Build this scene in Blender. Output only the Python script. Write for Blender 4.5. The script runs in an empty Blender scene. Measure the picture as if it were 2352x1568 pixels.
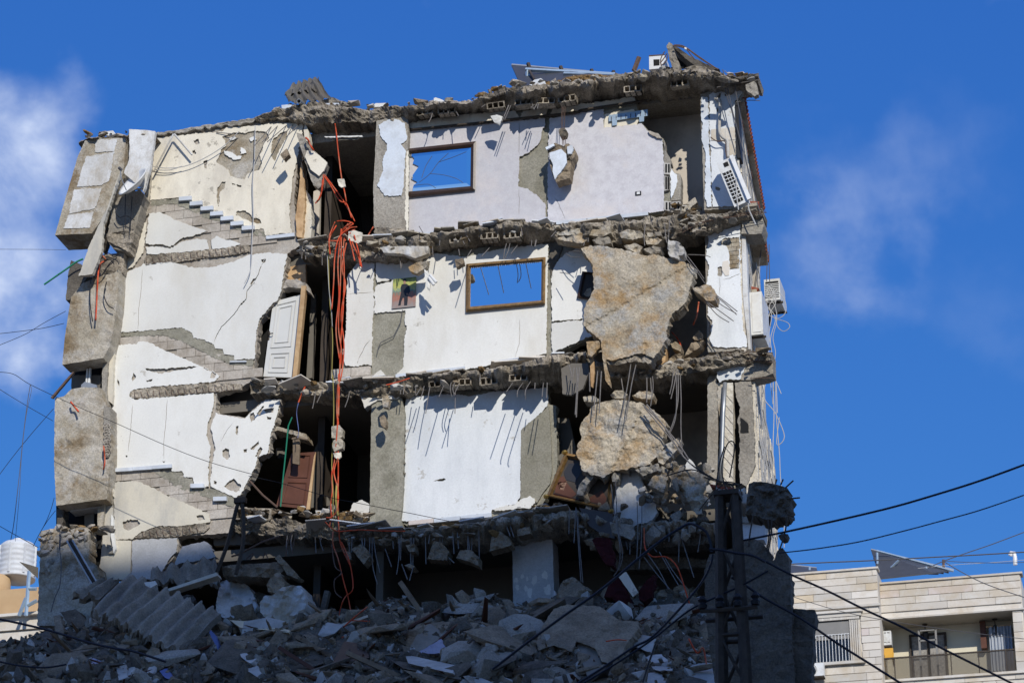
import bpy, bmesh, math, random
import numpy as np
from mathutils import Vector, Matrix, Euler, noise, geometry

# ------------------------------------------------------------------ camera
SC = bpy.context.scene
COL = SC.collection
PITCH, YAW, SLANT, FPX = math.radians(23.7), math.radians(14.0), 57.0, 6400.0
FW = Vector((-math.sin(YAW)*math.cos(PITCH), math.cos(YAW)*math.cos(PITCH), math.sin(PITCH)))
RT = Vector((math.cos(YAW), math.sin(YAW), 0.0))
UP = RT.cross(FW)
CAM = -FW*SLANT + Vector((0, 0, 1.7 + SLANT*math.sin(PITCH)))
cd = bpy.data.cameras.new('camera')
co = bpy.data.objects.new('camera', cd)
COL.objects.link(co)
co.matrix_world = Matrix(((RT.x, UP.x, -FW.x, CAM.x), (RT.y, UP.y, -FW.y, CAM.y), (RT.z, UP.z, -FW.z, CAM.z), (0, 0, 0, 1)))
cd.sensor_width = 36.0
cd.lens = 36.0*FPX/2352.0
cd.clip_start, cd.clip_end = 0.5, 6000.0
cd.dof.use_dof = True
cd.dof.focus_distance = 58.0
cd.dof.aperture_fstop = 4.5
SC.camera = co

# ------------------------------------------------------------------ sun, sky, exposure
SUN_EL, SUN_AZ = math.radians(31.0), math.radians(27.0)          # azimuth to the right of the facade normal (-Y)
SUND = Vector((math.sin(SUN_AZ)*math.cos(SUN_EL), -math.cos(SUN_AZ)*math.cos(SUN_EL), math.sin(SUN_EL)))
sl = bpy.data.lights.new('sun', 'SUN')
sl.energy, sl.angle, sl.color = 3.85, math.radians(0.53), (1.0, 0.945, 0.845)
so = bpy.data.objects.new('sun', sl)
COL.objects.link(so)
so.rotation_euler = SUND.to_track_quat('Z', 'Y').to_euler()
so.location = (30, -60, 80)
W = bpy.data.worlds.new('World')
SC.world = W
W.use_nodes = True
wn, wl_ = W.node_tree.nodes, W.node_tree.links
wn.clear()
wo = wn.new('ShaderNodeOutputWorld')
bg = wn.new('ShaderNodeBackground')
bg.inputs['Strength'].default_value = 0.075
sky = wn.new('ShaderNodeTexSky')
sky.sky_type = 'NISHITA'
sky.sun_disc = False
sky.sun_elevation = SUN_EL
sky.sun_rotation = math.atan2(SUND.x, SUND.y)
sky.air_density, sky.dust_density, sky.ozone_density = 1.0, 0.0, 5.0
sky.altitude = 900.0
wl_.new(bg.outputs[0], wo.inputs[0])
# deep, polarised blue: one power curve per channel over the whole sky
sp = wn.new('ShaderNodeSeparateColor'); cb = wn.new('ShaderNodeCombineColor')
wl_.new(sky.outputs[0], sp.inputs[0])
for i, (e, k) in enumerate(((1.12, .56), (.8, 1.40), (.42, 4.36))):
    pw = wn.new('ShaderNodeMath'); pw.operation = 'POWER'; pw.inputs[1].default_value = e
    ml = wn.new('ShaderNodeMath'); ml.operation = 'MULTIPLY'; ml.inputs[1].default_value = k
    wl_.new(sp.outputs[i], pw.inputs[0]); wl_.new(pw.outputs[0], ml.inputs[0]); wl_.new(ml.outputs[0], cb.inputs[i])

def ray(x, y):
    """direction of a picture point (2352 x 1568 frame)"""
    return (FW*FPX + RT*(x-1176.0) - UP*(y-784.0)).normalized()

CLOUD_SHIFT = (9.32, 4.38, 1.07)
def sky_clouds():
    tc = wn.new('ShaderNodeTexCoord')
    nz = wn.new('ShaderNodeTexNoise')
    nz.inputs['Scale'].default_value = 9.0
    nz.inputs['Detail'].default_value = 8.0
    nz.inputs['Roughness'].default_value = 0.6
    nz.inputs['Distortion'].default_value = 0.4
    mp = wn.new('ShaderNodeMapping')
    mp.inputs['Rotation'].default_value = (0.3, 0.5, 0.2)
    mp.inputs['Scale'].default_value = (1.0, 1.0, 1.5)
    wl_.new(tc.outputs['Generated'], mp.inputs[0])
    wl_.new(mp.outputs[0], nz.inputs['Vector'])
    total = None
    wz = wn.new('ShaderNodeTexNoise'); wz.inputs['Scale'].default_value = 22.0; wz.inputs['Detail'].default_value = 6.0
    wl_.new(tc.outputs['Generated'], wz.inputs['Vector'])
    ws = wn.new('ShaderNodeVectorMath'); ws.operation = 'MULTIPLY_ADD'
    ws.inputs[1].default_value = (.11, .11, .11); ws.inputs[2].default_value = (-.055, -.055, -.055)
    wl_.new(wz.outputs['Color'], ws.inputs[0])
    # (centre direction, radius, amount): a white bank beyond the building's left end, thin wisps right of it
    for d, r0, amt in ((ray(-120, 470), .044, 2.0), (ray(-60, 600), .044, 1.7), (ray(0, 730), .026, 1.0), (ray(1900, 550), .020, .34), (ray(1980, 470), .022, .26), (ray(2060, 380), .024, .20), (ray(2180, 320), .024, .14), (ray(2010, 600), .020, .22), (ray(2230, 700), .02, .10)):
        dist = wn.new('ShaderNodeVectorMath'); dist.operation = 'DISTANCE'
        nrm = wn.new('ShaderNodeVectorMath'); nrm.operation = 'NORMALIZE'
        wl_.new(tc.outputs['Generated'], nrm.inputs[0])
        wa = wn.new('ShaderNodeVectorMath'); wa.operation = 'ADD'
        wl_.new(nrm.outputs[0], wa.inputs[0]); wl_.new(ws.outputs[0], wa.inputs[1])
        wl_.new(wa.outputs[0], dist.inputs[0])
        dist.inputs[1].default_value = d.normalized()
        mr = wn.new('ShaderNodeMapRange'); mr.interpolation_type = 'SMOOTHSTEP'
        mr.inputs['From Min'].default_value = r0*1.35
        mr.inputs['From Max'].default_value = 0.0
        mr.inputs['To Min'].default_value = 0.0
        mr.inputs['To Max'].default_value = amt
        wl_.new(dist.outputs['Value'], mr.inputs['Value'])
        if total is None:
            total = mr.outputs[0]
        else:
            a = wn.new('ShaderNodeMath'); a.operation = 'ADD'
            wl_.new(total, a.inputs[0]); wl_.new(mr.outputs[0], a.inputs[1]); total = a.outputs[0]
    r = wn.new('ShaderNodeMapRange')
    r.inputs['From Min'].default_value, r.inputs['From Max'].default_value = .30, .72
    wl_.new(nz.outputs['Fac'], r.inputs['Value'])
    m = wn.new('ShaderNodeMath'); m.operation = 'MULTIPLY'; m.use_clamp = True
    wl_.new(total, m.inputs[0]); wl_.new(r.outputs[0], m.inputs[1])
    mx = wn.new('ShaderNodeMixRGB')
    mx.inputs['Color2'].default_value = (7.4, 8.8, 12.2, 1)
    # broken cloud added outside the view so shaded parts get less blue light
    gn = wn.new('ShaderNodeTexNoise'); gn.inputs['Scale'].default_value = 2.3; gn.inputs['Detail'].default_value = 9.0; gn.inputs['Roughness'].default_value = .58
    go = wn.new('ShaderNodeVectorMath'); go.operation = 'ADD'; go.inputs[1].default_value = CLOUD_SHIFT
    wl_.new(tc.outputs['Generated'], go.inputs[0]); wl_.new(go.outputs[0], gn.inputs['Vector'])
    gr = wn.new('ShaderNodeMapRange'); gr.interpolation_type = 'SMOOTHSTEP'
    gr.inputs['From Min'].default_value, gr.inputs['From Max'].default_value = .50, .66
    wl_.new(gn.outputs['Fac'], gr.inputs['Value'])
    gm = wn.new('ShaderNodeMath'); gm.operation = 'MAXIMUM'
    wl_.new(gr.outputs[0], gm.inputs[0]); wl_.new(m.outputs[0], gm.inputs[1])
    wl_.new(gm.outputs[0], mx.inputs['Fac'])
    wl_.new(cb.outputs[0], mx.inputs['Color1'])
    wl_.new(mx.outputs[0], bg.inputs['Color'])
sky_clouds()
SC.view_settings.view_transform = 'Standard'
SC.view_settings.look = 'None'
SC.view_settings.exposure = 0.0
SC.view_settings.gamma = 1.0
SC.view_settings.use_curve_mapping = False
SC.render.engine = 'CYCLES'
SC.cycles.use_denoising = True
SC.cycles.max_bounces = 6

# ------------------------------------------------------------------ helpers
RNG = random.Random(7)
WL = {}                      # world location of every object made here

def U(x, y, Y=0.0):
    """the point of the vertical plane Y that the photograph shows at (x, y) of a 2352 x 1568 frame"""
    d = FW*FPX + RT*(x-1176.0) - UP*(y-784.0)
    return CAM + d*((Y - CAM.y)/d.y)

def crop(x0, y0):
    return lambda pts: [(0.57422*x0 + .29297*p[0], 0.57422*y0 + .29297*p[1]) + tuple(p[2:]) for p in pts]
cA, cB, cC = crop(100, 400), crop(1100, 250), crop(2000, 100)
cD, cE, cF = crop(100, 1000), crop(1100, 900), crop(2000, 850)
cG, cH, cI = crop(0, 1500), crop(1000, 1500), crop(2000, 1500)
cJ, cK, cL, cM = crop(0, 1931), crop(1000, 1931), crop(2000, 1931), crop(2896, 1931)

def props(o, label=None, cat=None, group=None, kind=None):
    kind = kind or ('thing' if cat else None)
    for k, v in (('label', label), ('category', cat), ('group', group), ('kind', kind)):
        if v:
            o[k] = v
    return o

def place(o, c, parent):
    COL.objects.link(o)
    if parent is not None:
        o.parent = parent
        o.location = Vector(c) - WL[parent.name]
    else:
        o.location = c
    WL[o.name] = Vector(c)
    return o

def thing(name, loc, label, cat, group=None, kind=None):
    o = bpy.data.objects.new(name, None)
    o.empty_display_size = .2
    return props(place(o, loc, None), label, cat, group, kind)

def mk(name, V, F, m, parent=None, smooth=False, label=None, cat=None, group=None, kind=None, fix=False):
    V = [Vector(v) for v in V]
    lo = Vector((min(v.x for v in V), min(v.y for v in V), min(v.z for v in V)))
    hi = Vector((max(v.x for v in V), max(v.y for v in V), max(v.z for v in V)))
    c = Vector(((lo.x+hi.x)/2, (lo.y+hi.y)/2, lo.z))
    me = bpy.data.meshes.new(name)
    me.from_pydata([v-c for v in V], [], F)
    if fix:
        bm = bmesh.new(); bm.from_mesh(me)
        bmesh.ops.recalc_face_normals(bm, faces=bm.faces)
        bm.to_mesh(me); bm.free()
    me.materials.append(MATS[m] if isinstance(m, str) else m)
    if smooth:
        me.polygons.foreach_set('use_smooth', [True]*len(me.polygons))
    me.update()
    o = bpy.data.objects.new(name, me)
    return props(place(o, c, parent), label, cat, group, kind)

class MB:
    """collects pieces of one mesh"""
    def __init__(s): s.V, s.F = [], []
    def add(s, V, F):
        n = len(s.V); s.V += [Vector(v) for v in V]; s.F += [tuple(i+n for i in f) for f in F]; return s
    def box(s, a, b, M=None):
        x0, y0, z0 = a; x1, y1, z1 = b
        V = [Vector(p) for p in ((x0,y0,z0),(x1,y0,z0),(x1,y1,z0),(x0,y1,z0),(x0,y0,z1),(x1,y0,z1),(x1,y1,z1),(x0,y1,z1))]
        if M is not None: V = [M @ v for v in V]
        return s.add(V, [(0,3,2,1),(4,5,6,7),(0,1,5,4),(1,2,6,5),(2,3,7,6),(3,0,4,7)])
    def tube(s, pts, r, n=6, caps=True):
        pts = [Vector(p) for p in pts]
        V, F = [], []
        for i, p in enumerate(pts):
            t = (pts[min(i+1, len(pts)-1)] - pts[max(i-1, 0)])
            t = t.normalized() if t.length > 1e-9 else Vector((0, 0, 1))
            a = t.cross(Vector((.13, .97, .21))).normalized(); b = t.cross(a)
            rr = r[i] if isinstance(r, (list, tuple)) else r
            for k in range(n):
                q = 2*math.pi*k/n
                V.append(p + (a*math.cos(q) + b*math.sin(q))*rr)
        for i in range(len(pts)-1):
            for k in range(n):
                F.append((i*n+k, i*n+(k+1) % n, (i+1)*n+(k+1) % n, (i+1)*n+k))
        if caps:
            F.append(tuple(range(n-1, -1, -1))); F.append(tuple((len(pts)-1)*n+k for k in range(n)))
        return s.add(V, F)
    def lathe(s, prof, n=20, M=None):
        V, F = [], []
        for (r, z) in prof:
            for k in range(n):
                q = 2*math.pi*k/n; v = Vector((r*math.cos(q), r*math.sin(q), z)); V.append(M @ v if M else v)
        for i in range(len(prof)-1):
            for k in range(n):
                F.append((i*n+k, i*n+(k+1) % n, (i+1)*n+(k+1) % n, (i+1)*n+k))
        return s.add(V, F)
    def build(s, name, m, parent=None, **k):
        return mk(name, s.V, s.F, m, parent, **k)

def spline(pts, step=4):
    """smooth line through points of any dimension"""
    P = [np.array(p, float) for p in pts]
    if len(P) < 3: 
        return [tuple(P[0] + (P[-1]-P[0])*t/step) for t in range(step+1)]
    out = []
    for i in range(len(P)-1):
        a = P[max(i-1, 0)]; b = P[i]; c = P[i+1]; d = P[min(i+2, len(P)-1)]
        for k in range(step):
            t = k/step
            out.append(tuple(.5*((2*b) + (c-a)*t + (2*a-5*b+4*c-d)*t*t + (3*b-a-3*c+d)*t*t*t)))
    out.append(tuple(P[-1]))
    return out

def fbm(x, y, z, o=4):
    return noise.fractal(Vector((x, y, z)), .9, 2.0, o)

def jagged(poly, res, amp, seed):
    """densify a closed line and roughen it; a point (x, y, 0) starts a clean edge"""
    R = random.Random(seed)
    out = []
    n = len(poly)
    for i in range(n):
        a, b = poly[i], poly[(i+1) % n]
        clean = len(a) > 2 and a[2] == 0
        L = math.hypot(b[0]-a[0], b[1]-a[1])
        k = 1 if clean else max(1, int(L/res))
        nx, ny = -(b[1]-a[1])/(L+1e-9), (b[0]-a[0])/(L+1e-9)
        for j in range(k):
            t = j/k
            x, y = a[0]+(b[0]-a[0])*t, a[1]+(b[1]-a[1])*t
            if j and amp:
                q = fbm(x*.11, y*.11, seed*3.7)*.9 + R.uniform(-.55, .55)
                x += nx*amp*q; y += ny*amp*q
            out.append((x, y))
    return out

def sheet(name, outer, Y, t, m, parent=None, holes=(), jag=1.2, res=5.0, grid=0, bump=0.0, bscale=.06, tilt=None, seed=None, rag=.0, smooth=False, side=None, **k):
    """a slab of thickness t whose outline (picture points) lies on plane Y; grid > 0 adds inner points roughened by `bump` metres;
    tilt(x, y) gives an extra depth"""
    seed = seed if seed is not None else int(abs(outer[0][0]*7+outer[0][1]*13)) % 997
    R = random.Random(seed)
    loops = [jagged(outer, res, jag, seed)] + [jagged(h, res, jag, seed+31+i) for i, h in enumerate(holes)]
    P, Eg, Fc = [], [], []
    for lp in loops:
        n0 = len(P)
        P += [Vector(p) for p in lp]
        Eg += [(n0+i, n0+(i+1) % len(lp)) for i in range(len(lp))]
        Fc.append(list(range(n0, n0+len(lp))))
    nb = len(P)
    if grid:
        xs = [p.x for p in P]; ys = [p.y for p in P]
        gx = min(xs)+grid*.5
        while gx < max(xs):
            gy = min(ys)+grid*.5
            while gy < max(ys):
                P.append(Vector((gx+R.uniform(-.3, .3)*grid, gy+R.uniform(-.3, .3)*grid)))
                gy += grid
            gx += grid
    vo, eo, fo, ov, oe, of = geometry.delaunay_2d_cdt(P, Eg, Fc, 2 if holes else 1, 1e-4)
    used = sorted({i for f in fo for i in f})
    idx = {v: i for i, v in enumerate(used)}
    tris = [tuple(idx[i] for i in f) for f in fo]
    Fr, Bk = [], []
    cnt = {}
    for f in tris:
        for i in range(len(f)):
            a, b = f[i], f[(i+1) % len(f)]
            cnt[(min(a, b), max(a, b))] = cnt.get((min(a, b), max(a, b)), []) + [(a, b)]
    bd = [v[0] for v in cnt.values() if len(v) == 1]
    onb = {i for e in bd for i in e}
    for j, i in enumerate(used):
        x, y = vo[i].x, vo[i].y
        yy = Y + (tilt(x, y) if tilt else 0.0)
        d = 0.0
        if bump:
            d = bump*fbm(x*bscale, y*bscale, seed*1.7, 5)
        p = U(x, y, yy + d)
        q = U(x, y, yy)
        Fr.append(p)
        b = Vector((q.x, q.y + t, q.z))
        if rag and j in onb:
            b += Vector((R.uniform(-rag, rag), R.uniform(-rag, rag)*.5, R.uniform(-rag, rag)))
        Bk.append(b)
    n = len(Fr)
    F = []
    for f in tris:
        F.append(tuple(f)); F.append(tuple(n+i for i in reversed(f)))
    for a, b in bd:
        F.append((b, a, n+a, n+b))
    o = mk(name, Fr+Bk, F, m, parent, fix=True, smooth=False, **k)
    if side:
        o.data.materials.append(MATS[side])
        nf = len(tris)*2
        o.data.polygons.foreach_set('material_index', [0]*nf + [1]*(len(o.data.polygons)-nf))
    return o

def ragged(name, top, bot, m, parent, over=.35, back=.35, amp=.11, res=3.0, rows=10, seed=1, under=.0, cut=0.0, **k):
    """a broken slab edge: along the picture points top/bot, overhanging plane 0 by over(x) metres"""
    def interp(pts, x):
        for (a, b), (c, d) in zip(pts, pts[1:]):
            if a <= x <= c: return b+(d-b)*(x-a)/(c-a+1e-9)
        return pts[-1][1]
    x0, x1 = top[0][0], top[-1][0]
    n = max(4, int((x1-x0)/res))
    V, F = [], []
    m_ = rows+2
    for i in range(n+1):
        x = x0+(x1-x0)*i/n
        yt, yb = interp(top, x), interp(bot, x)
        ov = over(x) if callable(over) else over
        ov *= 1 + .55*fbm(x*.03, seed*5.1, 1.3, 3)
        jt = 3.2*fbm(x*.06, seed*2.3, 8.1, 4); jb = 5.5*fbm(x*.08, seed*4.1, 3.7, 4)
        yt2, yb2 = yt+jt, max(yt+jt+4, yb+jb)
        col = []
        pf = U(x, yt2, -ov)
        col.append(Vector((pf.x, back, pf.z+.02)))
        for r in range(rows):
            s = r/(rows-1)
            y = yt2+(yb2-yt2)*s
            cu = cut(x) if callable(cut) else cut
            prof = ov*(1-.3*(1-cu)*max(0, s-.35) - .12*max(0, .12-s)/.12 - cu*.92*max(0, s-.26)/.74)
            p = U(x, y, -prof)
            q = amp*1.1*fbm(p.x*1.7, seed*3.3, p.z*6.5, 5) + amp*.30*fbm(p.x*8, seed, p.z*14, 3)
            p.y += q; p.z += amp*.22*fbm(p.x*4, 7.7+seed, p.z*3+s, 3)
            col.append(p)
        pl = U(x, yb2, -prof)
        col.append(Vector((pl.x, back, pl.z-.02-under)))
        V += col
    for i in range(n):
        for r in range(m_-1):
            a = i*m_+r
            F.append((a, a+m_, a+m_+1, a+1))
        F.append((i*m_+m_-1, (i+1)*m_+m_-1, (i+1)*m_, i*m_))
    F.append(tuple(range(m_))); F.append(tuple(n*m_+r for r in reversed(range(m_))))
    return mk(name, V, F, m, parent, fix=True, **k)

# ---- angular fragments: a pool of hull meshes shared by all the loose pieces
HULLS = []
def make_hulls():
    R = random.Random(21)
    for h in range(26):
        bm = bmesh.new()
        flat = h % 3 == 0
        for i in range(R.randint(11, 20)):
            v = Vector((R.uniform(-1, 1), R.uniform(-1, 1), R.uniform(-1, 1)))
            m = max(abs(v.x), abs(v.y), abs(v.z))
            v = v/m if flat else v.normalized()*R.uniform(.75, 1.05)
            v += Vector((R.uniform(-.16, .16), R.uniform(-.16, .16), R.uniform(-.16, .16)))
            bm.verts.new(v*.5)
        r = bmesh.ops.convex_hull(bm, input=bm.verts)
        bmesh.ops.delete(bm, geom=[g for g in set(r['geom_interior'] + r['geom_unused']) if isinstance(g, bmesh.types.BMVert)], context='VERTS')
        HULLS.append(([v.co.copy() for v in bm.verts], [tuple(v.index for v in f.verts) for f in (bm.verts.index_update() or bm.faces)]))
        bm.free()
make_hulls()
HM = {}
def frag(name, p, size, m, parent=None, R=RNG, rot=None, h=None, **k):
    """one loose angular piece centred on p; size = three lengths"""
    h = R.randrange(len(HULLS)) if h is None else h
    key = (h, m)
    if key not in HM:
        me = bpy.data.meshes.new(name)
        me.from_pydata(*[HULLS[h][0], [], HULLS[h][1]])
        me.materials.append(MATS[m]); me.update(); HM[key] = me
    o = bpy.data.objects.new(name, HM[key])
    place(o, p, parent)
    o.scale = size
    o.rotation_euler = rot or (R.uniform(0, 6.3), R.uniform(0, 6.3), R.uniform(0, 6.3))
    return props(o, **k)

def bar(pts, r, m, parent, name='rebar', n=5, step=4, **k):
    """a thin bent rod through picture points (x, y, Y)"""
    P = [U(*p) for p in pts]
    return MB().tube(spline([tuple(p) for p in P], step), r, n).build(name, m, parent, **k)

# ------------------------------------------------------------------ procedural materials
MATS = {}
def material(name, cols, scale=1.2, rough=.9, bump=.25, bscale=14.0, stain=None, stains=.0, sscale=.7, spec=.25, metal=0.0, speck=0.0, streak=0.0, bdist=.02, stain2=None, stains2=0.0, s2scale=2.0, s2edge=(.50, .62)):
    """cols: colours the base wanders through; stain: colour of patchy dirt; speck: fine pitting"""
    m = bpy.data.materials.new(name); m.use_nodes = True
    nt = m.node_tree; N, L = nt.nodes, nt.links
    b = N['Principled BSDF']
    b.inputs['Roughness'].default_value = rough
    b.inputs['Metallic'].default_value = metal
    b.inputs['Specular IOR Level'].default_value = spec
    g = N.new('ShaderNodeNewGeometry')
    oi = N.new('ShaderNodeObjectInfo')
    def nz(s, d=7, r=.62, vec=None):
        t = N.new('ShaderNodeTexNoise'); t.inputs['Scale'].default_value = s; t.inputs['Detail'].default_value = d; t.inputs['Roughness'].default_value = r
        L.new(vec or g.outputs['Position'], t.inputs['Vector']); return t.outputs['Fac']
    rp = N.new('ShaderNodeValToRGB')
    e = rp.color_ramp.elements
    n = len(cols)
    for i, c in enumerate(cols):
        p = .30 + .40*i/max(1, n-1)
        el = e[i] if i < 2 else e.new(p)
        el.position = p; el.color = (*c, 1)
    if n == 1:
        e[1].color = (*cols[0], 1)
    L.new(nz(scale), rp.inputs[0])
    out = rp.outputs[0]
    # every piece a touch lighter or darker than its neighbour
    hv = N.new('ShaderNodeHueSaturation')
    mr = N.new('ShaderNodeMapRange'); mr.inputs['To Min'].default_value = .9; mr.inputs['To Max'].default_value = 1.1
    L.new(oi.outputs['Random'], mr.inputs['Value']); L.new(mr.outputs[0], hv.inputs['Value']); L.new(out, hv.inputs['Color']); out = hv.outputs[0]
    if stains:
        mp = None
        if streak:
            mp = N.new('ShaderNodeMapping'); mp.inputs['Scale'].default_value = (1, 1, streak); L.new(g.outputs['Position'], mp.inputs[0]); mp = mp.outputs[0]
        r2 = N.new('ShaderNodeMapRange'); r2.inputs['From Min'].default_value = .47; r2.inputs['From Max'].default_value = .62
        r2.inputs['To Max'].default_value = stains
        L.new(nz(sscale, 9, .68, mp), r2.inputs['Value'])
        mx = N.new('ShaderNodeMixRGB'); mx.inputs['Color2'].default_value = (*stain, 1)
        L.new(r2.outputs[0], mx.inputs['Fac']); L.new(out, mx.inputs['Color1']); out = mx.outputs[0]
    if stains2:
        r4 = N.new('ShaderNodeMapRange'); r4.inputs['From Min'].default_value, r4.inputs['From Max'].default_value = s2edge
        r4.inputs['To Max'].default_value = stains2
        of = N.new('ShaderNodeVectorMath'); of.operation = 'ADD'; of.inputs[1].default_value = (13.1, 7.7, 3.3)
        L.new(g.outputs['Position'], of.inputs[0])
        L.new(nz(s2scale, 10, .72, of.outputs[0]), r4.inputs['Value'])
        m4 = N.new('ShaderNodeMixRGB'); m4.inputs['Color2'].default_value = (*stain2, 1)
        L.new(r4.outputs[0], m4.inputs['Fac']); L.new(out, m4.inputs['Color1']); out = m4.outputs[0]
    if speck:
        r3 = N.new('ShaderNodeMapRange'); r3.inputs['From Min'].default_value = .35; r3.inputs['From Max'].default_value = .65
        r3.inputs['To Min'].default_value = 1-speck; r3.inputs['To Max'].default_value = 1+speck*.6
        L.new(nz(26.0, 4, .8), r3.inputs['Value'])
        mu = N.new('ShaderNodeMixRGB'); mu.blend_type = 'MULTIPLY'; mu.inputs['Fac'].default_value = 1
        L.new(out, mu.inputs['Color1']); L.new(r3.outputs[0], mu.inputs['Color2']); out = mu.outputs[0]
    L.new(out, b.inputs['Base Color'])
    if bump:
        bp = N.new('ShaderNodeBump'); bp.inputs['Strength'].default_value = bump; bp.inputs['Distance'].default_value = bdist
        L.new(nz(bscale, 8, .7), bp.inputs['Height']); L.new(bp.outputs[0], b.inputs['Normal'])
    MATS[name] = m
    return m

material('concrete', [(.22, .20, .17), (.37, .345, .30), (.46, .43, .385)], 1.4, bump=.6, bscale=11, bdist=.05, stain=(.16, .13, .09), stains=.6, speck=.35)
material('slab_concrete', [(.21, .178, .135), (.40, .35, .28), (.52, .465, .385)], 1.8, bump=.9, bscale=9, bdist=.07, stain=(.10, .085, .065), stains=.75, sscale=1.3, speck=.5)
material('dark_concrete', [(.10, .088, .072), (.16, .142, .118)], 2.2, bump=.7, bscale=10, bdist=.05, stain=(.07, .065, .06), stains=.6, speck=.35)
material('old_render', [(.30, .26, .19), (.44, .395, .315), (.54, .50, .43)], 1.1, bump=.55, bscale=11, bdist=.05, stain=(.19, .13, .065), stains=.85, sscale=1.0, speck=.32, stain2=(.50, .48, .44), stains2=.75, s2scale=1.7)
material('block_work', [(.35, .31, .265), (.46, .42, .37), (.52, .49, .44)], 2.0, bump=.4, bscale=20, stain=(.25, .21, .16), stains=.6, sscale=1.5, speck=.22)
material('beam_concrete', [(.25, .24, .19), (.32, .305, .255)], 2.4, bump=.4, bscale=18, stain=(.17, .16, .12), stains=.6, sscale=1.8, speck=.3)
material('stained_slab', [(.32, .275, .205), (.44, .385, .295), (.54, .485, .39)], 1.8, bump=.9, bscale=7, bdist=.05, stain=(.34, .21, .085), stains=.8, sscale=1.3, speck=.38, stain2=(.38, .37, .345), stains2=.9, s2scale=1.8)
material('soil', [(.20, .125, .05), (.34, .22, .10)], 5.0, bump=1.0, bscale=14, bdist=.06, speck=.4)
material('white_plaster', [(.65, .65, .625), (.73, .73, .70)], .8, bump=.14, bscale=16, stain=(.55, .52, .45), stains=.6, sscale=.45, speck=.06, streak=.4, stain2=(.40, .375, .33), stains2=.75, s2scale=2.2, s2edge=(.625, .66))
material('cream_plaster', [(.66, .61, .50), (.75, .71, .61)], .7, bump=.16, bscale=14, stain=(.50, .46, .39), stains=.75, sscale=.8, speck=.07, streak=.4, stain2=(.36, .33, .275), stains2=.85, s2scale=2.6, s2edge=(.585, .62))
material('lavender_plaster', [(.535, .53, .56), (.615, .61, .64)], 6.0, bump=.12, bscale=22, stain=(.47, .455, .49), stains=.6, sscale=4.5, speck=.08, stain2=(.62, .575, .56), stains2=.6, s2scale=.8)
material('blue_plaster', [(.60, .66, .74), (.68, .735, .80)], 1.2, bump=.15, bscale=18, stain=(.42, .42, .42), stains=.5, sscale=1.6, speck=.07, stain2=(.52, .56, .60), stains2=.6, s2scale=3.2)
material('pale_plaster', [(.66, .69, .715), (.73, .755, .775)], 1.0, bump=.12, bscale=20, stain=(.50, .53, .56), stains=.5, sscale=1.2, speck=.08, streak=.35, stain2=(.40, .38, .34), stains2=.7, s2scale=3.0, s2edge=(.61, .65))
material('weathered_plaster', [(.54, .50, .41), (.65, .61, .51)], .9, bump=.2, bscale=12, stain=(.36, .355, .34), stains=.85, sscale=.7, streak=.35, speck=.07)
material('grey_render', [(.36, .365, .37), (.46, .46, .455)], 1.0, bump=.25, bscale=12, stain=(.50, .51, .53), stains=.5, sscale=1.0, speck=.15)
material('whitewash', [(.55, .56, .565), (.66, .665, .66)], 1.0, bump=.35, bscale=10, stain=(.36, .30, .21), stains=.9, sscale=.9, streak=.5, speck=.12, stain2=(.42, .40, .36), stains2=.6, s2scale=2.4)
material('marble', [(.50, .545, .61), (.62, .66, .71)], 4.0, rough=.45, bump=.03, spec=.4, stain=(.42, .43, .45), stains=.4, sscale=3)
material('facade_stone', [(.64, .59, .50), (.76, .72, .63)], 3.0, bump=.8, bscale=12, bdist=.05, stain=(.36, .30, .22), stains=.45, sscale=7.0, speck=.15)
for i, c in enumerate([(.62, .575, .51), (.66, .62, .56), (.59, .56, .51), (.64, .54, .40), (.60, .53, .49)]):
    material('cladding_stone_%d' % i, [tuple(v*.94 for v in c), c], 1.2, rough=.8, bump=.12, bscale=9, stain=(.47, .385, .27), stains=.6, sscale=.8, speck=.05)
material('balcony_paint', [(.60, .55, .42), (.66, .61, .48)], .8, bump=.05)
material('ceiling_paint', [(.42, .38, .31), (.50, .46, .38)], .8, bump=.05)
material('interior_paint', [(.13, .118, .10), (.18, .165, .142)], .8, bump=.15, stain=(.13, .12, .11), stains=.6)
material('dark_panelling', [(.045, .036, .03), (.07, .056, .045)], 2, rough=.55, bump=.1)
material('dark_wood', [(.030, .017, .012), (.055, .032, .022)], 6, rough=.4, bump=.1, spec=.5)
material('gilt_wood', [(.10, .055, .018), (.28, .165, .055)], 14, rough=.45, bump=.5, bscale=40, spec=.5)
material('pine_wood', [(.45, .29, .15), (.60, .42, .24)], 5, rough=.7, bump=.3, bscale=30, stain=(.25, .13, .05), stains=.6, sscale=3)
material('brown_wood', [(.085, .034, .021), (.13, .052, .032)], 3, rough=.5, bump=.1)
material('old_timber', [(.16, .12, .085), (.26, .20, .14)], 6, bump=.4, bscale=25)
material('door_paint', [(.54, .545, .525), (.60, .60, .58)], 1, rough=.45, bump=.03, spec=.4, stain=(.5, .48, .45), stains=.3)
material('white_plastic', [(.70, .715, .72), (.76, .77, .77)], 1, rough=.4, bump=.02, spec=.4, stain=(.5, .48, .44), stains=.45, sscale=3)
material('appliance_white', [(.62, .64, .64), (.70, .71, .71)], 2, rough=.45, bump=.03, spec=.4, stain=(.42, .40, .36), stains=.5, sscale=4)
material('orange_sheath', [(.50, .048, .012), (.58, .075, .022)], 6, rough=.6, bump=.0, spec=.3, stain=(.40, .20, .12), stains=.7, sscale=4)
material('green_sheath', [(.02, .20, .12)], 6, rough=.5, bump=.0)
material('yellow_sheath', [(.32, .27, .07)], 6, rough=.5, bump=.0)
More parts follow.
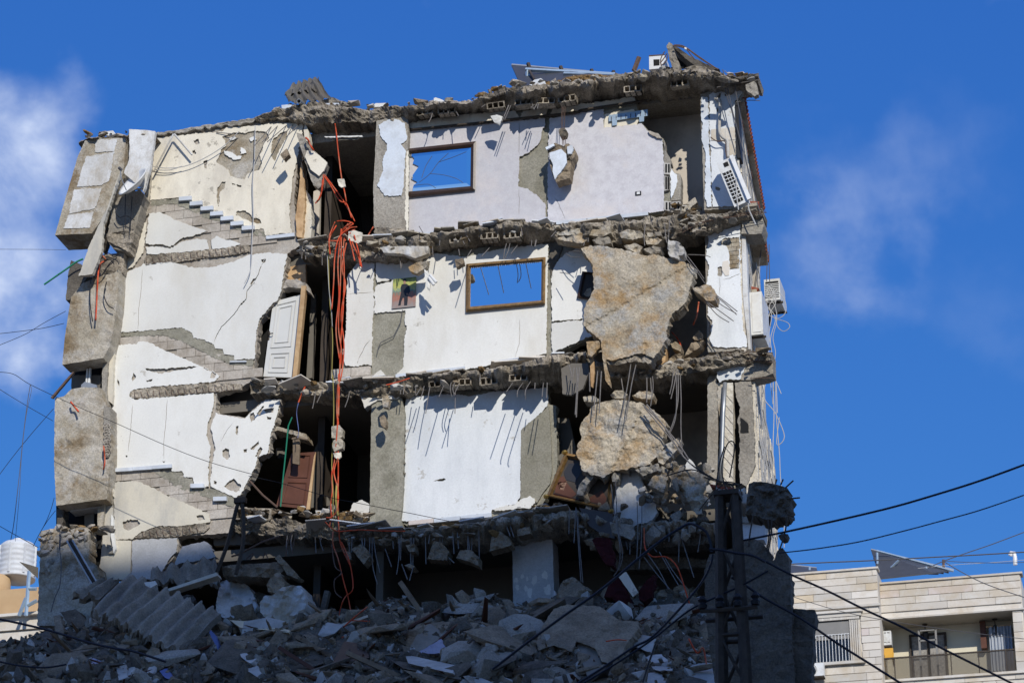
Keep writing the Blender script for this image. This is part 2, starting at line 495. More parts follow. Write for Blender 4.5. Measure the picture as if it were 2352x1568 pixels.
material('black_rubber', [(.012, .013, .017), (.02, .021, .025)], 6, rough=.55, bump=.0)
material('cable_blue_black', [(.010, .014, .024)], 6, rough=.5, bump=.0)
material('white_cable', [(.45, .45, .45)], 6, rough=.6, bump=.0)
material('grey_cable', [(.10, .10, .11)], 6, rough=.6, bump=.0)
material('steel', [(.30, .32, .33), (.42, .44, .46)], 5, rough=.45, bump=.05, metal=.6, spec=.5)
material('galvanised', [(.32, .42, .50), (.42, .52, .60)], 8, rough=.4, bump=.05, metal=.45, spec=.5)
material('rusty_steel', [(.085, .055, .045), (.15, .10, .075)], 20, rough=.8, bump=.3, bscale=50)
material('grey_rebar', [(.16, .145, .135), (.25, .235, .22)], 14, rough=.65, bump=.3, bscale=60, metal=.3)
material('dark_steel', [(.040, .032, .026), (.075, .060, .048)], 8, rough=.75, bump=.2)
material('corrugated_metal', [(.09, .084, .07), (.16, .15, .13)], 3, rough=.7, bump=.2, stain=(.12, .10, .08), stains=.6)
material('fibre_cement', [(.22, .195, .16), (.36, .325, .275)], 1.6, bump=.4, bscale=14, bdist=.04, stain=(.16, .15, .14), stains=.6, speck=.3)
material('solar_back', [(.05, .052, .057), (.065, .068, .074)], 3, rough=.5, bump=.02)
material('roof_tile', [(.20, .05, .03), (.30, .085, .05)], 6, bump=.3)
material('tan_tank', [(.45, .30, .16), (.52, .36, .20)], 1.5, rough=.6, bump=.05)
material('tank_white', [(.60, .63, .66), (.68, .70, .72)], 1.5, rough=.5, bump=.05, stain=(.42, .42, .43), stains=.6, sscale=1.5)
material('dark_glass', [(.015, .018, .022)], 1, rough=.08, bump=0, spec=.6)
material('shutter_grey', [(.20, .195, .185), (.24, .235, .225)], 2, rough=.6, bump=.05)
material('curtain', [(.33, .37, .43), (.46, .49, .54)], 1.2, rough=.9, bump=.1)
material('lace_curtain', [(.16, .15, .14), (.42, .40, .37)], 9, rough=.9, bump=.1)
material('yellow_plastic', [(.62, .34, .04)], 2, rough=.45, bump=.0, spec=.4)
material('maroon_fabric', [(.028, .004, .006), (.05, .007, .009)], 6, rough=.95, bump=.2)
material('grey_foam', [(.20, .18, .15), (.28, .25, .21)], 4, bump=.2)
material('beige_foam', [(.62, .55, .38), (.70, .63, .46)], 2, bump=.1)
material('lilac_cloth', [(.30, .28, .36), (.40, .38, .46)], 3, bump=.3)
material('blue_cloth', [(.10, .14, .32), (.15, .19, .40)], 3, bump=.3)
material('rubble_a', [(.085, .070, .053), (.20, .170, .132)], 3, bump=.8, bscale=10, bdist=.05, stain=(.11, .10, .09), stains=.5, speck=.4)
material('rubble_b', [(.20, .155, .105), (.36, .295, .215)], 3, bump=.7, bscale=10, bdist=.05, stain=(.15, .12, .09), stains=.5, speck=.35)
material('rubble_white', [(.36, .345, .32), (.56, .545, .51)], 3, bump=.3, bscale=10, stain=(.3, .29, .28), stains=.5, speck=.1)
material('asphalt', [(.10, .092, .08), (.16, .145, .125)], .5, bump=.4, bscale=30, stain=(.30, .27, .22), stains=.9, sscale=.08, speck=.3)
material('dim_wall', [(.50, .45, .39), (.58, .53, .46)], .8, bump=.15, stain=(.22, .20, .18), stains=.5)
material('far_render', [(.46, .44, .40), (.54, .52, .48)], .5, bump=.1)

def simple(name, col, rough, metal=0.0, **k):
    m = bpy.data.materials.new(name); m.use_nodes = True
    b = m.node_tree.nodes['Principled BSDF']
    b.inputs['Base Color'].default_value = (*col, 1); b.inputs['Roughness'].default_value = rough; b.inputs['Metallic'].default_value = metal
    for kk, v in k.items(): b.inputs[kk.replace('_', ' ')].default_value = v
    MATS[name] = m
    return m
simple('mirror_glass', (.88, .93, .97), .012, 1.0)
simple('mirror_bevel', (.80, .90, .93), .05, 1.0)
simple('tinted_glass', (.10, .08, .05), .03, 0.0, Alpha=.45)
simple('void_black', (.006, .006, .006), .9)  # near-black that paints the shade inside openings; also backs the grilles
simple('brass', (.55, .36, .10), .35, .8)

# ------------------------------------------------------------------ the torn apartment block
GZ = 0.0
gx = mk('ground', [(-3000, -3000, GZ), (3000, -3000, GZ), (3000, 3000, GZ), (-3000, 3000, GZ)], [(0, 1, 2, 3)], 'asphalt', kind='structure', label='dusty asphalt ground around the ruined block')

B = thing('ruined_building', (-1.5, 3, 0), 'torn-open concrete apartment block with three storeys of bare inner walls', 'building')
Z4, Z3, Z2, Z1 = U(1200, 238).z, U(1200, 514).z, U(1100, 852).z, U(1050, 1204).z
Z0 = Z1 - 3.25
XL, XR = U(285, 700).x, U(1706, 640).x

def inside(p, poly):
    x, y = p; c = False
    for i in range(len(poly)):
        (x1, y1), (x2, y2) = poly[i][:2], poly[i-1][:2]
        if (y1 > y) != (y2 > y) and x < (x2-x1)*(y-y1)/(y2-y1)+x1: c = not c
    return c

def crack(pts, w, seed=0):
    """a closed thin outline round a line of points"""
    R = random.Random(seed+int(pts[0][0]))
    a, b = [], []
    P = []
    for (p, q) in zip(pts, pts[1:]):
        n = max(1, int(math.hypot(q[0]-p[0], q[1]-p[1])/5))
        P += [(p[0]+(q[0]-p[0])*i/n, p[1]+(q[1]-p[1])*i/n) for i in range(n)]
    P.append(pts[-1])
    for i, p in enumerate(P):
        q, r = P[min(i+1, len(P)-1)], P[max(i-1, 0)]
        L = math.hypot(q[0]-r[0], q[1]-r[1])+1e-9
        nx, ny = -(q[1]-r[1])/L, (q[0]-r[0])/L
        e = min(1, .25+i*.3, .25+(len(P)-1-i)*.3)
        j = R.uniform(-.7, .7)
        a.append((p[0]+nx*(w*.5*e+j), p[1]+ny*(w*.5*e+j)))
        b.append((p[0]-nx*(w*.5*e-j), p[1]-ny*(w*.5*e-j)))
    return a + b[::-1]

def blocks(poly, parent, m='block_work', Y=.018, t=.05, L=.43, H=.205, seed=3, out=.0):
    """courses of blocks, one object each, wherever the picture outline lets them show"""
    R = random.Random(seed)
    xs = [U(p[0], p[1], Y) for p in poly]
    x0, x1, z0, z1 = min(p.x for p in xs), max(p.x for p in xs), min(p.z for p in xs), max(p.z for p in xs)
    zz = math.floor(z0/H)*H
    row = 0
    wp = [(p.x, p.z) for p in xs]
    while zz < z1:
        x = math.floor(x0/L)*L - (L/2 if int(round(zz/H)) % 2 else 0)
        while x < x1:
            if inside((x+L/2, zz+H/2), wp) or inside((x+L*.2, zz+H/2), wp) or inside((x+L*.8, zz+H/2), wp):
                g = .005
                d = R.uniform(-.004, .004)
                MB().box((x+g, Y+d, zz+g), (x+L-g, Y+d+t, zz+H-g)).build('block', m, parent)
            x += L
        zz += H

def quad(cx, cy, w, h, sl=-.085):
    return [(cx-w/2, cy-h/2-sl*w/2*1, 0), (cx+w/2, cy-h/2+sl*w/2, 0), (cx+w/2, cy+h/2+sl*w/2, 0), (cx-w/2, cy+h/2-sl*w/2, 0)]

# ---- shell: floors, roof, back wall, partitions ---------------------------------------------
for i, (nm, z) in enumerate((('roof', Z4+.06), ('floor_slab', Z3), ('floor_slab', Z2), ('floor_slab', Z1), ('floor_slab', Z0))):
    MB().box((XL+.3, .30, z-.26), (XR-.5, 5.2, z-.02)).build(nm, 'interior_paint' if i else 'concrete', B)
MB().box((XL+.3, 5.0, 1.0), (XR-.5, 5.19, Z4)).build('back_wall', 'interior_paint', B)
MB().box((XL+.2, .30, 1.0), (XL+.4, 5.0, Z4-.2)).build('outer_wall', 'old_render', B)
for (a, b) in ((Z3, Z4), (Z2, Z3), (Z1, Z2), (Z0, Z1)):
    xa, xb = U(722, 700).x, U(866, 700).x
    MB().box((xa-.15, .95, a), (xa, 3.68, b-.2)).build('partition', 'dark_panelling', B)
    MB().box((xb, .34, a), (xb+.15, 3.68, b-.2)).build('partition', 'interior_paint', B)
    MB().box((xa, 3.3, a), (xb, 3.45, b-.2)).build('partition', 'interior_paint', B)
    MB().box((U(1290, 700).x, 1.0 if a > Z2 else 2.6, a), (XR-.1, 1.15 if a > Z2 else 2.75, b-.2)).build('partition', 'dim_wall', B)
MB().box((U(860, 700).x, 2.0, Z0), (XR-.1, 2.2, Z1-.26)).build('partition', 'interior_paint', B)

# ---- stair wall: bare block work, plaster left on it, the print of the stairs ----------------
LW = cA([(1020, 275), (1350, 225), (1600, 190), (2190, 150), (2180, 300), (2140, 480), (2110, 760), (2130, 1080), (2165, 1140)]) + \
     cD([(2060, 25), (2045, 140), (2022, 280), (1993, 380), (1933, 445), (1855, 540), (1825, 640), (1812, 800), (1800, 880), (1785, 1015)]) + \
     cG([(1900, 90), (1700, 140), (1690, 290), (1750, 308), (1920, 333), (2000, 258), (2080, 190), (2205, 185), (2195, 260), (2172, 330), (2125, 500), (2112, 612), (2026, 648), (2010, 730), (1970, 790), (1940, 850), (1900, 930), (1855, 975), (1830, 1050), (1815, 1130), (1812, 1235), (1400, 1262), (1395, 1385), (1300, 1500), (1240, 1600), (770, 1600), (800, 1300), (830, 980), (872, 640), (870, 230)]) + \
     cD([(690, 900), (718, 640), (745, 300), (770, 180)]) + cA([(775, 1345), (835, 1100), (885, 960), (960, 900), (975, 700)])
sw = sheet('stair_wall', LW, .05, .22, 'block_work', B, jag=1.5, rag=.03)
def plaster(pts, m, parent=sw, Y=0.0, t=.032, holes=(), jag=2.0, **k):
    return sheet('plaster', pts, Y, t, m, parent, holes=holes, jag=jag, res=3.2, side=k.pop('side', 'weathered_plaster'), **k)

plaster(cA([(1018, 300), (1150, 285), (1350, 262), (1540, 250), (1580, 215), (1780, 205), (1900, 190), (2180, 180), (2165, 300), (2130, 480), (2100, 600), (2085, 750), (2070, 900), (2095, 1040), (1885, 1062), (1870, 1010), (1800, 1015), (1795, 985, 0), (1705, 985, 0), (1700, 950, 0), (1620, 950, 0), (1615, 912, 0), (1540, 912, 0), (1535, 875, 0), (1455, 875, 0), (1450, 835, 0), (1375, 835, 0), (1370, 795, 0), (1300, 795, 0), (1295, 758, 0), (1200, 765), (980, 787), (985, 700), (1000, 520)]), 'cream_plaster', holes=[
    cA([(1545, 290), (1640, 255), (1730, 260), (1800, 240), (1895, 250), (1915, 300), (1870, 350), (1862, 400), (1838, 430), (1858, 500), (1842, 545), (1780, 562), (1735, 590), (1720, 625), (1660, 612), (1610, 598), (1598, 550), (1540, 512), (1500, 490), (1525, 430), (1535, 390), (1575, 360), (1570, 320)]),
    cA([(1940, 320), (2000, 260), (2060, 240), (2050, 300), (1990, 400), (1960, 480), (1925, 440)]),
    cA([(1505, 700), (1545, 640), (1575, 640), (1565, 690), (1530, 720), (1520, 840), (1505, 800)]),
    cA([(1660, 872), (1730, 867), (1790, 920), (1840, 935), (1855, 970), (1780, 960), (1700, 925), (1650, 905)]),
    cA([(1320, 320), (1360, 305), (1370, 340), (1340, 350)]), cA([(1400, 480), (1430, 470), (1420, 540), (1405, 530)]), cA([(1310, 400), (1335, 390), (1340, 425), (1318, 420)]),
    cA([(1620, 650), (1700, 675), (1690, 685), (1625, 665)])])
for p in ([(1560, 395), (1600, 405), (1650, 430), (1700, 440), (1690, 462), (1640, 468), (1600, 450), (1565, 425)], [(1690, 372), (1722, 385), (1735, 415), (1690, 425)], [(1760, 300), (1800, 285), (1815, 310), (1770, 325)], [(1600, 300), (1640, 285), (1660, 300), (1610, 318)]):
    plaster(cA(p), 'white_plaster')
sheet('patch', cA([(1490, 230), (1900, 225), (2080, 225), (2060, 320), (1960, 500), (1860, 560), (1720, 640), (1520, 860), (1495, 700)]), .034, .012, 'old_render', sw, jag=1)
sheet('patch', cA([(1630, 850), (1900, 940), (1900, 1000), (1640, 920)]), .034, .012, 'old_render', sw, jag=1)
plaster(cA([(972, 890), (1060, 880), (1130, 910), (1190, 945), (1300, 985), (1430, 1030), (1330, 1060), (1230, 1085), (1180, 1120), (1140, 1150), (1080, 1130), (1000, 1135), (945, 1125)]), 'white_plaster')
plaster(cA([(945, 1150), (1060, 1150), (1140, 1165), (1230, 1110), (1350, 1085), (1430, 1100), (1440, 1170), (1330, 1185), (1100, 1205), (960, 1205)]), 'white_plaster')
plaster(cA([(1460, 1100), (1500, 1065), (1560, 1090), (1620, 1100), (1690, 1130), (1600, 1155), (1510, 1165), (1465, 1165)]), 'white_plaster')
plaster(cA([(890, 960), (955, 960), (935, 1130), (925, 1200), (850, 1300), (780, 1340), (790, 1200), (835, 1100)]), 'cream_plaster')
plaster(cD([(775, 180), (850, 150), (915, 122), (930, 105), (1150, 95), (1240, 120), (1330, 140), (1480, 130), (1650, 85), (1750, 40), (1900, 20), (2055, 30), (2032, 150), (2012, 290), (1982, 390), (1925, 440), (1845, 530), (1820, 620), (1806, 720), (1800, 850), (1640, 860, 0), (1640, 825, 0), (1560, 815, 0), (1550, 775, 0), (1490, 770, 0), (1480, 740), (1400, 700), (1320, 690), (1310, 650), (1230, 605), (1000, 625), (725, 648), (735, 560), (755, 300)]), 'white_plaster', holes=[
    crack(cD([(1880, 70), (1850, 130), (1830, 190), (1790, 260), (1740, 320), (1735, 380), (1690, 430), (1640, 500), (1600, 545), (1540, 600), (1505, 660), (1480, 720)]), 1.6),
    cD([(1812, 215), (1800, 260), (1765, 272), (1788, 225)]), cD([(1850, 75), (1890, 70), (1885, 95), (1860, 100)]),
    crack(cD([(922, 150), (910, 300), (893, 440), (888, 560), (884, 630)]), .9)])
plaster(cD([(712, 745), (878, 735), (892, 716), (960, 718), (1060, 770), (1250, 850), (1420, 930), (1530, 985), (1480, 1030), (1250, 1052), (1050, 1066), (880, 1086), (828, 1108), (818, 1147), (860, 1172), (1000, 1160), (1200, 1142), (1400, 1124), (1478, 1118)]) +
        cG([(1680, 200), (1665, 280), (1628, 380), (1622, 480), (1652, 560), (1635, 700), (1636, 872), (1600, 876, 0), (1590, 852, 0), (1520, 850), (1510, 800), (1440, 795), (1430, 752), (1348, 752), (1340, 715, 0), (890, 745), (880, 400)]) + cD([(688, 1150), (702, 900)]), 'white_plaster', holes=[
    cD([(930, 920), (1060, 930), (1250, 915), (1380, 905), (1300, 930), (1150, 950), (1060, 965), (950, 940)]), cD([(850, 960), (870, 985), (845, 1030), (835, 1010)]), cD([(1470, 940), (1500, 975), (1490, 1000), (1450, 1000)]),
    cD([(1400, 915), (1440, 930), (1430, 945), (1400, 930)]), cD([(720, 1000), (740, 1040), (735, 1080), (728, 1050)]), cD([(950, 1020), (1000, 1010), (985, 1030), (955, 1035)]),
    crack(cG([(1040, 230), (1022, 440), (1005, 600)]), 1.0), crack(cG([(1312, 190), (1300, 360), (1285, 520), (1284, 660)]), 1.0), cG([(985, 628), (1000, 628), (998, 642), (986, 642)]), cG([(1272, 672), (1296, 672), (1285, 688)])])
plaster(cG([(1690, 292), (1750, 314), (1920, 340), (2000, 265), (2080, 198), (2192, 193), (2186, 260), (2162, 340), (2145, 400), (2115, 500), (2100, 608), (2015, 643), (2000, 730), (1960, 790), (1930, 850), (1890, 930), (1850, 962), (1780, 930), (1690, 890), (1650, 866), (1662, 700), (1688, 560), (1668, 480), (1655, 400)]), 'white_plaster', holes=[
    cG([(1742, 590), (1768, 570), (1795, 580), (1802, 640), (1775, 662), (1748, 640)]), cG([(1755, 870), (1800, 825), (1832, 808), (1860, 840), (1890, 860), (1880, 905), (1840, 915), (1800, 900)]), cG([(1908, 582), (1940, 578), (1935, 605), (1912, 608)]), cG([(1960, 572), (1995, 545), (2030, 512), (2025, 545), (1985, 585)]), cG([(2000, 640), (2040, 560), (2060, 580), (2030, 632)]), cG([(1850, 400), (1870, 395), (1862, 470), (1850, 460)]), cG([(2010, 300), (2050, 250), (2070, 240), (2040, 320)]),
    cG([(2060, 270), (2150, 255), (2140, 290), (2090, 300)]), cG([(1960, 300), (1990, 290), (2000, 340), (1965, 370)]), cG([(1675, 825), (1700, 835), (1695, 855), (1675, 850)]), cG([(2090, 320), (2130, 330), (2120, 350), (2095, 345)]),
    crack(cG([(1830, 370), (1780, 430), (1730, 520), (1690, 560)][:3]), .8)])
plaster(cG([(886, 840), (1000, 830), (1090, 835), (1200, 880), (1330, 950), (1520, 1030), (1640, 1090), (1645, 1150), (1560, 1160), (1400, 1182), (1250, 1178), (1190, 1196), (1100, 1232), (1035, 1285), (905, 1285), (890, 950)]), 'weathered_plaster', holes=[cG([(960, 1150), (1000, 1130), (1080, 1130), (1100, 1160), (1060, 1190), (1000, 1215), (965, 1190)]), cG([(1540, 1100), (1590, 1095), (1610, 1130), (1560, 1140)])])
plaster(cG([(832, 990), (884, 955), (890, 1120), (905, 1290), (1028, 1296), (1022, 1600), (776, 1600), (805, 1290)]), 'weathered_plaster', jag=.6)
plaster(cG([(1037, 1298), (1110, 1284), (1390, 1275), (1385, 1380), (1335, 1430), (1290, 1500), (1230, 1600), (1030, 1600)]), 'grey_render')
for (a, b) in ((cA([(985, 790), (1200, 770), (1300, 800), (1460, 880), (1620, 955), (1800, 1020), (1880, 1070), (1870, 1120), (1700, 1130), (1560, 1090), (1430, 1030), (1190, 945), (1060, 880), (970, 890), (975, 800)]), 1),
               (cD([(725, 655), (1000, 660), (1100, 665), (1230, 690), (1400, 760), (1560, 840), (1800, 900), (1785, 1015), (1530, 1000), (1420, 930), (1060, 770), (960, 718), (715, 740)]), 2),
               (cG([(890, 750), (1210, 750), (1350, 790), (1500, 870), (1660, 930), (1830, 1010), (1815, 1140), (1640, 1090), (1330, 950), (1090, 835), (886, 838)]), 3)):
    blocks(a, sw, seed=b)
# dark mortar left where the steps were bedded
for p in (cA([(985, 792), (1200, 772), (1298, 800), (1302, 838), (1375, 840), (1380, 880), (1455, 880), (1460, 918), (1540, 920), (1545, 955), (1625, 958), (1630, 990), (1705, 992), (1720, 1025), (1880, 1030), (1885, 1070), (1830, 1065), (1700, 1030), (1560, 965), (1380, 915), (1290, 860), (1170, 815), (990, 830)]),
          cD([(728, 652), (1000, 630), (1230, 610), (1300, 640), (1320, 692), (1400, 705), (1480, 745), (1490, 775), (1550, 780), (1565, 820), (1640, 830), (1645, 865), (1790, 860), (1785, 905), (1640, 900), (1500, 850), (1360, 780), (1240, 720), (1100, 670), (960, 668), (725, 680)]),
          cG([(1210, 760), (1345, 755), (1430, 760), (1440, 800), (1510, 805), (1520, 855), (1590, 885), (1690, 895), (1780, 935), (1850, 968), (1830, 1030), (1700, 1000), (1640, 960), (1510, 930), (1380, 870), (1290, 810)])):
    sheet('mortar', p, .012, .03, 'beam_concrete', sw, jag=2.2, res=3, grid=7, bump=.012)
for cx, cy in ((1255, 770), (1340, 808), (1425, 847), (1500, 888), (1582, 925), (1660, 965), (1748, 1000)):
    sheet('tread', cA(quad(cx, cy, 98, 30)), -.06, .10, 'marble', sw, jag=0)
for cx, cy in ((1545, 864), (1722, 966)):
    sheet('tread', cG(quad(cx, cy, 104, 32, -.03)), -.06, .10, 'marble', sw, jag=0)
sheet('tread', cD(quad(1670, 872, 130, 10, -.02)), -.03, .06, 'marble', sw, jag=0)
for a, b, y0, y1 in ((890, 1040, 742, 731), (1042, 1190, 731, 720), (1192, 1345, 720, 707)):
    sheet('tread', cG([(a, y0-12, 0), (b, y1-12, 0), (b, y1+16, 0), (a, y0+14, 0)]), -.05, .09, 'marble', sw, jag=0)
sheet('skirting', cA([(1888, 1066, 0), (2110, 1040, 0), (2114, 1066, 0), (1892, 1090, 0)]), -.02, .05, 'marble', sw, jag=0)
# the broken edges of the landings, flush in the wall, with their bars showing
for p, zz, cf in ((cA([(935, 1240), (960, 1215), (1200, 1190), (1460, 1170), (1750, 1135), (1760, 1190), (1650, 1210), (1400, 1240), (1150, 1275), (940, 1290)]), [(950, 1262, 1740, 1165)], cA),
                  (cD([(825, 1120), (850, 1095), (1050, 1070), (1250, 1055), (1500, 1040), (1700, 1050), (1700, 1095), (1500, 1110), (1250, 1130), (1050, 1155), (870, 1165), (830, 1150)]), [(860, 1135, 1680, 1072)], cD),
                  (cG([(1045, 1270), (1100, 1235), (1190, 1200), (1260, 1182), (1360, 1190), (1610, 1160), (1640, 1190), (1600, 1230), (1400, 1262), (1100, 1278)]), [(1120, 1245, 1590, 1200)], cG)):
    e = sheet('landing_edge', p, .006, .04, 'slab_concrete', sw, jag=1.6, res=3, grid=6, bump=.03, bscale=.12)
    for (xa, ya, xb, yb) in zz:
        n = int((xb-xa)/48)
        for q in range(n):
            x = xa+(xb-xa)*q/n; y = ya+(yb-ya)*q/n
            a, b_, c = cf([(x, y-22), (x+4+6*(q % 3), y+20), (x+36, y+16)])
            bar([(*a, -.02), (*b_, -.03), (*c, -.02)], .007, 'rusty_steel', sw, n=4, step=2)

# ---- fin at the wall's end and the outer panels ----------------------------------------------
fin = sheet('wall_end', cD([(745, 225), (757, 235), (735, 560), (720, 640), (694, 900), (684, 1205), (640, 1170), (642, 1080), (662, 720), (700, 520), (722, 400)]), -.10, .2, 'cream_plaster', B, jag=.9)
sheet('wall_end', cG([(862, 380), (880, 390), (888, 950), (876, 925), (868, 640)]), -.08, .2, 'cream_plaster', B, jag=.7)
sheet('wall_end', cG([(872, 1090), (886, 1120), (892, 1250), (908, 1360), (890, 1395), (868, 1250)]), -.08, .15, 'white_plaster', B, jag=.7)
sheet('wall_end', cG([(835, 1320), (868, 1330), (895, 1390), (860, 1395), (845, 1390)]), -.06, .15, 'concrete', B, jag=.9)
p1 = sheet('facade_panel', cA([(470, 320), (560, 300), (790, 298), (785, 420), (770, 560), (730, 690), (650, 830), (590, 950), (525, 1045), (235, 1060), (300, 830), (415, 440)]), -.55, .78, 'old_render', B, jag=.5, res=9, rag=.0)
for p in ([(560, 310), (722, 308), (700, 400), (545, 412)], [(480, 442), (640, 420), (700, 405), (660, 630), (600, 668), (408, 680), (440, 560)], [(388, 700), (600, 692), (560, 830), (545, 850), (345, 892), (360, 800)], [(340, 902), (538, 876), (508, 1000), (300, 1006)]):
    sheet('white_field', cA(p), -.565, .014, 'whitewash', p1, jag=1.6, res=3)
p2 = sheet('facade_panel', cD([(450, 260), (540, 225), (610, 200), (700, 180), (735, 150), (722, 400), (692, 620), (660, 760), (612, 845), (292, 898), (310, 700), (342, 480), (362, 370)]), -.42, .45, 'old_render', B, jag=.6, res=8, rag=.0, grid=14, bump=.025)
sheet('facade_panel', cD([(362, 80), (440, 110), (500, 200), (455, 262), (366, 368), (350, 390), (320, 390), (335, 200)]), -.30, .3, 'dark_concrete', B, jag=1.2)
p3 = sheet('facade_panel', cG([(430, 180), (500, 165), (560, 110), (640, 95), (790, 100), (812, 200), (868, 250), (868, 640), (835, 970), (440, 1022), (424, 700)]), -.36, .40, 'old_render', B, jag=.8, res=7, rag=.0, grid=14, bump=.03)
sheet('facade_panel', cG([(815, 240), (866, 250), (866, 380), (850, 640), (812, 640)]), -.40, .3, 'concrete', B, jag=1.0)
p4 = sheet('facade_panel', cG([(320, 1222), (420, 1200), (690, 1192), (700, 1330), (690, 1440), (770, 1500), (775, 1600), (740, 1700), (700, 1960), (290, 1960)]), -.45, .42, 'old_render', B, jag=1.6, rag=.03, grid=14, bump=.03)
# stones in the torn corner of the lowest panel
R = random.Random(5)
for i in range(46):
    x, y = R.uniform(325, 400), R.uniform(1230, 1580)
    if i > 22: x, y = R.uniform(400, 690), R.uniform(1205, 1330)
    (a, b_), = cG([(x, y)])
    frag('stone', U(a, b_, -.46), (R.uniform(.10, .24), .12, R.uniform(.08, .15)), R.choice(['old_render', 'concrete', 'block_work']), p4, R, rot=(0, R.uniform(-.4, .4), 0))
for i in range(26):
    x, y = R.uniform(440, 850), R.uniform(1185, 1225)
    (a, b_), = cG([(x, y)])
    frag('stone', U(a, b_, -.4+R.uniform(-.1, .25)), (R.uniform(.12, .3), .2, R.uniform(.05, .12)), R.choice(['old_render', 'soil', 'block_work']), p4, R, rot=(0, R.uniform(-.3, .3), 0))
# hollow-core strip at the panel edge: rows of round holes read as small rings
for r in range(11):
    for c in range(2):
        (a, b_), = cG([(828+c*17+(r % 2)*8, 395+r*22)])
        p = U(a, b_, -.405)
        MB().lathe([(.030, -.03), (.046, -.03), (.046, .012), (.030, .012), (.030, -.03)], 8, Matrix.Translation(p) @ Matrix.Rotation(math.pi/2, 4, 'X')).build('core_ring', 'block_work', p3)
# window openings between the panels: black sheets paint the darkness inside
for (q, jamb) in ((cD([(385, 900, 0), (610, 850, 0), (600, 1090, 0), (375, 1090, 0)]), (490, 900, 1045)), ):
    sheet('opening_shade', q, .26, .05, 'void_black', B, jag=0)
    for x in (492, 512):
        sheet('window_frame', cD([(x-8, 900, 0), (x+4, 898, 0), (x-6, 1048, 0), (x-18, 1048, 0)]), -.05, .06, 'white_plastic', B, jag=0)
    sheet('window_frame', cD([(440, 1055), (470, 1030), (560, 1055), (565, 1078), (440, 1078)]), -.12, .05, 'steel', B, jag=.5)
sheet('opening_shade', cG([(440, 1020, 0), (825, 985, 0), (800, 1200, 0), (440, 1200, 0)]), .35, .05, 'void_black', B, jag=0)
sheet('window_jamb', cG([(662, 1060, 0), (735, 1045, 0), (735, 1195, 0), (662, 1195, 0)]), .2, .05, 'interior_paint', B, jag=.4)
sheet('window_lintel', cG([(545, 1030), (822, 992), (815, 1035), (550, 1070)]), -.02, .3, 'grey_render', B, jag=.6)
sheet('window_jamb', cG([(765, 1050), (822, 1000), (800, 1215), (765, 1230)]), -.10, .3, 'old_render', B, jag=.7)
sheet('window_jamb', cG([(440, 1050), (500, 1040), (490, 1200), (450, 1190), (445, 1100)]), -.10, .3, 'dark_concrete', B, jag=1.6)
sheet('opening_shade', cG([(690, 1200, 0), (800, 1220, 0), (780, 1600, 0), (680, 1600, 0)]), .1, .05, 'void_black', B, jag=0)  # black sheet painted for the dark gap beside the lowest panel
sheet('post', cG([(660, 1230), (705, 1235), (690, 1440), (650, 1440)]), -.2, .2, 'dark_concrete', B, jag=1.5)
# cladding above the windows (behind the panels)
sheet('facade_panel', cG([(560, 0), (790, 0), (785, 110), (560, 120)]), .12, .1, 'interior_paint', B, jag=1)
sheet('facade_panel', cA([(690, 780), (800, 740), (900, 700), (935, 740), (880, 960), (830, 1120), (800, 1190), (690, 1165), (642, 1100), (665, 940)]), -.34, .5, 'concrete', B, jag=1.5, rag=.02)
sheet('facade_panel', cA([(640, 1050), (860, 1010), (850, 1080), (820, 1190), (650, 1110)]), -.38, .3, 'slab_concrete', B, jag=2, grid=7, bump=.05)
sheet('facade_panel', cA([(950, 720), (985, 600), (1015, 320), (1020, 300), (1000, 520), (985, 700), (970, 800), (960, 900), (890, 960), (920, 820)]), -.02, .2, 'old_render', B, jag=1)
sheet('facade_panel', cA([(760, 560), (800, 300), (815, 250), (860, 300), (830, 480), (790, 560), (740, 700), (690, 780), (640, 1060), (600, 1180), (560, 1100), (640, 850), (735, 690)]), -.18, .3, 'dark_concrete', B, jag=1)
sheet('facade_panel', cD([(595, 40), (780, 20), (768, 180), (735, 300), (700, 190), (600, 200), (520, 220), (560, 120)]), -.2, .3, 'slab_concrete', B, jag=1.5, grid=7, bump=.06)
sheet('facade_panel', cD([(612, 850), (660, 760), (640, 1080), (645, 1170), (660, 1215), (590, 1200), (600, 1090)]), -.16, .3, 'concrete', B, jag=1)

# ---- slabs -----------------------------------------------------------------------------------
SLABS = []
def slab_over(pts):
    def f(x):
        for (a, b), (c, d) in zip(pts, pts[1:]):
            if a <= x <= c: return b+(d-b)*(x-a)/(c-a)
        return pts[-1][1] if x > pts[-1][0] else pts[0][1]
    return f
roof = ragged('roof_edge', [(585, 270), (640, 250), (740, 237), (860, 252), (940, 245), (1000, 233), (1090, 228), (1150, 204), (1250, 196), (1400, 176), (1480, 166), (1560, 160), (1640, 163), (1700, 178), (1742, 174)],
              [(585, 276), (640, 270), (700, 280), (860, 281), (945, 270), (1000, 263), (1100, 252), (1180, 250), (1280, 244), (1380, 226), (1480, 215), (1560, 208), (1640, 204), (1700, 192), (1742, 190)], 'slab_concrete', B, over=slab_over([(585, .1), (700, .2), (940, .35), (1000, .55), (1150, .6), (1500, .68), (1600, .6), (1740, .35)]), cut=slab_over([(585, 0), (900, .2), (1000, .9), (1150, 1), (1600, 1), (1660, .4), (1740, .3)]), seed=1)
ragged('roof_edge', [(352, 306), (420, 296), (600, 268)], [(352, 313), (420, 303), (600, 277)], 'concrete', B, over=.06, amp=.04, seed=9)
ragged('roof_edge', [(180, 325), (205, 315), (290, 312), (350, 304)], [(180, 330), (205, 321), (290, 318), (350, 310)], 'slab_concrete', B, over=.5, amp=.07, seed=14)
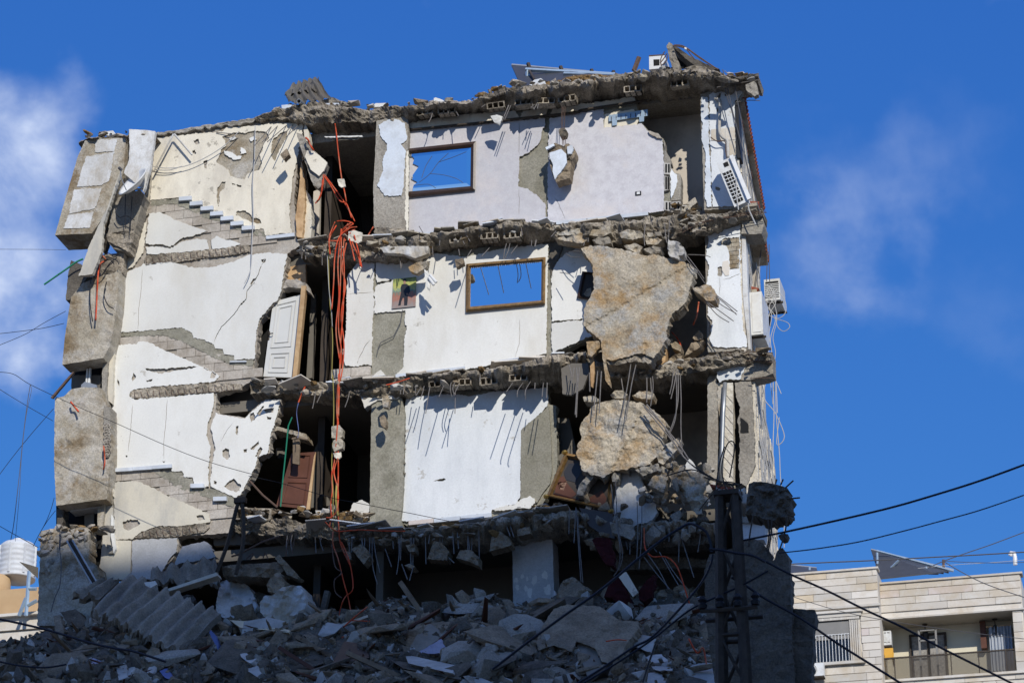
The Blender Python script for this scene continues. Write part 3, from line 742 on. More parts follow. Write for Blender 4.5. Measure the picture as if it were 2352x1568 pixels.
f3 = ragged('slab_edge', [(688, 552), (780, 553), (860, 545), (940, 545), (1000, 535), (1100, 515), (1200, 508), (1280, 515), (1350, 513), (1440, 505), (1540, 495), (1640, 488), (1752, 481)],
            [(688, 583), (780, 596), (860, 597), (960, 592), (1000, 575), (1100, 562), (1250, 555), (1290, 552), (1350, 555), (1440, 556), (1540, 550), (1620, 527), (1700, 505), (1752, 492)], 'slab_concrete', B, over=slab_over([(690, .15), (860, .25), (1000, .45), (1300, .55), (1400, .45), (1550, .4), (1750, .2)]), cut=slab_over([(690, .2), (960, .3), (1020, 1), (1290, 1), (1340, .3), (1750, .1)]), seed=2)
f2 = ragged('slab_edge', [(575, 872), (680, 876), (780, 880), (920, 868), (1000, 857), (1080, 850), (1150, 842), (1280, 817), (1345, 806)],
            [(575, 901), (700, 904), (780, 914), (900, 909), (1000, 897), (1150, 890), (1290, 880), (1345, 850)], 'slab_concrete', B, over=slab_over([(575, .12), (800, .22), (960, .35), (1040, .48), (1350, .8)]), cut=slab_over([(575, .1), (900, .3), (1000, .9), (1350, 1)]), seed=3)
f2b = ragged('slab_edge', [(1345, 820), (1400, 838), (1500, 842), (1620, 818), (1700, 806), (1772, 806)], [(1345, 850), (1400, 868), (1500, 872), (1640, 848), (1700, 835), (1772, 826)], 'slab_concrete', B, over=slab_over([(1345, .6), (1620, .3), (1770, .2)]), seed=4)
f1 = ragged('slab_edge', [(540, 1190), (700, 1194), (790, 1205), (930, 1216), (1000, 1207), (1100, 1196), (1200, 1180), (1330, 1172), (1400, 1190), (1640, 1200)],
            [(540, 1223), (700, 1233), (800, 1240), (950, 1252), (1100, 1248), (1200, 1242), (1330, 1215), (1400, 1235), (1640, 1225)], 'slab_concrete', B, over=slab_over([(540, .2), (900, .4), (1200, .7), (1640, .4)]), cut=slab_over([(540, .1), (800, .4), (1000, .8), (1300, .8), (1640, .2)]), seed=5)

# hollow blocks hanging under the edges
hb = MB()
for x in (-.19, -.07, .05, .17): hb.box((x, -.09, -.085), (x+.022, .10, .085))
hb.box((-.19, -.09, .065), (.192, .10, .085)); hb.box((-.19, -.09, -.085), (.192, .10, -.065)); hb.box((-.19, .08, -.085), (.192, .10, .085))
HB = bpy.data.meshes.new('hollow_block'); HB.from_pydata(hb.V, [], hb.F); HB.materials.append(MATS['slab_concrete']); HB.update()
R = random.Random(12)
def hang_blocks(par, pts, Yf, skip=.2):
    n = len(pts)-1
    for (a, b) in zip(pts, pts[1:]):
        L = b[0]-a[0]; k = max(1, int(L/46))
        for i in range(k):
            if R.random() < skip: continue
            t = (i+.5)/k
            x, y = a[0]+L*t, a[1]+(b[1]-a[1])*t
            o = bpy.data.objects.new('hollow_block', HB)
            p = U(x, y, -(Yf(x)) + R.uniform(-.03, .08))
            place(o, p, par)
            o.rotation_euler = (R.uniform(-.2, .05), R.uniform(-.07, .07), R.uniform(-.1, .1)); o.scale = (1, 1, R.uniform(.85, 1.05))
hang_blocks(roof, [(955, 262), (1100, 252), (1180, 240), (1280, 236), (1380, 218), (1480, 206), (1590, 190)], slab_over([(940, .26), (1150, .36), (1500, .42), (1740, .3)]))
hang_blocks(f3, [(1010, 560), (1100, 548), (1260, 540)], slab_over([(1000, .28), (1300, .36)]))
hang_blocks(f2, [(980, 888), (1090, 880), (1160, 875), (1290, 860)], slab_over([(1000, .3), (1350, .55)]))

# loose stones lying on and caught in the edges
def crumbs(par, line, n, seed, ymin=-.45, ymax=.05, mats=('slab_concrete', 'concrete', 'rubble_b', 'block_work', 'rubble_white', 'soil', 'old_render'), s=(.07, .24), dy=(-7, 3), name='broken_piece'):
    R = random.Random(seed)
    for i in range(n):
        j = R.randrange(len(line)-1); t = R.random()
        a, b = line[j], line[j+1]
        x, y = a[0]+(b[0]-a[0])*t, a[1]+(b[1]-a[1])*t + R.uniform(*dy)
        q = R.uniform(*s)
        frag(name, U(x, y, R.uniform(ymin, ymax)), (q*R.uniform(.9, 1.5), q*R.uniform(.6, 1), q*R.uniform(.2, .55)), R.choice(mats), par, R, rot=(R.uniform(-.35, .35), R.uniform(-.35, .35), R.uniform(0, 6.3)))
crumbs(roof, [(590, 268), (740, 237), (860, 250), (940, 245), (1090, 228), (1150, 204)], 60, 3, -.2, .5)
crumbs(roof, [(1150, 204), (1400, 176), (1560, 160), (1700, 178), (1735, 180)], 46, 4, -.5, .3)
crumbs(roof, [(1150, 208), (1400, 182), (1560, 166), (1700, 182)], 46, 24, -.8, -.4, mats=('slab_concrete', 'concrete', 'old_render'), dy=(-5, 7))
crumbs(f3, [(690, 560), (860, 560), (1000, 545), (1100, 525), (1280, 520), (1540, 500), (1640, 492)], 110, 5, -.45, -.05, dy=(-6, 24))
crumbs(f3, [(1440, 535), (1540, 530), (1620, 515), (1700, 495)], 60, 15, -.45, -.1, mats=('slab_concrete', 'concrete', 'rubble_a'), dy=(-12, 18))
crumbs(f2, [(580, 878), (780, 885), (920, 872), (1080, 855), (1280, 822), (1340, 810)], 90, 6, -.5, -.05, dy=(-6, 26))
crumbs(f2b, [(1400, 842), (1500, 850), (1620, 822), (1760, 812)], 70, 7, -.45, .05, dy=(-10, 18))
crumbs(f1, [(545, 1185), (700, 1180), (790, 1185), (850, 1190)], 90, 8, -.35, .1, dy=(-12, 10), s=(.08, .3))
crumbs(f1, [(800, 1215), (950, 1222), (1100, 1205), (1330, 1175)], 70, 9, -.6, -.1, dy=(-6, 26))
crumbs(f1, [(1190, 1170), (1290, 1162)], 26, 10, -.5, -.1, s=(.05, .15))
# floor tiles and screed still sticking out of the upper edges
R = random.Random(61)
for par, line, yy in ((f3, [(700, 553), (860, 546), (1000, 534), (1100, 514), (1280, 513), (1540, 494)], .3), (f2, [(590, 873), (780, 880), (920, 867), (1080, 849), (1280, 816)], .32), (f1, [(560, 1188), (790, 1203), (930, 1214), (1100, 1194), (1290, 1168)], .4)):
    for i in range(22):
        j = R.randrange(len(line)-1); t = R.random(); a, b = line[j], line[j+1]
        x, y = a[0]+(b[0]-a[0])*t, a[1]+(b[1]-a[1])*t
        p = U(x, y+R.uniform(-2, 3), -yy*R.uniform(.7, 1.3))
        M = Matrix.Translation(p) @ Euler((R.uniform(-.25, .1), R.uniform(-.12, .12), R.uniform(-.4, .4))).to_matrix().to_4x4()
        w = R.uniform(.12, .34)
        MB().box((-w, -.12, -.012), (w, .35, .012), M).build('floor_tile', R.choice(['cladding_stone_1', 'cladding_stone_0', 'marble', 'old_render', 'concrete']), par)
crumbs(sw, [(195, 312), (290, 310)], 12, 11, -.5, -.2, s=(.06, .2))

# ---- room walls of the three storeys ---------------------------------------------------------
def wall(outer, holes=(), Y=.05, t=.2, m='beam_concrete', name='room_wall'):
    return sheet(name, outer, Y, t, m, B, holes=holes, jag=1.2, rag=.02)

# top storey
TOPW = cB([(1040, 465), (1500, 400), (1900, 370)]) + cC([(0, 680), (360, 640), (800, 600), (1060, 555), (1075, 650), (1115, 770), (1165, 830), (1235, 868), (1280, 890), (1300, 1000), (1340, 1100), (1345, 1470), (440, 1556)]) + cB([(1040, 1378)])
w3 = wall(TOPW)
PIPE = cB([(1050, 528), (1640, 470), (1910, 440), (2350, 395)]) + cC([(640, 668), (900, 628), (1150, 592)])
CRK = cC([(372, 690), (380, 760), (378, 900), (376, 1100), (372, 1300), (368, 1525)])
plaster(cB([(1045, 470), (1500, 405), (1880, 378), (1910, 420), (1915, 440), (1640, 468, 0), (1050, 524, 0)]), 'cream_plaster', w3)
plaster(cB([(1925, 438), (1930, 400), (1960, 380), (2140, 350), (2125, 418)]), 'cream_plaster', w3)
plaster(cC([(390, 712), (420, 650), (600, 622), (810, 600), (1055, 560), (1060, 602), (830, 636), (640, 664), (480, 690)]), 'cream_plaster', w3)
LAVH = cB([(2100, 515), (2125, 510), (2124, 1100), (2090, 1072), (2060, 1040), (1990, 990), (1912, 970), (1917, 742), (1990, 712), (2060, 650), (2090, 600)])
LAVL = cB([(1045, 540), (1640, 480), (1900, 452), (1912, 500), (1918, 740), (1990, 710), (2060, 648), (2088, 600), (2098, 510), (2125, 505), (2120, 440)])[:9] + cB([(2128, 434), (2132, 520)])
plaster(cB([(1045, 540), (1640, 482), (1900, 455), (2118, 436), (2116, 508), (2098, 515), (2086, 598), (2058, 648), (1988, 708), (1915, 740), (1908, 972), (1988, 994), (2056, 1044), (2088, 1076), (2120, 1110), (2124, 1235), (1700, 1290), (1250, 1352), (1048, 1374)]), 'lavender_plaster', w3, holes=[crack(cB([(1915, 470), (1913, 560), (1915, 640), (1912, 730)]), .9), crack(cB([(1912, 985), (1914, 1100), (1912, 1210)]), .7)])
plaster(cC([(392, 730), (600, 690), (815, 660), (812, 700), (815, 806), (1075, 782), (1110, 772), (1160, 832), (1230, 870), (1272, 892), (1280, 1000), (1284, 1100), (1286, 1200), (1285, 1458), (900, 1500), (440, 1545), (375, 1548), (372, 1300), (380, 1100), (380, 900)]), 'lavender_plaster', w3, holes=[crack(cC([(415, 1340), (455, 1390), (480, 1450), (505, 1500), (515, 1535)]), .8)])
sheet('patch', cC([(818, 700), (1050, 660), (1090, 750), (1072, 783), (818, 805)]), .02, .02, 'cream_plaster', w3, jag=.8)
MB().tube(spline([tuple(U(*p, -.05)) for p in PIPE], 4), .028, 8).build('conduit', 'dark_steel', w3, smooth=True)
for a, b in ((0, .33), (.34, .66), (.67, 1)):
    L = lambda t: (440+(1160-440)*t, 1550+(1475-1550)*t)
    (x0, y0), (x1, y1) = L(a), L(b)
    sheet('skirting', cC([(x0, y0-12, 0), (x1, y1-12, 0), (x1, y1+14, 0), (x0, y0+14, 0)]), -.025, .05, 'marble', w3, jag=0)
sheet('skirting', cB([(1050, 1345, 0), (1250, 1322), (1240, 1355), (1050, 1375)]), -.025, .05, 'marble', w3, jag=.5)
# torn end of the lavender wall: ragged block ends
for p in ([(1284, 1080), (1335, 1085), (1330, 1170), (1286, 1170)], [(1286, 1180), (1330, 1190), (1328, 1290), (1288, 1300)], [(1286, 1380), (1345, 1385), (1340, 1460), (1288, 1450)], [(1350, 1385), (1415, 1380), (1410, 1450), (1350, 1455)]):
    q = sheet('block', cC(p), -.02, .2, 'rubble_white', w3, jag=.8)
    x0, x1 = min(a for a, b in p), max(a for a, b in p); y0, y1 = min(b for a, b in p), max(b for a, b in p)
    for i in range(2):
        xx = x0+(x1-x0)*(.22+.42*i)
        sheet('cavity', cC([(xx, y0+10, 0), (xx+14, y0+10, 0), (xx+14, y1-12, 0), (xx, y1-12, 0)]), -.024, .004, 'void_black', w3, jag=0)  # black strip painted for the shade inside each block cell
sheet('broken_block', cC([(1285, 900), (1300, 990), (1340, 1060), (1345, 1090), (1288, 1082)]), .0, .22, 'concrete', w3, jag=1.4)
sheet('broken_block', cC([(1338, 1120), (1370, 1160), (1412, 1168), (1420, 1230), (1415, 1370), (1340, 1378), (1335, 1280)]), .04, .25, 'concrete', w3, jag=1.2)
plaster(cC([(1340, 1125), (1388, 1175), (1392, 1225), (1372, 1290), (1340, 1360), (1336, 1260)]), 'pale_plaster', w3, Y=.01)
sheet('broken_block', cC([(1160, 830), (1240, 850), (1270, 890), (1230, 885), (1170, 850)]), -.05, .2, 'block_work', w3, jag=1.2)
crumbs(w3, cC([(1290, 1470), (1420, 1450), (1560, 1460)]), 40, 31, -.2, .6, s=(.06, .22), dy=(-14, 6))
for p in ([(1460, 1400), (1530, 1350), (1545, 1390), (1480, 1445)], [(1420, 1420), (1455, 1400), (1480, 1440), (1430, 1480)]):
    sheet('broken_block', cC(p), .25, .3, 'old_render', w3, jag=.8)

# middle storey
w2 = wall(cE([(572, 390), (640, 300), (790, 250), (1050, 240), (1400, 190), (2150, 135)]) + cF([(400, 240), (500, 255), (640, 255), (760, 300), (790, 900), (660, 1010), (420, 1110)]) + cE([(2130, 1020), (1480, 1150), (940, 1205), (520, 1245), (535, 1000), (556, 800), (562, 540)]))
plaster(cE([(572, 395), (640, 305), (782, 262), (776, 400), (770, 480), (780, 600), (770, 700), (762, 800), (764, 900), (758, 1100), (700, 1090), (620, 1110), (548, 1095), (532, 1000), (557, 800), (562, 540)]), 'white_plaster', w2, holes=[crack(cE([(566, 540), (650, 535), (765, 525)]), .9), crack(cE([(745, 895), (700, 960), (660, 1040), (645, 1085)]), 1.0)])
plaster(cE([(795, 258), (1050, 262), (1250, 220), (1500, 250), (1800, 180), (2140, 148), (2138, 400), (2130, 700), (2128, 1005), (1900, 1060), (1490, 1132), (948, 1192), (945, 1175), (1008, 1105), (1012, 900), (1034, 790), (1018, 780), (1022, 668), (775, 692), (785, 610), (776, 540), (790, 480), (830, 458), (915, 440), (915, 425), (800, 450), (788, 380)]), 'white_plaster', w2, holes=[crack(cE([(1915, 735), (1920, 850), (1915, 930), (1880, 1040)]), .8)])
plaster(cF([(404, 500), (425, 430), (460, 370), (520, 315), (640, 268), (730, 340), (760, 480), (760, 820), (660, 832), (520, 842), (405, 850)]), 'white_plaster', w2)
plaster(cF([(404, 868), (520, 852), (660, 842), (760, 832), (755, 950), (640, 1000), (415, 1096), (402, 1000)]), 'white_plaster', w2)
blocks(cE([(535, 1105), (750, 1105), (745, 1225), (525, 1240)]), w2, seed=9)
sheet('patch', cE([(765, 690), (1040, 660), (1030, 1130), (950, 1200), (760, 1210)]), .034, .012, 'beam_concrete', w2, jag=.5)
plaster(cE([(765, 1185), (800, 1150), (830, 1135), (858, 1165), (870, 1195), (768, 1200)]), 'white_plaster', w2, Y=-.02)
sheet('skirting', cE([(762, 1185, 0), (868, 1175, 0), (870, 1205, 0), (762, 1212, 0)]), -.05, .06, 'marble', w2, jag=0)
for a, b in ((0, .36), (.365, .7), (.705, 1)):
    L = lambda t: (945+545*t, 1180-62*t)
    (x0, y0), (x1, y1) = L(a), L(b)
    sheet('skirting', cE([(x0, y0-12, 0), (x1, y1-12, 0), (x1, y1+15, 0), (x0, y0+15, 0)]), -.025, .05, 'marble', w2, jag=0)
sheet('beam_stub', cF([(388, 232), (490, 232), (485, 290), (450, 380), (415, 440), (400, 500), (390, 380)]), .012, .1, 'dark_concrete', w2, jag=1)
MB().tube([U(*p, -.03) for p in cE([(1000, 665), (985, 760), (930, 870), (830, 920), (810, 960), (800, 1010)])], .008, 5).build('wire', 'grey_cable', w2)

# lower storey
w1 = wall(cH([(1215, 150), (1500, 130), (2340, 90), (2345, 230), (2400, 240), (2410, 700), (2360, 900), (2260, 1060), (1900, 1120), (1230, 1180), (1175, 1150), (1195, 900)]), m='beam_concrete')
plaster(cH([(1228, 165), (1420, 165), (1500, 150), (1640, 150), (1720, 165), (1900, 130), (2330, 98), (2338, 215), (2290, 290), (2190, 370), (2130, 425), (2122, 600), (2118, 950), (2085, 1008), (1900, 1050), (1890, 1080), (1240, 1142), (1182, 1138), (1190, 1000), (1197, 900), (1212, 800), (1208, 600), (1222, 480), (1210, 300)]), 'pale_plaster', w1, jag=1.8, holes=[cH([(1430, 832), (1480, 815), (1530, 810), (1535, 820), (1490, 830)])])
plaster(cH([(1900, 1052), (2000, 1020), (2070, 1015), (2130, 970), (2190, 945), (2230, 965), (2235, 1000), (2200, 1040), (2130, 1040), (1960, 1062)]), 'white_plaster', w1, Y=-.03)
for a, b in ((0, .3), (.305, .62), (.625, 1)):
    L = lambda t: (1243+650*t, 1157-64*t)
    (x0, y0), (x1, y1) = L(a), L(b)
    sheet('skirting', cH([(x0, y0-16, 0), (x1, y1-16, 0), (x1, y1+16, 0), (x0, y0+16, 0)]), -.025, .05, 'marble' if a else 'cladding_stone_4', w1, jag=0)

# ---- columns ----------------------------------------------------------------------------------
k3 = sheet('column', cB([(798, 405), (1035, 380), (1046, 480), (1040, 700), (1032, 1325), (1000, 1310), (900, 1300), (776, 1290), (770, 1000), (790, 600)]), -.16, .42, 'concrete', B, jag=.8, rag=.01)
plaster(cB([(810, 490), (850, 465), (930, 435), (1020, 480), (1035, 600), (985, 640), (1025, 690), (1010, 960), (990, 1045), (860, 1045), (800, 960), (850, 850), (840, 780), (870, 700), (880, 640), (830, 580)]), 'blue_plaster', k3, Y=-.185)
plaster(cB([(1022, 980), (1030, 700), (1047, 690), (1046, 1340), (1030, 1312), (1018, 1200)]), 'cream_plaster', k3, Y=-.17)
sheet('column_foot', cB([(775, 1290), (1010, 1305), (1040, 1340), (1030, 1395), (960, 1390), (880, 1420), (790, 1420)]), -.22, .5, 'slab_concrete', B, jag=2, grid=6, bump=.08)
k1 = sheet('column', cH([(958, 180), (1070, 165), (1190, 180), (1212, 300), (1206, 600), (1200, 900), (1180, 1130), (1195, 1190), (1215, 1218), (936, 1218), (940, 1000), (945, 600), (950, 300)]), -.10, .4, 'beam_concrete', B, jag=.8)
for i, y in enumerate((470, 520, 575, 640, 690, 770)):
    (a, b), = cH([(1212, y)])
    frag('broken_piece', U(a, b, -.06), (.06, .06, .10), 'slab_concrete', k1, R)
k1b = sheet('column', cI([(165, 432), (230, 370), (320, 300), (382, 242), (400, 500), (406, 750), (392, 850), (330, 930), (290, 1000), (240, 960), (160, 985), (162, 700)]), .0, .3, 'beam_concrete', B, jag=.8)
k0 = sheet('column', cL([(95, 450), (410, 440), (425, 900), (430, 1100), (105, 1100), (100, 700)]), .1, .5, 'grey_render', B, jag=.6)
R = random.Random(3)
for i in range(10):
    x, y = R.uniform(110, 390), R.uniform(560, 880)
    r = R.uniform(8, 30)
    plaster(cL([(x+r*math.cos(q)*R.uniform(.5, 1.2), y+1.6*r*math.sin(q)*R.uniform(.5, 1.2)) for q in [k*.9 for k in range(7)]]), 'white_plaster', k0, Y=.095, t=.004)
for pts in ([(160, 985), (240, 955), (290, 1005), (250, 1040), (180, 1040)],):
    pass

# ---- end wall and side wall at the right-hand end ----------------------------------------------
e3 = sheet('end_wall', cC([(1570, 545), (1700, 505), (1900, 470), (1925, 472), (1900, 540), (1880, 585), (1842, 600), (1848, 1040), (1852, 1440), (1600, 1450), (1592, 1200), (1585, 950), (1575, 800)]), .03, .25, 'concrete', B, jag=.9)
plaster(cC([(1580, 562), (1630, 570), (1636, 760), (1640, 900), (1650, 1100), (1655, 1300), (1660, 1425), (1620, 1420), (1605, 1330), (1610, 1200), (1612, 1000), (1578, 890), (1590, 780), (1575, 700)]), 'blue_plaster', e3)
plaster(cC([(1640, 548), (1700, 512), (1900, 475), (1918, 478), (1875, 575), (1842, 592), (1842, 810), (1845, 1000), (1848, 1300), (1840, 1420), (1668, 1425), (1660, 1300), (1655, 1100), (1645, 900), (1642, 760), (1645, 650)]), 'pale_plaster', e3, holes=[cC([(1690, 560), (1712, 530), (1735, 540), (1720, 590), (1695, 590)]), cC([(1760, 545), (1790, 540), (1785, 560), (1765, 560)]), cC([(1690, 1265), (1730, 1285), (1720, 1300), (1690, 1290)]), cC([(1700, 640), (1720, 650), (1710, 690), (1698, 670)])])
for p in ([(1655, 820, 0), (1762, 808, 0), (1765, 905, 0), (1655, 905, 0)], [(1766, 808, 0), (1842, 800, 0), (1842, 898, 0), (1768, 906, 0)], [(1790, 912, 0), (1842, 902, 0), (1844, 1020, 0), (1800, 1030, 0)]):
    sheet('tile', cC(p), -.012, .014, 'cladding_stone_2', e3, jag=.2)
sheet('window_edge', cC([(1842, 595, 0), (1866, 592, 0), (1888, 1040, 0), (1855, 1045, 0)]), -.03, .3, 'black_rubber', B, jag=0)
e2 = sheet('end_wall', cF([(1608, 100), (1885, 45), (1892, 160), (1888, 470), (1900, 660), (1945, 900), (1948, 1075), (1630, 1095), (1622, 850), (1612, 470)]), .03, .25, 'concrete', B, jag=.9)
plaster(cF([(1625, 85), (1750, 62), (1875, 52), (1888, 90), (1882, 165), (1885, 470), (1895, 660), (1905, 900), (1935, 990), (1938, 1050), (1800, 1058), (1665, 1050), (1645, 1000), (1662, 840), (1625, 800), (1640, 620), (1618, 560), (1640, 420), (1612, 360), (1635, 220)]), 'pale_plaster', e2, holes=[
    cF([(1728, 232), (1758, 200), (1876, 192), (1876, 440), (1800, 446), (1798, 360), (1792, 300), (1770, 260), (1730, 250)]), cF([(1705, 430), (1740, 425), (1745, 470), (1735, 500), (1705, 495)]), crack(cF([(1720, 500), (1725, 580), (1715, 650)]), .8), crack(cF([(1745, 525), (1800, 515), (1850, 490), (1880, 480)]), 1.2)])
blocks(cF([(1735, 232), (1760, 205), (1872, 200), (1872, 435), (1800, 440), (1795, 330)]), e2, 'old_render', Y=.012, t=.03, L=.20, H=.095, seed=5)
for p in ([(1745, 385), (1790, 375), (1800, 440), (1795, 490), (1765, 495), (1740, 450)],):
    sheet('tile', cF(p), -.01, .012, 'cladding_stone_1', e2, jag=.5)
sheet('column_side', cF([(1895, 175, 0), (1925, 170, 0), (1945, 660, 0), (1965, 1070, 0), (1948, 1072, 0), (1905, 660, 0)]), .0, .2, 'whitewash', B, jag=0)
sheet('beam_end', cF([(1878, 50), (1930, 20), (2055, 5), (2068, 100), (2050, 165), (1990, 170), (1890, 165), (1900, 100)]), -.10, .5, 'concrete', B, jag=1)
sheet('beam_end', cF([(1700, 1200), (1920, 1200), (2060, 1130), (2140, 1180), (2140, 1260), (2100, 1275), (1960, 1310), (1720, 1310)]), -.05, .4, 'concrete', B, jag=1.2)
plaster(cF([(1702, 1190), (1860, 1195), (1925, 1210), (1900, 1260), (1885, 1305), (1760, 1310), (1720, 1330), (1700, 1280)]), 'pale_plaster', e2, Y=-.075)
e1 = sheet('end_wall', cF([(1625, 1150), (1705, 1180), (1700, 1280)]) + cI([(1700, 40), (1712, 200), (1706, 780), (1690, 860), (1640, 840), (1622, 770), (1628, 300)]), .02, .3, 'concrete', B, jag=.9)
sheet('end_wall', cI([(1704, 60), (1760, 50), (1745, 330), (1735, 600), (1725, 840), (1702, 840), (1720, 500), (1725, 340), (1706, 250)]), .0, .25, 'old_render', B, jag=1.6)
st = sheet('stone_strip', cI([(1760, 62, 0), (1826, 58, 0), (1828, 860, 0), (1738, 850, 0)]), -.02, .25, 'facade_stone', B, jag=0)
for i in range(9):
    y = 130+i*84
    MB().tube([U(*p, -.022) for p in cI([(1752, y), (1826, y+88)])], .006, 4).build('groove', 'grey_cable', st)
MB().tube([U(*p, -.09) for p in cI([(1765, 60), (1750, 300), (1740, 600), (1730, 840)])], .045, 8).build('downpipe', 'steel', B, smooth=True)
sheet('recess_shade', cI([(1826, 60, 0), (1870, 60, 0), (1875, 870, 0), (1828, 870, 0)]), .25, .05, 'void_black', B, jag=0)  # black sheet painted for the dark gap beside the stone strip
sheet('end_wall', cI([(1840, 60), (1900, 45), (1968, 48), (1985, 300), (2000, 700), (1970, 780), (1930, 870), (1885, 850), (1870, 700), (1882, 500), (1862, 350), (1885, 250), (1850, 170)]), -.02, .25, 'concrete', B, jag=1.6, rag=.02)
sheet('recess_shade', cI([(1885, 330), (1945, 380), (1950, 450), (1885, 450)]), -.03, .01, 'void_black', B, jag=1.5)  # black patch on the wall face, painted as a shaded break
# side wall: rough stone courses, each stone a piece of its own
SL = Matrix(((1, -.085, 0, 0), (0, 1, 0, 0), (0, 0, 1, 0), (0, 0, 0, 1)))       # the side wall runs back at a slight angle
sd = MB().box((XR-.08, .02, 1.0), (XR+.015, 5.2, Z4-.1), SL).build('side_wall', 'facade_stone', B)
MB().box((XR+.012, .06, 1.0), (XR+.165, 5.2, Z2-.45), SL).build('side_wall', 'facade_stone', B)
R = random.Random(8)
z = Z1-1.4
while z < Z4-.35:
    y = .04 + R.uniform(0, .3)
    h = R.uniform(.22, .30)
    while y < 5.1:
        l = R.uniform(.35, .7)
        x = XR + (.16 if z+h < Z2-.40 else .012)
        MB().box((x, y+.008, z+.008), (x+R.uniform(.015, .04), min(5.18, y+l-.008), z+h-.008), SL).build('stone', 'facade_stone', sd)
        y += l
    z += h
# eaves with red tiles along the side wall
for zz, y0, y1, d in ((Z3+.05, .3, 3.2, .34), (Z3-1.2, 1.8, 3.6, .16), (Z4-.45, .1, 5.4, .16)):
    ev = MB().box((XR+.05, y0, zz-.07), (XR+d, y1, zz), SL).build('eave', 'old_render', B)
    for i in range(int((y1-y0)/.17)):
        yy = y0+i*.17
        MB().tube([SL @ Vector((XR+.03, yy+.08, zz+.06)), SL @ Vector((XR+d+.03, yy+.08, zz+.0))], .05, 6).build('roof_tile', 'roof_tile', ev)
for zz in (Z2+.4, Z1+1.5, Z1-.6):
    MB().box((XR+.03, 2.5, zz), (XR+.07, 3.4, zz+1.3), SL).build('shutter', 'shutter_grey', B)
    MB().box((XR+.05, 3.5, zz), (XR+.13, 3.55, zz+1.3), SL).build('shutter', 'door_paint', B)

# ---- corridor openings ----------------------------------------------------------------------------
# top: torn door lining with its pale wood, hanging plaster lath at the head
sheet('door_lining', cA([(2165, 470), (2190, 600), (2195, 800), (2175, 1080), (2130, 1070), (2122, 900), (2148, 700)]), -.06, .25, 'pine_wood', B, jag=1.2)
sheet('wall_stub', cA([(2195, 700), (2240, 760), (2250, 1000), (2240, 1080), (2180, 1080), (2200, 900)]), .05, .2, 'cream_plaster', B, jag=1.2)
sheet('wall_stub', cA([(2195, 180), (2225, 250), (2230, 330), (2195, 320), (2185, 240)]), -.03, .2, 'cream_plaster', B, jag=1)
sheet('door_jamb', cB([(302, 1010, 0), (352, 990, 0), (345, 1378, 0), (288, 1380, 0)]), .9, .1, 'dim_wall', B, jag=0)
for p in ([(270, 500), (780, 465), (775, 530), (640, 560), (500, 575), (300, 560)],):
    sheet('ceiling_lath', cB(p), .45, .06, 'interior_paint', B, jag=2)
sheet('ceiling_lath', cB([(440, 592), (650, 585), (655, 605), (445, 612)]), -.05, .03, 'corrugated_metal', B, jag=1.5)
sheet('ceiling_lath', cB([(385, 580), (680, 572), (690, 582), (400, 590)]), -.10, .02, 'white_plaster', B, jag=1)
for i in range(8):
    x0 = 300+i*75
    sheet('panel_board', cB([(x0+60, 520, 0), (x0+130, 515, 0), (x0+240, 1390, 0), (x0+170, 1390, 0)]), 3.0+.01*(i % 2), .04, 'dark_panelling', B, jag=0)
# middle: white panelled door, pine post, wooden lining
sheet('wall_stub', cD([(2075, 130), (2200, 110), (2200, 270), (2060, 250), (2045, 200)]), .25, .1, 'pine_wood', B, jag=1)
sheet('lintel', cD([(2045, 235), (2130, 225), (2210, 265), (2240, 340), (2180, 300), (2080, 290), (2020, 300)]), -.05, .25, 'block_work', B, jag=1.6, grid=6, bump=.04)
sheet('door_jamb', cD([(2245, 350, 0), (2282, 340, 0), (2250, 1000, 0), (2205, 1010, 0)]), 1.0, .12, 'interior_paint', B, jag=0)
sheet('recess_shade', cD([(1800, 520, 0), (1930, 440, 0), (1880, 1000, 0), (1790, 1010, 0)]), .5, .04, 'void_black', B, jag=0)  # black sheet stands for the unlit space beside the door
# lower: back wall seen past the torn stair wall
sheet('ceiling_lath', cG([(1900, 120), (2350, 150), (2350, 240), (2200, 200), (2000, 230), (1720, 280), (1705, 150)]), .6, .1, 'interior_paint', B, jag=2)
sheet('shelf_board', cG([(2170, 400), (2400, 460), (2410, 500), (2180, 430), (2150, 440)]), .1, .4, 'old_render', B, jag=1)
sheet('wall_stub', cH([(555, 470, 0), (555, 860, 0), (640, 1020, 0), (470, 1040, 0), (500, 600, 0)]), 1.2, .15, 'interior_paint', B, jag=0)
# torn plaster edges at the slab under the mid storey
for p in ([(870, 170), (960, 180), (1100, 160), (1170, 150), (1165, 180), (1000, 195), (940, 235), (900, 260)],):
    sheet('broken_edge', cH(p), -.14, .2, 'white_plaster', B, jag=2)
plaster(cH([(785, 1055), (810, 1000), (880, 975), (935, 1010), (938, 1060), (900, 1090), (870, 1135), (810, 1130)]), 'white_plaster', B, Y=-.06, t=.06, holes=[crack(cH([(815, 1085), (850, 1075), (890, 1062)]), 1.2)])
sheet('wall_stub', cH([(700, 1080), (790, 1060), (870, 1135), (935, 1080), (935, 1205), (700, 1205)]), .0, .15, 'block_work', B, jag=1.4)
sheet('wall_stub', cK([(-300, 330), (0, 330), (20, 480), (-280, 490)]), .35, .1, 'interior_paint', B, jag=1)

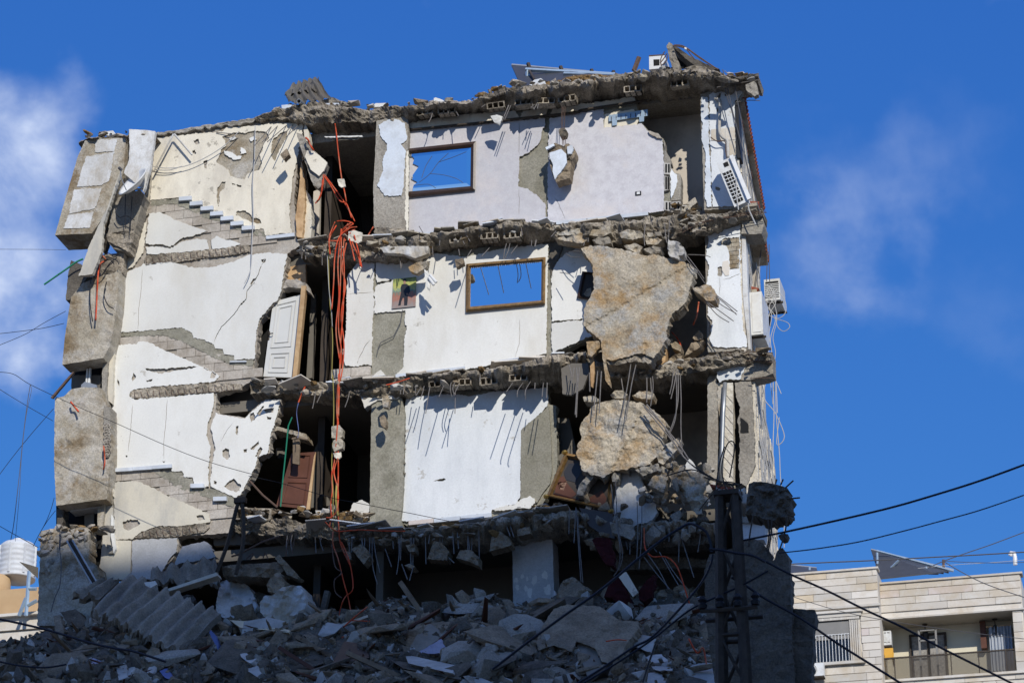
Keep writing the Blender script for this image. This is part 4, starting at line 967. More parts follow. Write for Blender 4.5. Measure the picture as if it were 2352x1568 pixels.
# ------------------------------------------------------------------ the tower across the street that shades the foot of the ruin
tw = thing('apartment_tower', (30, -60, 0), 'tall pale apartment tower across the street, shading the rubble', 'building')
TOPZ = 20.55 + (52.5)*math.tan(SUN_EL)/math.cos(SUN_AZ)
MB().box((13.5, -66, 0), (58, -52.5, TOPZ-1.2)).build('wall', 'far_render', tw)
MB().box((13.2, -66.3, TOPZ-1.2), (58.3, -52.4, TOPZ)).build('parapet', 'cladding_stone_1', tw)
for s in range(1, 15):
    MB().box((13.3, -52.5, s*3.2-.12), (58.2, -52.25, s*3.2+.12)).build('floor_band', 'cladding_stone_2', tw)
    for i in range(9):
        MB().box((16+i*4.6, -52.52, s*3.2+.9), (17.8+i*4.6, -52.4, s*3.2+2.3)).build('window', 'dark_glass', tw)

# ------------------------------------------------------------------ rubble heap
def heap_px(x):
    for (a, b), (c, d) in zip(HEAPL, HEAPL[1:]):
        if a <= x <= c: return b+(d-b)*(x-a)/(c-a)
    return HEAPL[0][1] if x < HEAPL[0][0] else HEAPL[-1][1]
HEAPL = [(-400, 1500), (60, 1475), (180, 1425), (420, 1400), (690, 1415), (900, 1412), (1180, 1392), (1300, 1372), (1450, 1365), (1640, 1395), (1760, 1430), (1900, 1640)]
HX = [U(p[0], p[1], -.6).x for p in HEAPL]
HZ = [U(p[0], p[1], -.6).z for p in HEAPL]
def heap(x, y):
    z = float(np.interp(x, HX, HZ))
    d = -.6 - y
    if d > 0:
        z -= .62*min(d, 4.5) + .95*max(0, d-4.5)
    else:
        z += .10*(-d)
    if x < HX[0]: z -= 1.0*(HX[0]-x)
    if x > HX[-1]: z -= 1.0*(x-HX[-1])
    z += .42*fbm(x*.55, y*.55, 2.2, 4) + .22*fbm(x*2.1, y*2.1, 5.5, 4)
    return max(z, -.05)
V, F = [], []
nx, ny = 190, 110
ys = [2.4 - 24.5*(j/ny)**1.5 for j in range(ny+1)]
for i in range(nx+1):
    for j in range(ny+1):
        x = -17 + 30*i/nx; V.append((x, ys[j], heap(x, ys[j])))
for i in range(nx):
    for j in range(ny):
        a = i*(ny+1)+j; F.append((a, a+1, a+ny+2, a+ny+1))
hp = mk('rubble_heap', V, F, 'rubble_a', kind='structure', label='grey slope of pulverised concrete under the ruined block', smooth=False)

def hit(px, py):
    d = ray(px, py); t = 36.0
    for _ in range(420):
        p = CAM + d*t
        if p.y > 2.3: return None
        if -17 < p.x < 13 and p.z < heap(p.x, p.y): return p
        t += .10
    return None

R = random.Random(99)
mb = {k: MB() for k in ('rubble_a', 'rubble_b', 'rubble_white', 'concrete', 'old_timber', 'brown_wood')}
n = 0
while n < 8500:
    px, py = R.uniform(-30, 1900), R.uniform(1330, 1600)
    p = hit(px, py)
    n += 1
    if p is None: continue
    h = HULLS[R.randrange(len(HULLS))]
    s = R.choice([R.uniform(.05, .13)]*3 + [R.uniform(.12, .30)])
    k = R.choices(list(mb), [6, 5, 1.2, 1.6, .7, .4])[0]
    sz = (s, s*R.uniform(.5, 1), s*R.uniform(.3, .8)) if k not in ('old_timber', 'brown_wood') else (s*R.uniform(3, 6), s*.4, s*.3)
    M = Matrix.Translation(p + Vector((0, 0, .02))) @ Euler((R.uniform(0, 6.3), R.uniform(0, 6.3), R.uniform(0, 6.3)) if len(k) > 0 and 'wood' not in k and 'timber' not in k else (R.uniform(-.4, .4), R.uniform(-.5, .5), R.uniform(0, 6.3))).to_matrix().to_4x4() @ Matrix.Diagonal((*sz, 1))
    mb[k].add([M @ v for v in h[0]], h[1])
for k, q in mb.items():
    q.build('rubble', k, None, kind='stuff', label={'rubble_a': 'dark grey concrete crumbs spread over the rubble heap', 'rubble_b': 'tan concrete crumbs spread over the rubble heap', 'rubble_white': 'small white plaster bits strewn over the rubble heap', 'concrete': 'pale grey concrete crumbs spread over the rubble heap', 'old_timber': 'splintered grey sticks strewn over the rubble heap', 'brown_wood': 'splintered red-brown sticks strewn over the rubble heap'}[k], cat='rubble')
# larger fragments, one object each
LAB = {'rubble_a': ('dark grey concrete fragment lying on the shaded rubble heap', 'dark concrete fragments on the heap'), 'rubble_b': ('tan concrete fragment lying on the shaded rubble heap', 'tan concrete fragments on the heap'),
       'rubble_white': ('white plaster-faced fragment lying on the shaded rubble heap', 'white fragments on the heap'), 'concrete': ('mid grey concrete fragment lying on the shaded rubble heap', 'grey concrete fragments on the heap')}
cnt = 0
while cnt < 290:
    px, py = R.uniform(-20, 1700), R.uniform(1340, 1590)
    p = hit(px, py)
    if p is None: continue
    m = R.choices(['rubble_a', 'rubble_b', 'rubble_white', 'concrete'], [5, 5, 1.5, 1.5])[0]
    zone = 'below the ridged sheet' if px < 600 else 'before the dark cavity' if px < 1180 else 'below the maroon cushions' if px < 1480 else 'beside the lattice pole'
    high = 'high' if py < 1440 else 'low'
    s = R.uniform(.25, .65)*(1.4 if R.random() < .18 else 1)*(.75 if m == 'rubble_white' else 1)
    big = s > .55
    if cnt % 7 == 0:      # flat slab pieces
        s = R.uniform(.7, 1.5); sz = (s, s*R.uniform(.5, .8), R.uniform(.10, .2)); rot = (R.uniform(.3, 1.1), R.uniform(-.5, .5), R.uniform(-.6, .6)); word = 'flat'
    elif cnt % 9 == 0:    # splintered posts
        s = R.uniform(.7, 1.5); sz = (s, .12, .10); rot = (R.uniform(-.5, .5), R.uniform(-.6, .6), R.uniform(-.8, .8)); word = 'long thin'
    else:
        sz = (s, s*R.uniform(.45, .95), s*R.uniform(.3, .7)); rot = None; word = 'large' if big else 'small'
    lab = '%s %s fragment %s on the rubble heap %s' % (word, {'rubble_a': 'dark grey concrete', 'rubble_b': 'tan concrete', 'rubble_white': 'white plaster', 'concrete': 'light grey concrete'}[m], high, zone)
    frag('concrete_fragment', p + Vector((0, 0, .02)), sz, m, None, R, rot=rot, label=lab, cat='fragment', group=lab.replace(' fragment ', ' fragments '))
    cnt += 1

# ------------------------------------------------------------------ large pieces lying on the heap
def piece(name, pts, Y, t, m, label, cat, grid=9, bump=.05, jag=1.4, tilt=None, group=None, rag=.03, bscale=.05, **k):
    if Y <= -1.9 and tilt is None:          # lies on the slope: follow it
        cx = sum(p[0] for p in pts)/len(pts); y0, y1 = min(p[1] for p in pts), max(p[1] for p in pts)
        a, b = hit(cx, y0+.15*(y1-y0)), hit(cx, min(1640, y1-.1*(y1-y0)))
        if b is not None:
            a = a or Vector((b.x, b.y+.4, b.z))
            Y = b.y-.32
            ya, yb = y0+.15*(y1-y0), y1-.1*(y1-y0)
            g = max(0.0, min(1.2, a.y-b.y))/(ya-yb)
            tilt = lambda x, y: (y-yb)*g
    return sheet(name, pts, Y, t, m, None, jag=jag, res=5, grid=grid, bump=bump, bscale=bscale, tilt=tilt, rag=rag, label=label, cat=cat, group=group, **k)

def corrugated(name, P00, P10, P11, P01, Y4, waves, amp, t, m, label, cat, n=10, saw=False):
    """sheet between four picture corners; the waves run along the 0-1 side"""
    a, b, c, d = [U(*p, y) for p, y in zip((P00, P10, P11, P01), Y4)]
    nrm = (b-a).cross(d-a).normalized()
    if nrm.y > 0: nrm = -nrm
    V, F = [], []
    nu, nv = waves*n, 10
    R = random.Random(len(label))
    for s in (0, 1):
        for i in range(nu+1):
            u = i/nu
            ph = (u*waves) % 1.0
            w = (abs(ph*2-1)*2-1) if saw else math.sin(2*math.pi*u*waves)
            for j in range(nv+1):
                v = j/nv
                p = a*(1-u)*(1-v) + b*u*(1-v) + c*u*v + d*(1-u)*v
                p = p + nrm*(amp*w - s*t) + Vector((0, 0, 0))
                e = .07*fbm(p.x*1.5, p.y*1.5, p.z*1.5, 4) + .02*fbm(p.x*7, p.y*7, p.z*7, 3)
                if j in (0, nv): p = p + (d-a).normalized()*R.uniform(-.05, .05)
                V.append(p + nrm*e)
    off = (nu+1)*(nv+1)
    for i in range(nu):
        for j in range(nv):
            q = i*(nv+1)+j
            F.append((q, q+1, q+nv+2, q+nv+1)); F.append((off+q, off+q+nv+1, off+q+nv+2, off+q+1))
        for j in (0, nv):
            q = i*(nv+1)+j; F.append((q, q+nv+1, off+q+nv+1, off+q))
    for i in (0, nu):
        for j in range(nv):
            q = i*(nv+1)+j; F.append((q, q+1, off+q+1, off+q))
    return mk(name, V, F, m, None, fix=True, label=label, cat=cat)

c = lambda f, x, y: f([(x, y)])[0]
corrugated('stair_flight', c(cJ, 715, 985), c(cJ, 1420, 1310), c(cJ, 1740, 1010), c(cJ, 1010, 715), (-3.1, -3.5, -2.3, -1.9), 8, .065, .16, 'fibre_cement', 'fallen ridged concrete sheet lying across the shaded rubble', 'sheet')
corrugated('stair_flight', c(cJ, 1170, 770), c(cJ, 1720, 770), c(cJ, 1690, 590), c(cJ, 1185, 680), (-1.3, -1.3, -1.1, -1.1), 4, .09, .12, 'fibre_cement', 'sunlit ridged concrete sheet standing above the fallen one', 'sheet')
corrugated('stair_flight', c(cJ, 560, 860), c(cJ, 800, 900), c(cJ, 930, 745), c(cJ, 800, 770), (-2.2, -2.2, -1.7, -1.7), 2, .08, .14, 'fibre_cement', 'short bent end of a ridged sheet beside the lowest panel', 'sheet')
piece('boulder', cJ([(1690, 990), (1700, 900), (1730, 775), (1800, 745), (1870, 755), (1940, 800), (1985, 870), (2015, 960), (1985, 1045), (1850, 1060), (1740, 1050)]), -1.9, .6, 'whitewash', 'whitewashed concrete lump beside the ridged sheet', 'boulder', bump=.12)
piece('boulder', cK([(80, 1010), (75, 940), (120, 880), (170, 880), (250, 815), (330, 800), (400, 805), (440, 900), (425, 1070), (370, 1110), (320, 1135), (230, 1090), (150, 1080)]), -1.8, .7, 'whitewash', 'whitewashed concrete lump left of the dark cavity', 'boulder', bump=.12)
piece('boulder', cK([(130, 800), (170, 720), (230, 690), (275, 790), (260, 830), (200, 860), (140, 850)]), -1.3, .4, 'rubble_b', 'tan stone perched above the two whitewashed lumps', 'boulder', bump=.08)
piece('boulder', cK([(195, 590), (230, 560), (265, 600), (320, 660), (380, 730), (370, 750), (290, 720), (250, 650)]), -1.1, .3, 'rubble_b', 'bent pale stub of concrete at the edge of the cavity', 'boulder', bump=.06)
piece('mattress', cJ([(1800, 1072), (1870, 1078), (2000, 1082), (2270, 1152), (2262, 1170), (1880, 1130)], ), -2.6, .5, 'beige_foam', 'cream foam mattress on the rubble under the whitewashed lumps', 'mattress', jag=.5, bump=.01)
sheet('mattress', cJ([(1872, 1132, 0), (2285, 1172, 0), (2282, 1212, 0), (1890, 1178, 0)]), -2.75, .5, 'grey_foam', None, jag=.3, label='grey foam pad under the cream mattress', cat='mattress')
sheet('plank', cJ([(1255, 848, 0), (1695, 700, 0), (1705, 725, 0), (1290, 858, 0)]), -1.75, .25, 'cream_plaster', None, jag=.6, label='long pale board leaning over the ridged sheet', cat='board')
sheet('plank', cJ([(1130, 780), (1215, 765), (1230, 795), (1180, 820), (1140, 800)]), -2.4, .06, 'white_plaster', None, jag=.8, label='small white slab on the upper edge of the ridged sheet', cat='slab')
sheet('plank', cJ([(1650, 1150), (1690, 1190), (1720, 1320), (1800, 1430), (1890, 1560), (1860, 1568), (1750, 1400), (1700, 1290), (1640, 1170)]), -3.6, .2, 'blue_cloth', None, jag=1, label='dark bluish strip lying down the heap beside the ridged sheet', cat='board')
for pts, lab in (([(1880, 1320), (1990, 1300), (2020, 1370), (1960, 1410), (1890, 1360)], 'pale block on the heap below the mattress'), ([(1945, 1450), (2020, 1430), (2050, 1490), (2000, 1530), (1950, 1500)], 'pale flat block near the bottom edge of the heap'), ([(915, 1450), (985, 1435), (1000, 1520), (930, 1545)], 'white tile standing upright in the dark rubble'), ([(1100, 1560), (1170, 1440), (1215, 1430), (1200, 1500), (1150, 1568)], 'pointed grey shard beside the white tile'), ([(690, 1390), (730, 1370), (790, 1390), (780, 1440), (720, 1430)], 'lilac crumpled cloth on the rubble'), ([(1250, 1470), (1310, 1450), (1350, 1500), (1350, 1540), (1290, 1520)], 'dark blue crumpled cloth on the rubble')):
    m = 'lilac_cloth' if 'lilac' in lab else 'blue_cloth' if 'dark blue' in lab else 'rubble_white'
    piece('loose_piece', cJ(pts), -4.4, .3 if 'block' in lab else .08, m, lab, 'cloth' if 'cloth' in lab else 'block', grid=5, bump=.04)
piece('board', cJ([(310, 1180), (400, 1150), (410, 1210), (380, 1340), (325, 1330)]), -3.2, .1, 'rubble_a', 'upright grey slab at the foot of the lowest panel', 'slab')
piece('board', cJ([(420, 1040), (470, 1030), (505, 1160), (480, 1240), (430, 1150)]), -2.9, .15, 'rubble_b', 'narrow tan slab leaning beside the lowest panel', 'slab')
piece('boulder', cJ([(470, 1010), (590, 985), (680, 1080), (640, 1140), (540, 1110)]), -2.6, .6, 'rubble_a', 'dark block wedged under the ridged sheet', 'boulder')
piece('boulder', cJ([(900, 1200), (960, 1170), (1025, 1180), (1020, 1270), (960, 1310), (890, 1270)]), -3.9, .5, 'rubble_b', 'rounded block under the lower edge of the ridged sheet', 'boulder')
piece('slab', cL([(285, 1250), (330, 1120), (420, 985), (520, 950), (600, 955), (780, 965), (860, 1020), (950, 1080), (1080, 1080), (1090, 1140), (1010, 1230), (960, 1330), (890, 1420), (800, 1400), (740, 1290), (600, 1240), (560, 1320), (420, 1270), (300, 1310)]), -3.4, .35, 'rubble_b', 'large tan slab lying on the rubble below the maroon cushions', 'slab', bump=.08)
piece('boulder', cL([(440, 900), (470, 800), (500, 760), (570, 735), (620, 770), (650, 800), (720, 840), (700, 920), (620, 960), (540, 940)]), -2.4, .6, 'rubble_b', 'rounded tan boulder on the upper edge of the large slab', 'boulder', bump=.14)
piece('boulder', cL([(640, 1190), (700, 1140), (800, 1150), (810, 1210), (740, 1250), (670, 1230)]), -3.75, .3, 'rubble_white', 'pale lump lying on the large tan slab', 'boulder')
piece('cushion', cL([(600, 1260), (640, 1215), (680, 1210), (750, 1290), (800, 1420), (790, 1460), (690, 1530), (655, 1430)]), -4.0, .25, 'grey_foam', 'dark green-grey cushion at the bottom of the heap', 'cushion', jag=.3, bump=.03)
piece('slab', cL([(1030, 1195), (1130, 1190), (1215, 1205), (1190, 1330), (1110, 1300), (1050, 1270)]), -4.2, .06, 'rubble_white', 'upper white shard by the crossing cables', 'slab', bump=.02)
piece('slab', cL([(1110, 1380), (1170, 1350), (1250, 1340), (1385, 1415), (1340, 1470), (1220, 1465)]), -4.3, .06, 'rubble_white', 'middle white shard by the crossing cables', 'slab', bump=.02)
piece('slab', cL([(1430, 1455), (1560, 1410), (1695, 1405), (1700, 1580), (1500, 1580), (1470, 1520)]), -4.5, .06, 'rubble_white', 'largest white shard at the foot of the lattice pole', 'slab', bump=.02)
piece('slab', cL([(1160, 1490), (1230, 1480), (1300, 1540), (1290, 1600), (1150, 1600)]), -4.5, .06, 'rubble_white', 'white shard cut by the lower picture edge beside the cables', 'slab', bump=.02)
piece('slab', cK([(1215, 1340), (1600, 1425), (1590, 1490), (1240, 1410)]), -4.0, .3, 'rubble_white', 'white painted beam lying on the heap', 'beam', jag=.4, bump=.01)
piece('slab', cK([(1090, 1380), (1210, 1400), (1590, 1492), (1660, 1480), (1650, 1540), (1200, 1450)]), -3.95, .3, 'rubble_a', 'grey beam side under the white painted beam', 'beam', jag=.6, bump=.02)
piece('armchair', cK([(1240, 1320), (1300, 1200), (1410, 1100), (1480, 1150), (1530, 1240), (1500, 1210), (1350, 1310), (1290, 1345)]), -3.6, .4, 'grey_foam', 'torn brown armchair back on the heap', 'armchair', bump=.05, jag=.6)
piece('cloth', cK([(1290, 1350), (1370, 1290), (1500, 1220), (1560, 1340), (1590, 1380), (1480, 1330), (1390, 1340)]), -3.7, .1, 'lilac_cloth', 'lilac cloth draped below the torn armchair', 'cloth', bump=.06)
piece('armchair', cK([(1800, 1230), (1950, 1130), (2000, 1140), (2060, 1360), (1990, 1420), (1870, 1460), (1830, 1350)]), -3.6, .4, 'grey_foam', 'upturned brown armchair right of the white beam', 'armchair', bump=.05, jag=.6)
sheet('strip_light', cK([(1930, 1220, 0), (1945, 1215, 0), (1980, 1375, 0), (1962, 1380, 0)]), -3.75, .03, 'white_plastic', None, jag=0, label='white strip lying on the upturned armchair', cat='strip')
piece('cabinet', cK([(630, 1440), (740, 1240), (940, 1260), (930, 1370), (760, 1400)]), -3.8, .4, 'dark_wood', 'dark wooden cabinet half buried in the heap', 'cabinet', jag=.3, bump=.0)
for i, (a, b, y, m, w, lab) in enumerate((((365, 1205), (660, 1370), -3.3, 'old_timber', .11, 'long grey-brown timber sloping down the heap'), ((640, 1145), (1000, 1020), -2.2, 'cream_plaster', .07, 'pale batten lying across the foot of the cavity'), ((450, 1225), (720, 1165), -2.6, 'old_timber', .07, 'short timber below the pale batten'), ((1180, 780), (1400, 1100), -1.6, 'old_timber', .13, 'round post leaning out of the cavity'), ((760, 1330), (1180, 1520), -4.2, 'old_timber', .12, 'long dark board above the lower picture edge'), ((560, 1060), (610, 850), -1.0, 'dark_concrete', .14, 'dark slat standing inside the cavity'), ((230, 1290), (560, 1500), -4.0, 'brown_wood', .10, 'brown timber lying low on the heap'))):
    pa, pb = [U(*c(cK, *q), y) for q in (a, b)]
    d = (pb-pa)
    M = Matrix.Translation((pa+pb)/2) @ d.to_track_quat('X', 'Z').to_matrix().to_4x4()
    MB().box((-d.length/2, -w*.5, -w*.35), (d.length/2, w*.5, w*.35), M).build('timber', m, None, label=lab, cat='timber')

# fallen seats, maroon
for pts, lab, t in (([(720, 445), (760, 425), (860, 432), (890, 560), (892, 650), (830, 640), (780, 560)], 'maroon seat back hanging from the lowest slab', .2), ([(815, 890), (870, 745), (930, 735), (1010, 870), (1040, 960), (960, 990), (880, 900)], 'maroon seat cushion lying on the rubble', .3), ([(1085, 850), (1150, 760), (1210, 715), (1205, 800), (1190, 890), (1130, 930), (1090, 910)], 'maroon cushion standing right of the pale board', .2)):
    piece('seat_cushion', cL(pts), -1.3, t, 'maroon_fabric', lab, 'cushion', jag=.3, bump=.03)
sheet('board', cL([(920, 720), (990, 695), (1085, 855), (1040, 890)]), -1.5, .04, 'cream_plaster', None, jag=.4, label='pale board between the maroon cushions', cat='board')

# ------------------------------------------------------------------ broken slabs hanging on their bars
h1 = thing('hanging_slab', U(1460, 830, -.9), 'big tan-stained slab hanging in front of the middle storey', 'slab')
sheet('slab', cF([(635, 280), (700, 260), (850, 270), (1010, 300), (1100, 330), (1240, 330), (1310, 360), (1450, 390), (1520, 430), (1500, 560), (1460, 700), (1440, 720), (1400, 760), (1350, 790), (1310, 900), (1300, 1000), (1250, 1090), (1200, 1140), (1110, 1100), (1000, 1130), (870, 1160), (810, 1140), (790, 1000), (700, 930), (660, 890), (655, 760), (690, 690), (740, 600), (730, 470), (720, 400), (690, 360)]), -.85, .26, 'stained_slab', h1, jag=2.4, res=4, grid=5, bump=.05, bscale=.022, tilt=lambda x, y: (700-y)*.0012 + .018*abs(fbm(x*.03, y*.03, 4.4, 2)) + (.03 if (x-1370)*.6+(y-640) > 95 else 0) + (.03 if x > 1480 else 0), rag=.05, seed=42)
sheet('torn_piece', cF([(810, 1140), (870, 1155), (1000, 1130), (1110, 1100), (1200, 1140), (1180, 1180), (1050, 1165), (930, 1195), (850, 1190)]), -.9, .35, 'slab_concrete', h1, jag=2, grid=6, bump=.07)
for pts in ([(675, 1010), (775, 1005), (780, 1060), (720, 1130), (690, 1120)], [(790, 1005), (840, 1000), (850, 1060), (830, 1180), (865, 1330), (865, 1360), (830, 1320), (810, 1180)]):
    sheet('torn_piece', cF(pts), -.95, .12, 'stained_slab', h1, jag=1.2, grid=6, bump=.03)
for a in ([(1640, 640), (1730, 720), (1850, 790)], [(1610, 690), (1720, 770), (1830, 850)], [(1670, 640), (1760, 710), (1855, 800)], [(1620, 705), (1700, 800), (1795, 860)], [(1700, 650), (1790, 720), (1860, 775)]):
    bar([(*p, -.75-.1*i) for i, p in enumerate(cF(a))], .010, 'grey_rebar', h1)
sheet('torn_piece', cF([(1510, 595), (1600, 565), (1655, 570), (1700, 640), (1690, 690), (1620, 692), (1560, 640)]), -.8, .35, 'stained_slab', h1, jag=1.5, grid=6, bump=.06)
sheet('torn_piece', cF([(1350, 770), (1400, 730), (1445, 715), (1435, 750), (1380, 800), (1350, 800)]), -.7, .3, 'slab_concrete', h1, jag=1.5, grid=5, bump=.05)
h2 = thing('hanging_slab', U(1420, 1090, -.7), 'tan-stained broken slab hanging in front of the lower storey', 'slab')
sheet('slab', cI([(720, 240), (800, 210), (900, 190), (1000, 200), (1110, 215), (1180, 260), (1260, 320), (1305, 390), (1280, 470), (1275, 520), (1290, 560), (1230, 640), (1160, 700), (1100, 715), (1060, 725), (980, 740), (900, 745), (820, 800), (740, 780), (700, 770), (640, 740), (620, 660), (605, 640), (605, 560), (640, 480), (625, 430), (640, 370), (700, 300)]), -.75, .28, 'stained_slab', h2, jag=2.6, res=4, grid=5, bump=.07, bscale=.028, tilt=lambda x, y: (.04 if (x-1420)+(y-1010)*.5 > 20 else 0) - (.03 if y > 1060 else 0), rag=.05, seed=77)
for pts in ([(1230, 630), (1300, 540), (1400, 485), (1425, 510), (1380, 590), (1280, 700), (1240, 680)], [(700, 770), (740, 790), (690, 850), (650, 940), (600, 940), (620, 860)], [(880, 760), (940, 770), (920, 830), (880, 840)], [(1160, 860), (1200, 790), (1300, 760), (1320, 800), (1280, 920), (1200, 880)], [(1060, 740), (1130, 715), (1240, 690), (1250, 740), (1120, 790)]):
    sheet('torn_piece', cI(pts), -.7, .25, 'stained_slab' if pts[0][0] > 1100 else 'concrete', h2, jag=1.6, grid=6, bump=.07)
for a in ([(1120, 230), (1250, 360), (1400, 540), (1480, 660)], [(1130, 250), (1240, 380), (1420, 600)], [(1150, 230), (1300, 420), (1440, 640), (1600, 780)]):
    bar([(*p, -.95) for p in cI(a)], .014, 'grey_rebar', h2)
# flat stones caught between the slab edge and the hanging slab
for pts in ([(440, 170), (520, 135), (660, 120), (680, 150), (600, 170), (480, 180)], [(430, 205), (560, 170), (680, 155), (685, 220), (640, 240), (560, 230)], [(660, 110), (740, 95), (860, 105), (870, 160), (800, 190), (700, 180)], [(720, 215), (790, 180), (860, 195), (870, 240), (790, 262)], [(935, 160), (1000, 130), (1110, 150), (1130, 190), (1040, 215), (950, 200)], [(1140, 215), (1220, 190), (1275, 215), (1230, 250), (1150, 250)], [(1120, 290), (1200, 260), (1265, 275), (1250, 320), (1180, 325)], [(970, 260), (1060, 240), (1120, 270), (1090, 320), (1000, 290)], [(1150, 150), (1200, 160), (1210, 190), (1160, 190)], [(1210, 150), (1260, 150), (1265, 180), (1220, 185)]):
    sheet('caught_stone', cF(pts), -.55, .3, RNG.choice(['stained_slab', 'old_render', 'concrete']), f3, jag=1.4, res=4, grid=6, bump=.06)
sheet('caught_stone', cF([(1320, 210), (1400, 230), (1440, 270), (1445, 320), (1400, 370), (1330, 340), (1310, 280)]), -.8, .3, 'rubble_white', f3, jag=2, grid=5, bump=.1)
for pts in ([(650, 170), (730, 160), (780, 190), (760, 215), (660, 205)], [(865, 155), (900, 120), (960, 118), (1000, 150), (980, 180), (900, 180)], [(1035, 160), (1090, 125), (1170, 125), (1210, 150), (1200, 185), (1110, 185)]):
    sheet('caught_stone', cI(pts), -.7, .3, 'stained_slab', f2b, jag=1.4, res=4, grid=6, bump=.06)
# pale board curling out under the middle slab
sheet('hanging_sheet', cF([(480, 1220), (560, 1180), (690, 1180), (700, 1240), (650, 1380), (560, 1430), (490, 1420)]), -.6, .08, 'interior_paint', None, jag=.8, label='curled grey panel hanging under the broken middle slab', cat='panel')
sheet('hanging_sheet', cF([(705, 1150), (735, 1145), (742, 1250), (728, 1370), (712, 1360)]), -.75, .06, 'pine_wood', None, jag=.6, label='thin brown lath hanging beside the curled grey panel', cat='panel')
sheet('hanging_sheet', cI([(405, 330), (540, 340), (590, 560), (600, 640), (470, 690), (420, 500)]), .6, .08, 'interior_paint', None, jag=.5, label='dim grey board leaning behind the lower hanging slab', cat='panel')
# storey below: collapsed floor pieces
piece('slab', cI([(930, 765), (1060, 735), (1100, 800), (1130, 905), (1205, 950), (1235, 1080), (1180, 1150), (1100, 1160), (1010, 1200), (880, 1150), (895, 1010)]), -.45, .12, 'whitewash', 'pale plastered wall piece tilted under the lower hanging slab', 'slab', bump=.02)
piece('slab', cI([(860, 1150), (1040, 1170), (1060, 1250), (1030, 1290), (880, 1230)]), -.75, .12, 'concrete', 'grey concrete edge below the pale tilted wall piece', 'slab')
piece('slab', cI([(620, 1040), (880, 1075), (900, 1280), (820, 1260), (700, 1180)]), -.5, .06, 'dark_wood', 'dark brown board under the fallen painting', 'board', bump=0, jag=.6)
piece('slab', cI([(1320, 780), (1370, 720), (1560, 760), (1640, 800), (1590, 900), (1580, 1080), (1540, 1090), (1480, 990), (1420, 900), (1350, 850)]), -.75, .1, 'old_render', 'curved grey render piece bent over a dark hollow', 'slab', bump=.09)
piece('slab', cI([(1440, 720), (1480, 650), (1520, 690), (1560, 760), (1480, 790)]), -.7, .1, 'white_plaster', 'white pointed plaster piece beside the end wall', 'slab', bump=.02)
crl = [(600, 930), (800, 900), (1000, 1180), (1250, 1060), (1450, 1180), (1600, 1050)]
R = random.Random(55)
for i in range(120):
    (x, y), = cI([(R.uniform(600, 1650), R.uniform(960, 1330))])
    s = R.uniform(.08, .35)
    frag('broken_piece', U(x, y, R.uniform(-.6, .4)), (s, s*.7, s*R.uniform(.4, .8)), R.choice(['rubble_a', 'rubble_b', 'concrete', 'dark_concrete']), f1, R)
for i in range(90):
    (x, y), = cI([(R.uniform(1080, 1660), R.uniform(690, 1010))])
    s = R.uniform(.06, .28)
    frag('broken_piece', U(x, y, R.uniform(-.8, .2)), (s, s*.7, s*R.uniform(.4, .8)), R.choice(['rubble_white', 'rubble_b', 'concrete', 'slab_concrete']), f1, R)
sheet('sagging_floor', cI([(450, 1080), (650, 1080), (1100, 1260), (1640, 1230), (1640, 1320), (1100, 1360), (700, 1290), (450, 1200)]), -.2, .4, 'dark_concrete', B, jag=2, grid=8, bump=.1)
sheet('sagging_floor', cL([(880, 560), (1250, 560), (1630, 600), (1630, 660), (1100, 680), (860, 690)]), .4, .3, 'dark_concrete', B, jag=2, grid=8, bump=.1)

# lumps hanging on bars under the lowest floor
LUMPS = ['leftmost large lump dangling on bars under the lowest floor', 'pointed lump dangling mid-way under the lowest floor', 'broad low lump dangling left of the grey column', 'lump dangling at the top of the grey column', 'small square lump dangling under the grey storey column', 'smallest low lump dangling in the dark cavity', 'narrow lump dangling beside the orange conduit', 'chip dangling just under the slab beside the orange conduit', 'rightmost lump under the lowest slab edge']
for li, pts in enumerate(([(795, 1360), (870, 1320), (915, 1360), (940, 1420), (890, 1480), (850, 1430)], [(1390, 1440), (1440, 1300), (1500, 1310), (1560, 1380), (1540, 1450)], [(1615, 1430), (1650, 1370), (1730, 1370), (1790, 1420), (1790, 1490), (1720, 1460)], [(1880, 1380), (1890, 1270), (1960, 1220), (2040, 1280), (2050, 1330)], [(1220, 1330), (1290, 1320), (1290, 1380), (1250, 1385)], [(1210, 1490), (1250, 1475), (1295, 1500), (1270, 1515)], [(750, 1380), (790, 1380), (795, 1440), (765, 1450)], [(760, 1300), (800, 1298), (800, 1335), (770, 1340)], [(2090, 1200), (2190, 1190), (2200, 1240), (2100, 1260)])):
    q = cH(pts); mx = sum(p[0] for p in q)/len(q); ty = min(p[1] for p in q); yy = RNG.uniform(-.65, -.4)
    hc = thing('hanging_lump', U(mx, max(p[1] for p in q), yy), LUMPS[li], 'lump', 'lumps dangling under the lowest floor')
    sheet('lump', q, yy, .3, 'rubble_b', hc, jag=1.2, res=4, grid=6, bump=.06)
    bar([(mx, 1235, -.4), (mx+2, ty+8, yy+.1)], .012, 'grey_rebar', hc)
    bar([(mx+7, 1235, -.4), (mx+6, ty+10, yy+.1)], .010, 'grey_rebar', hc)

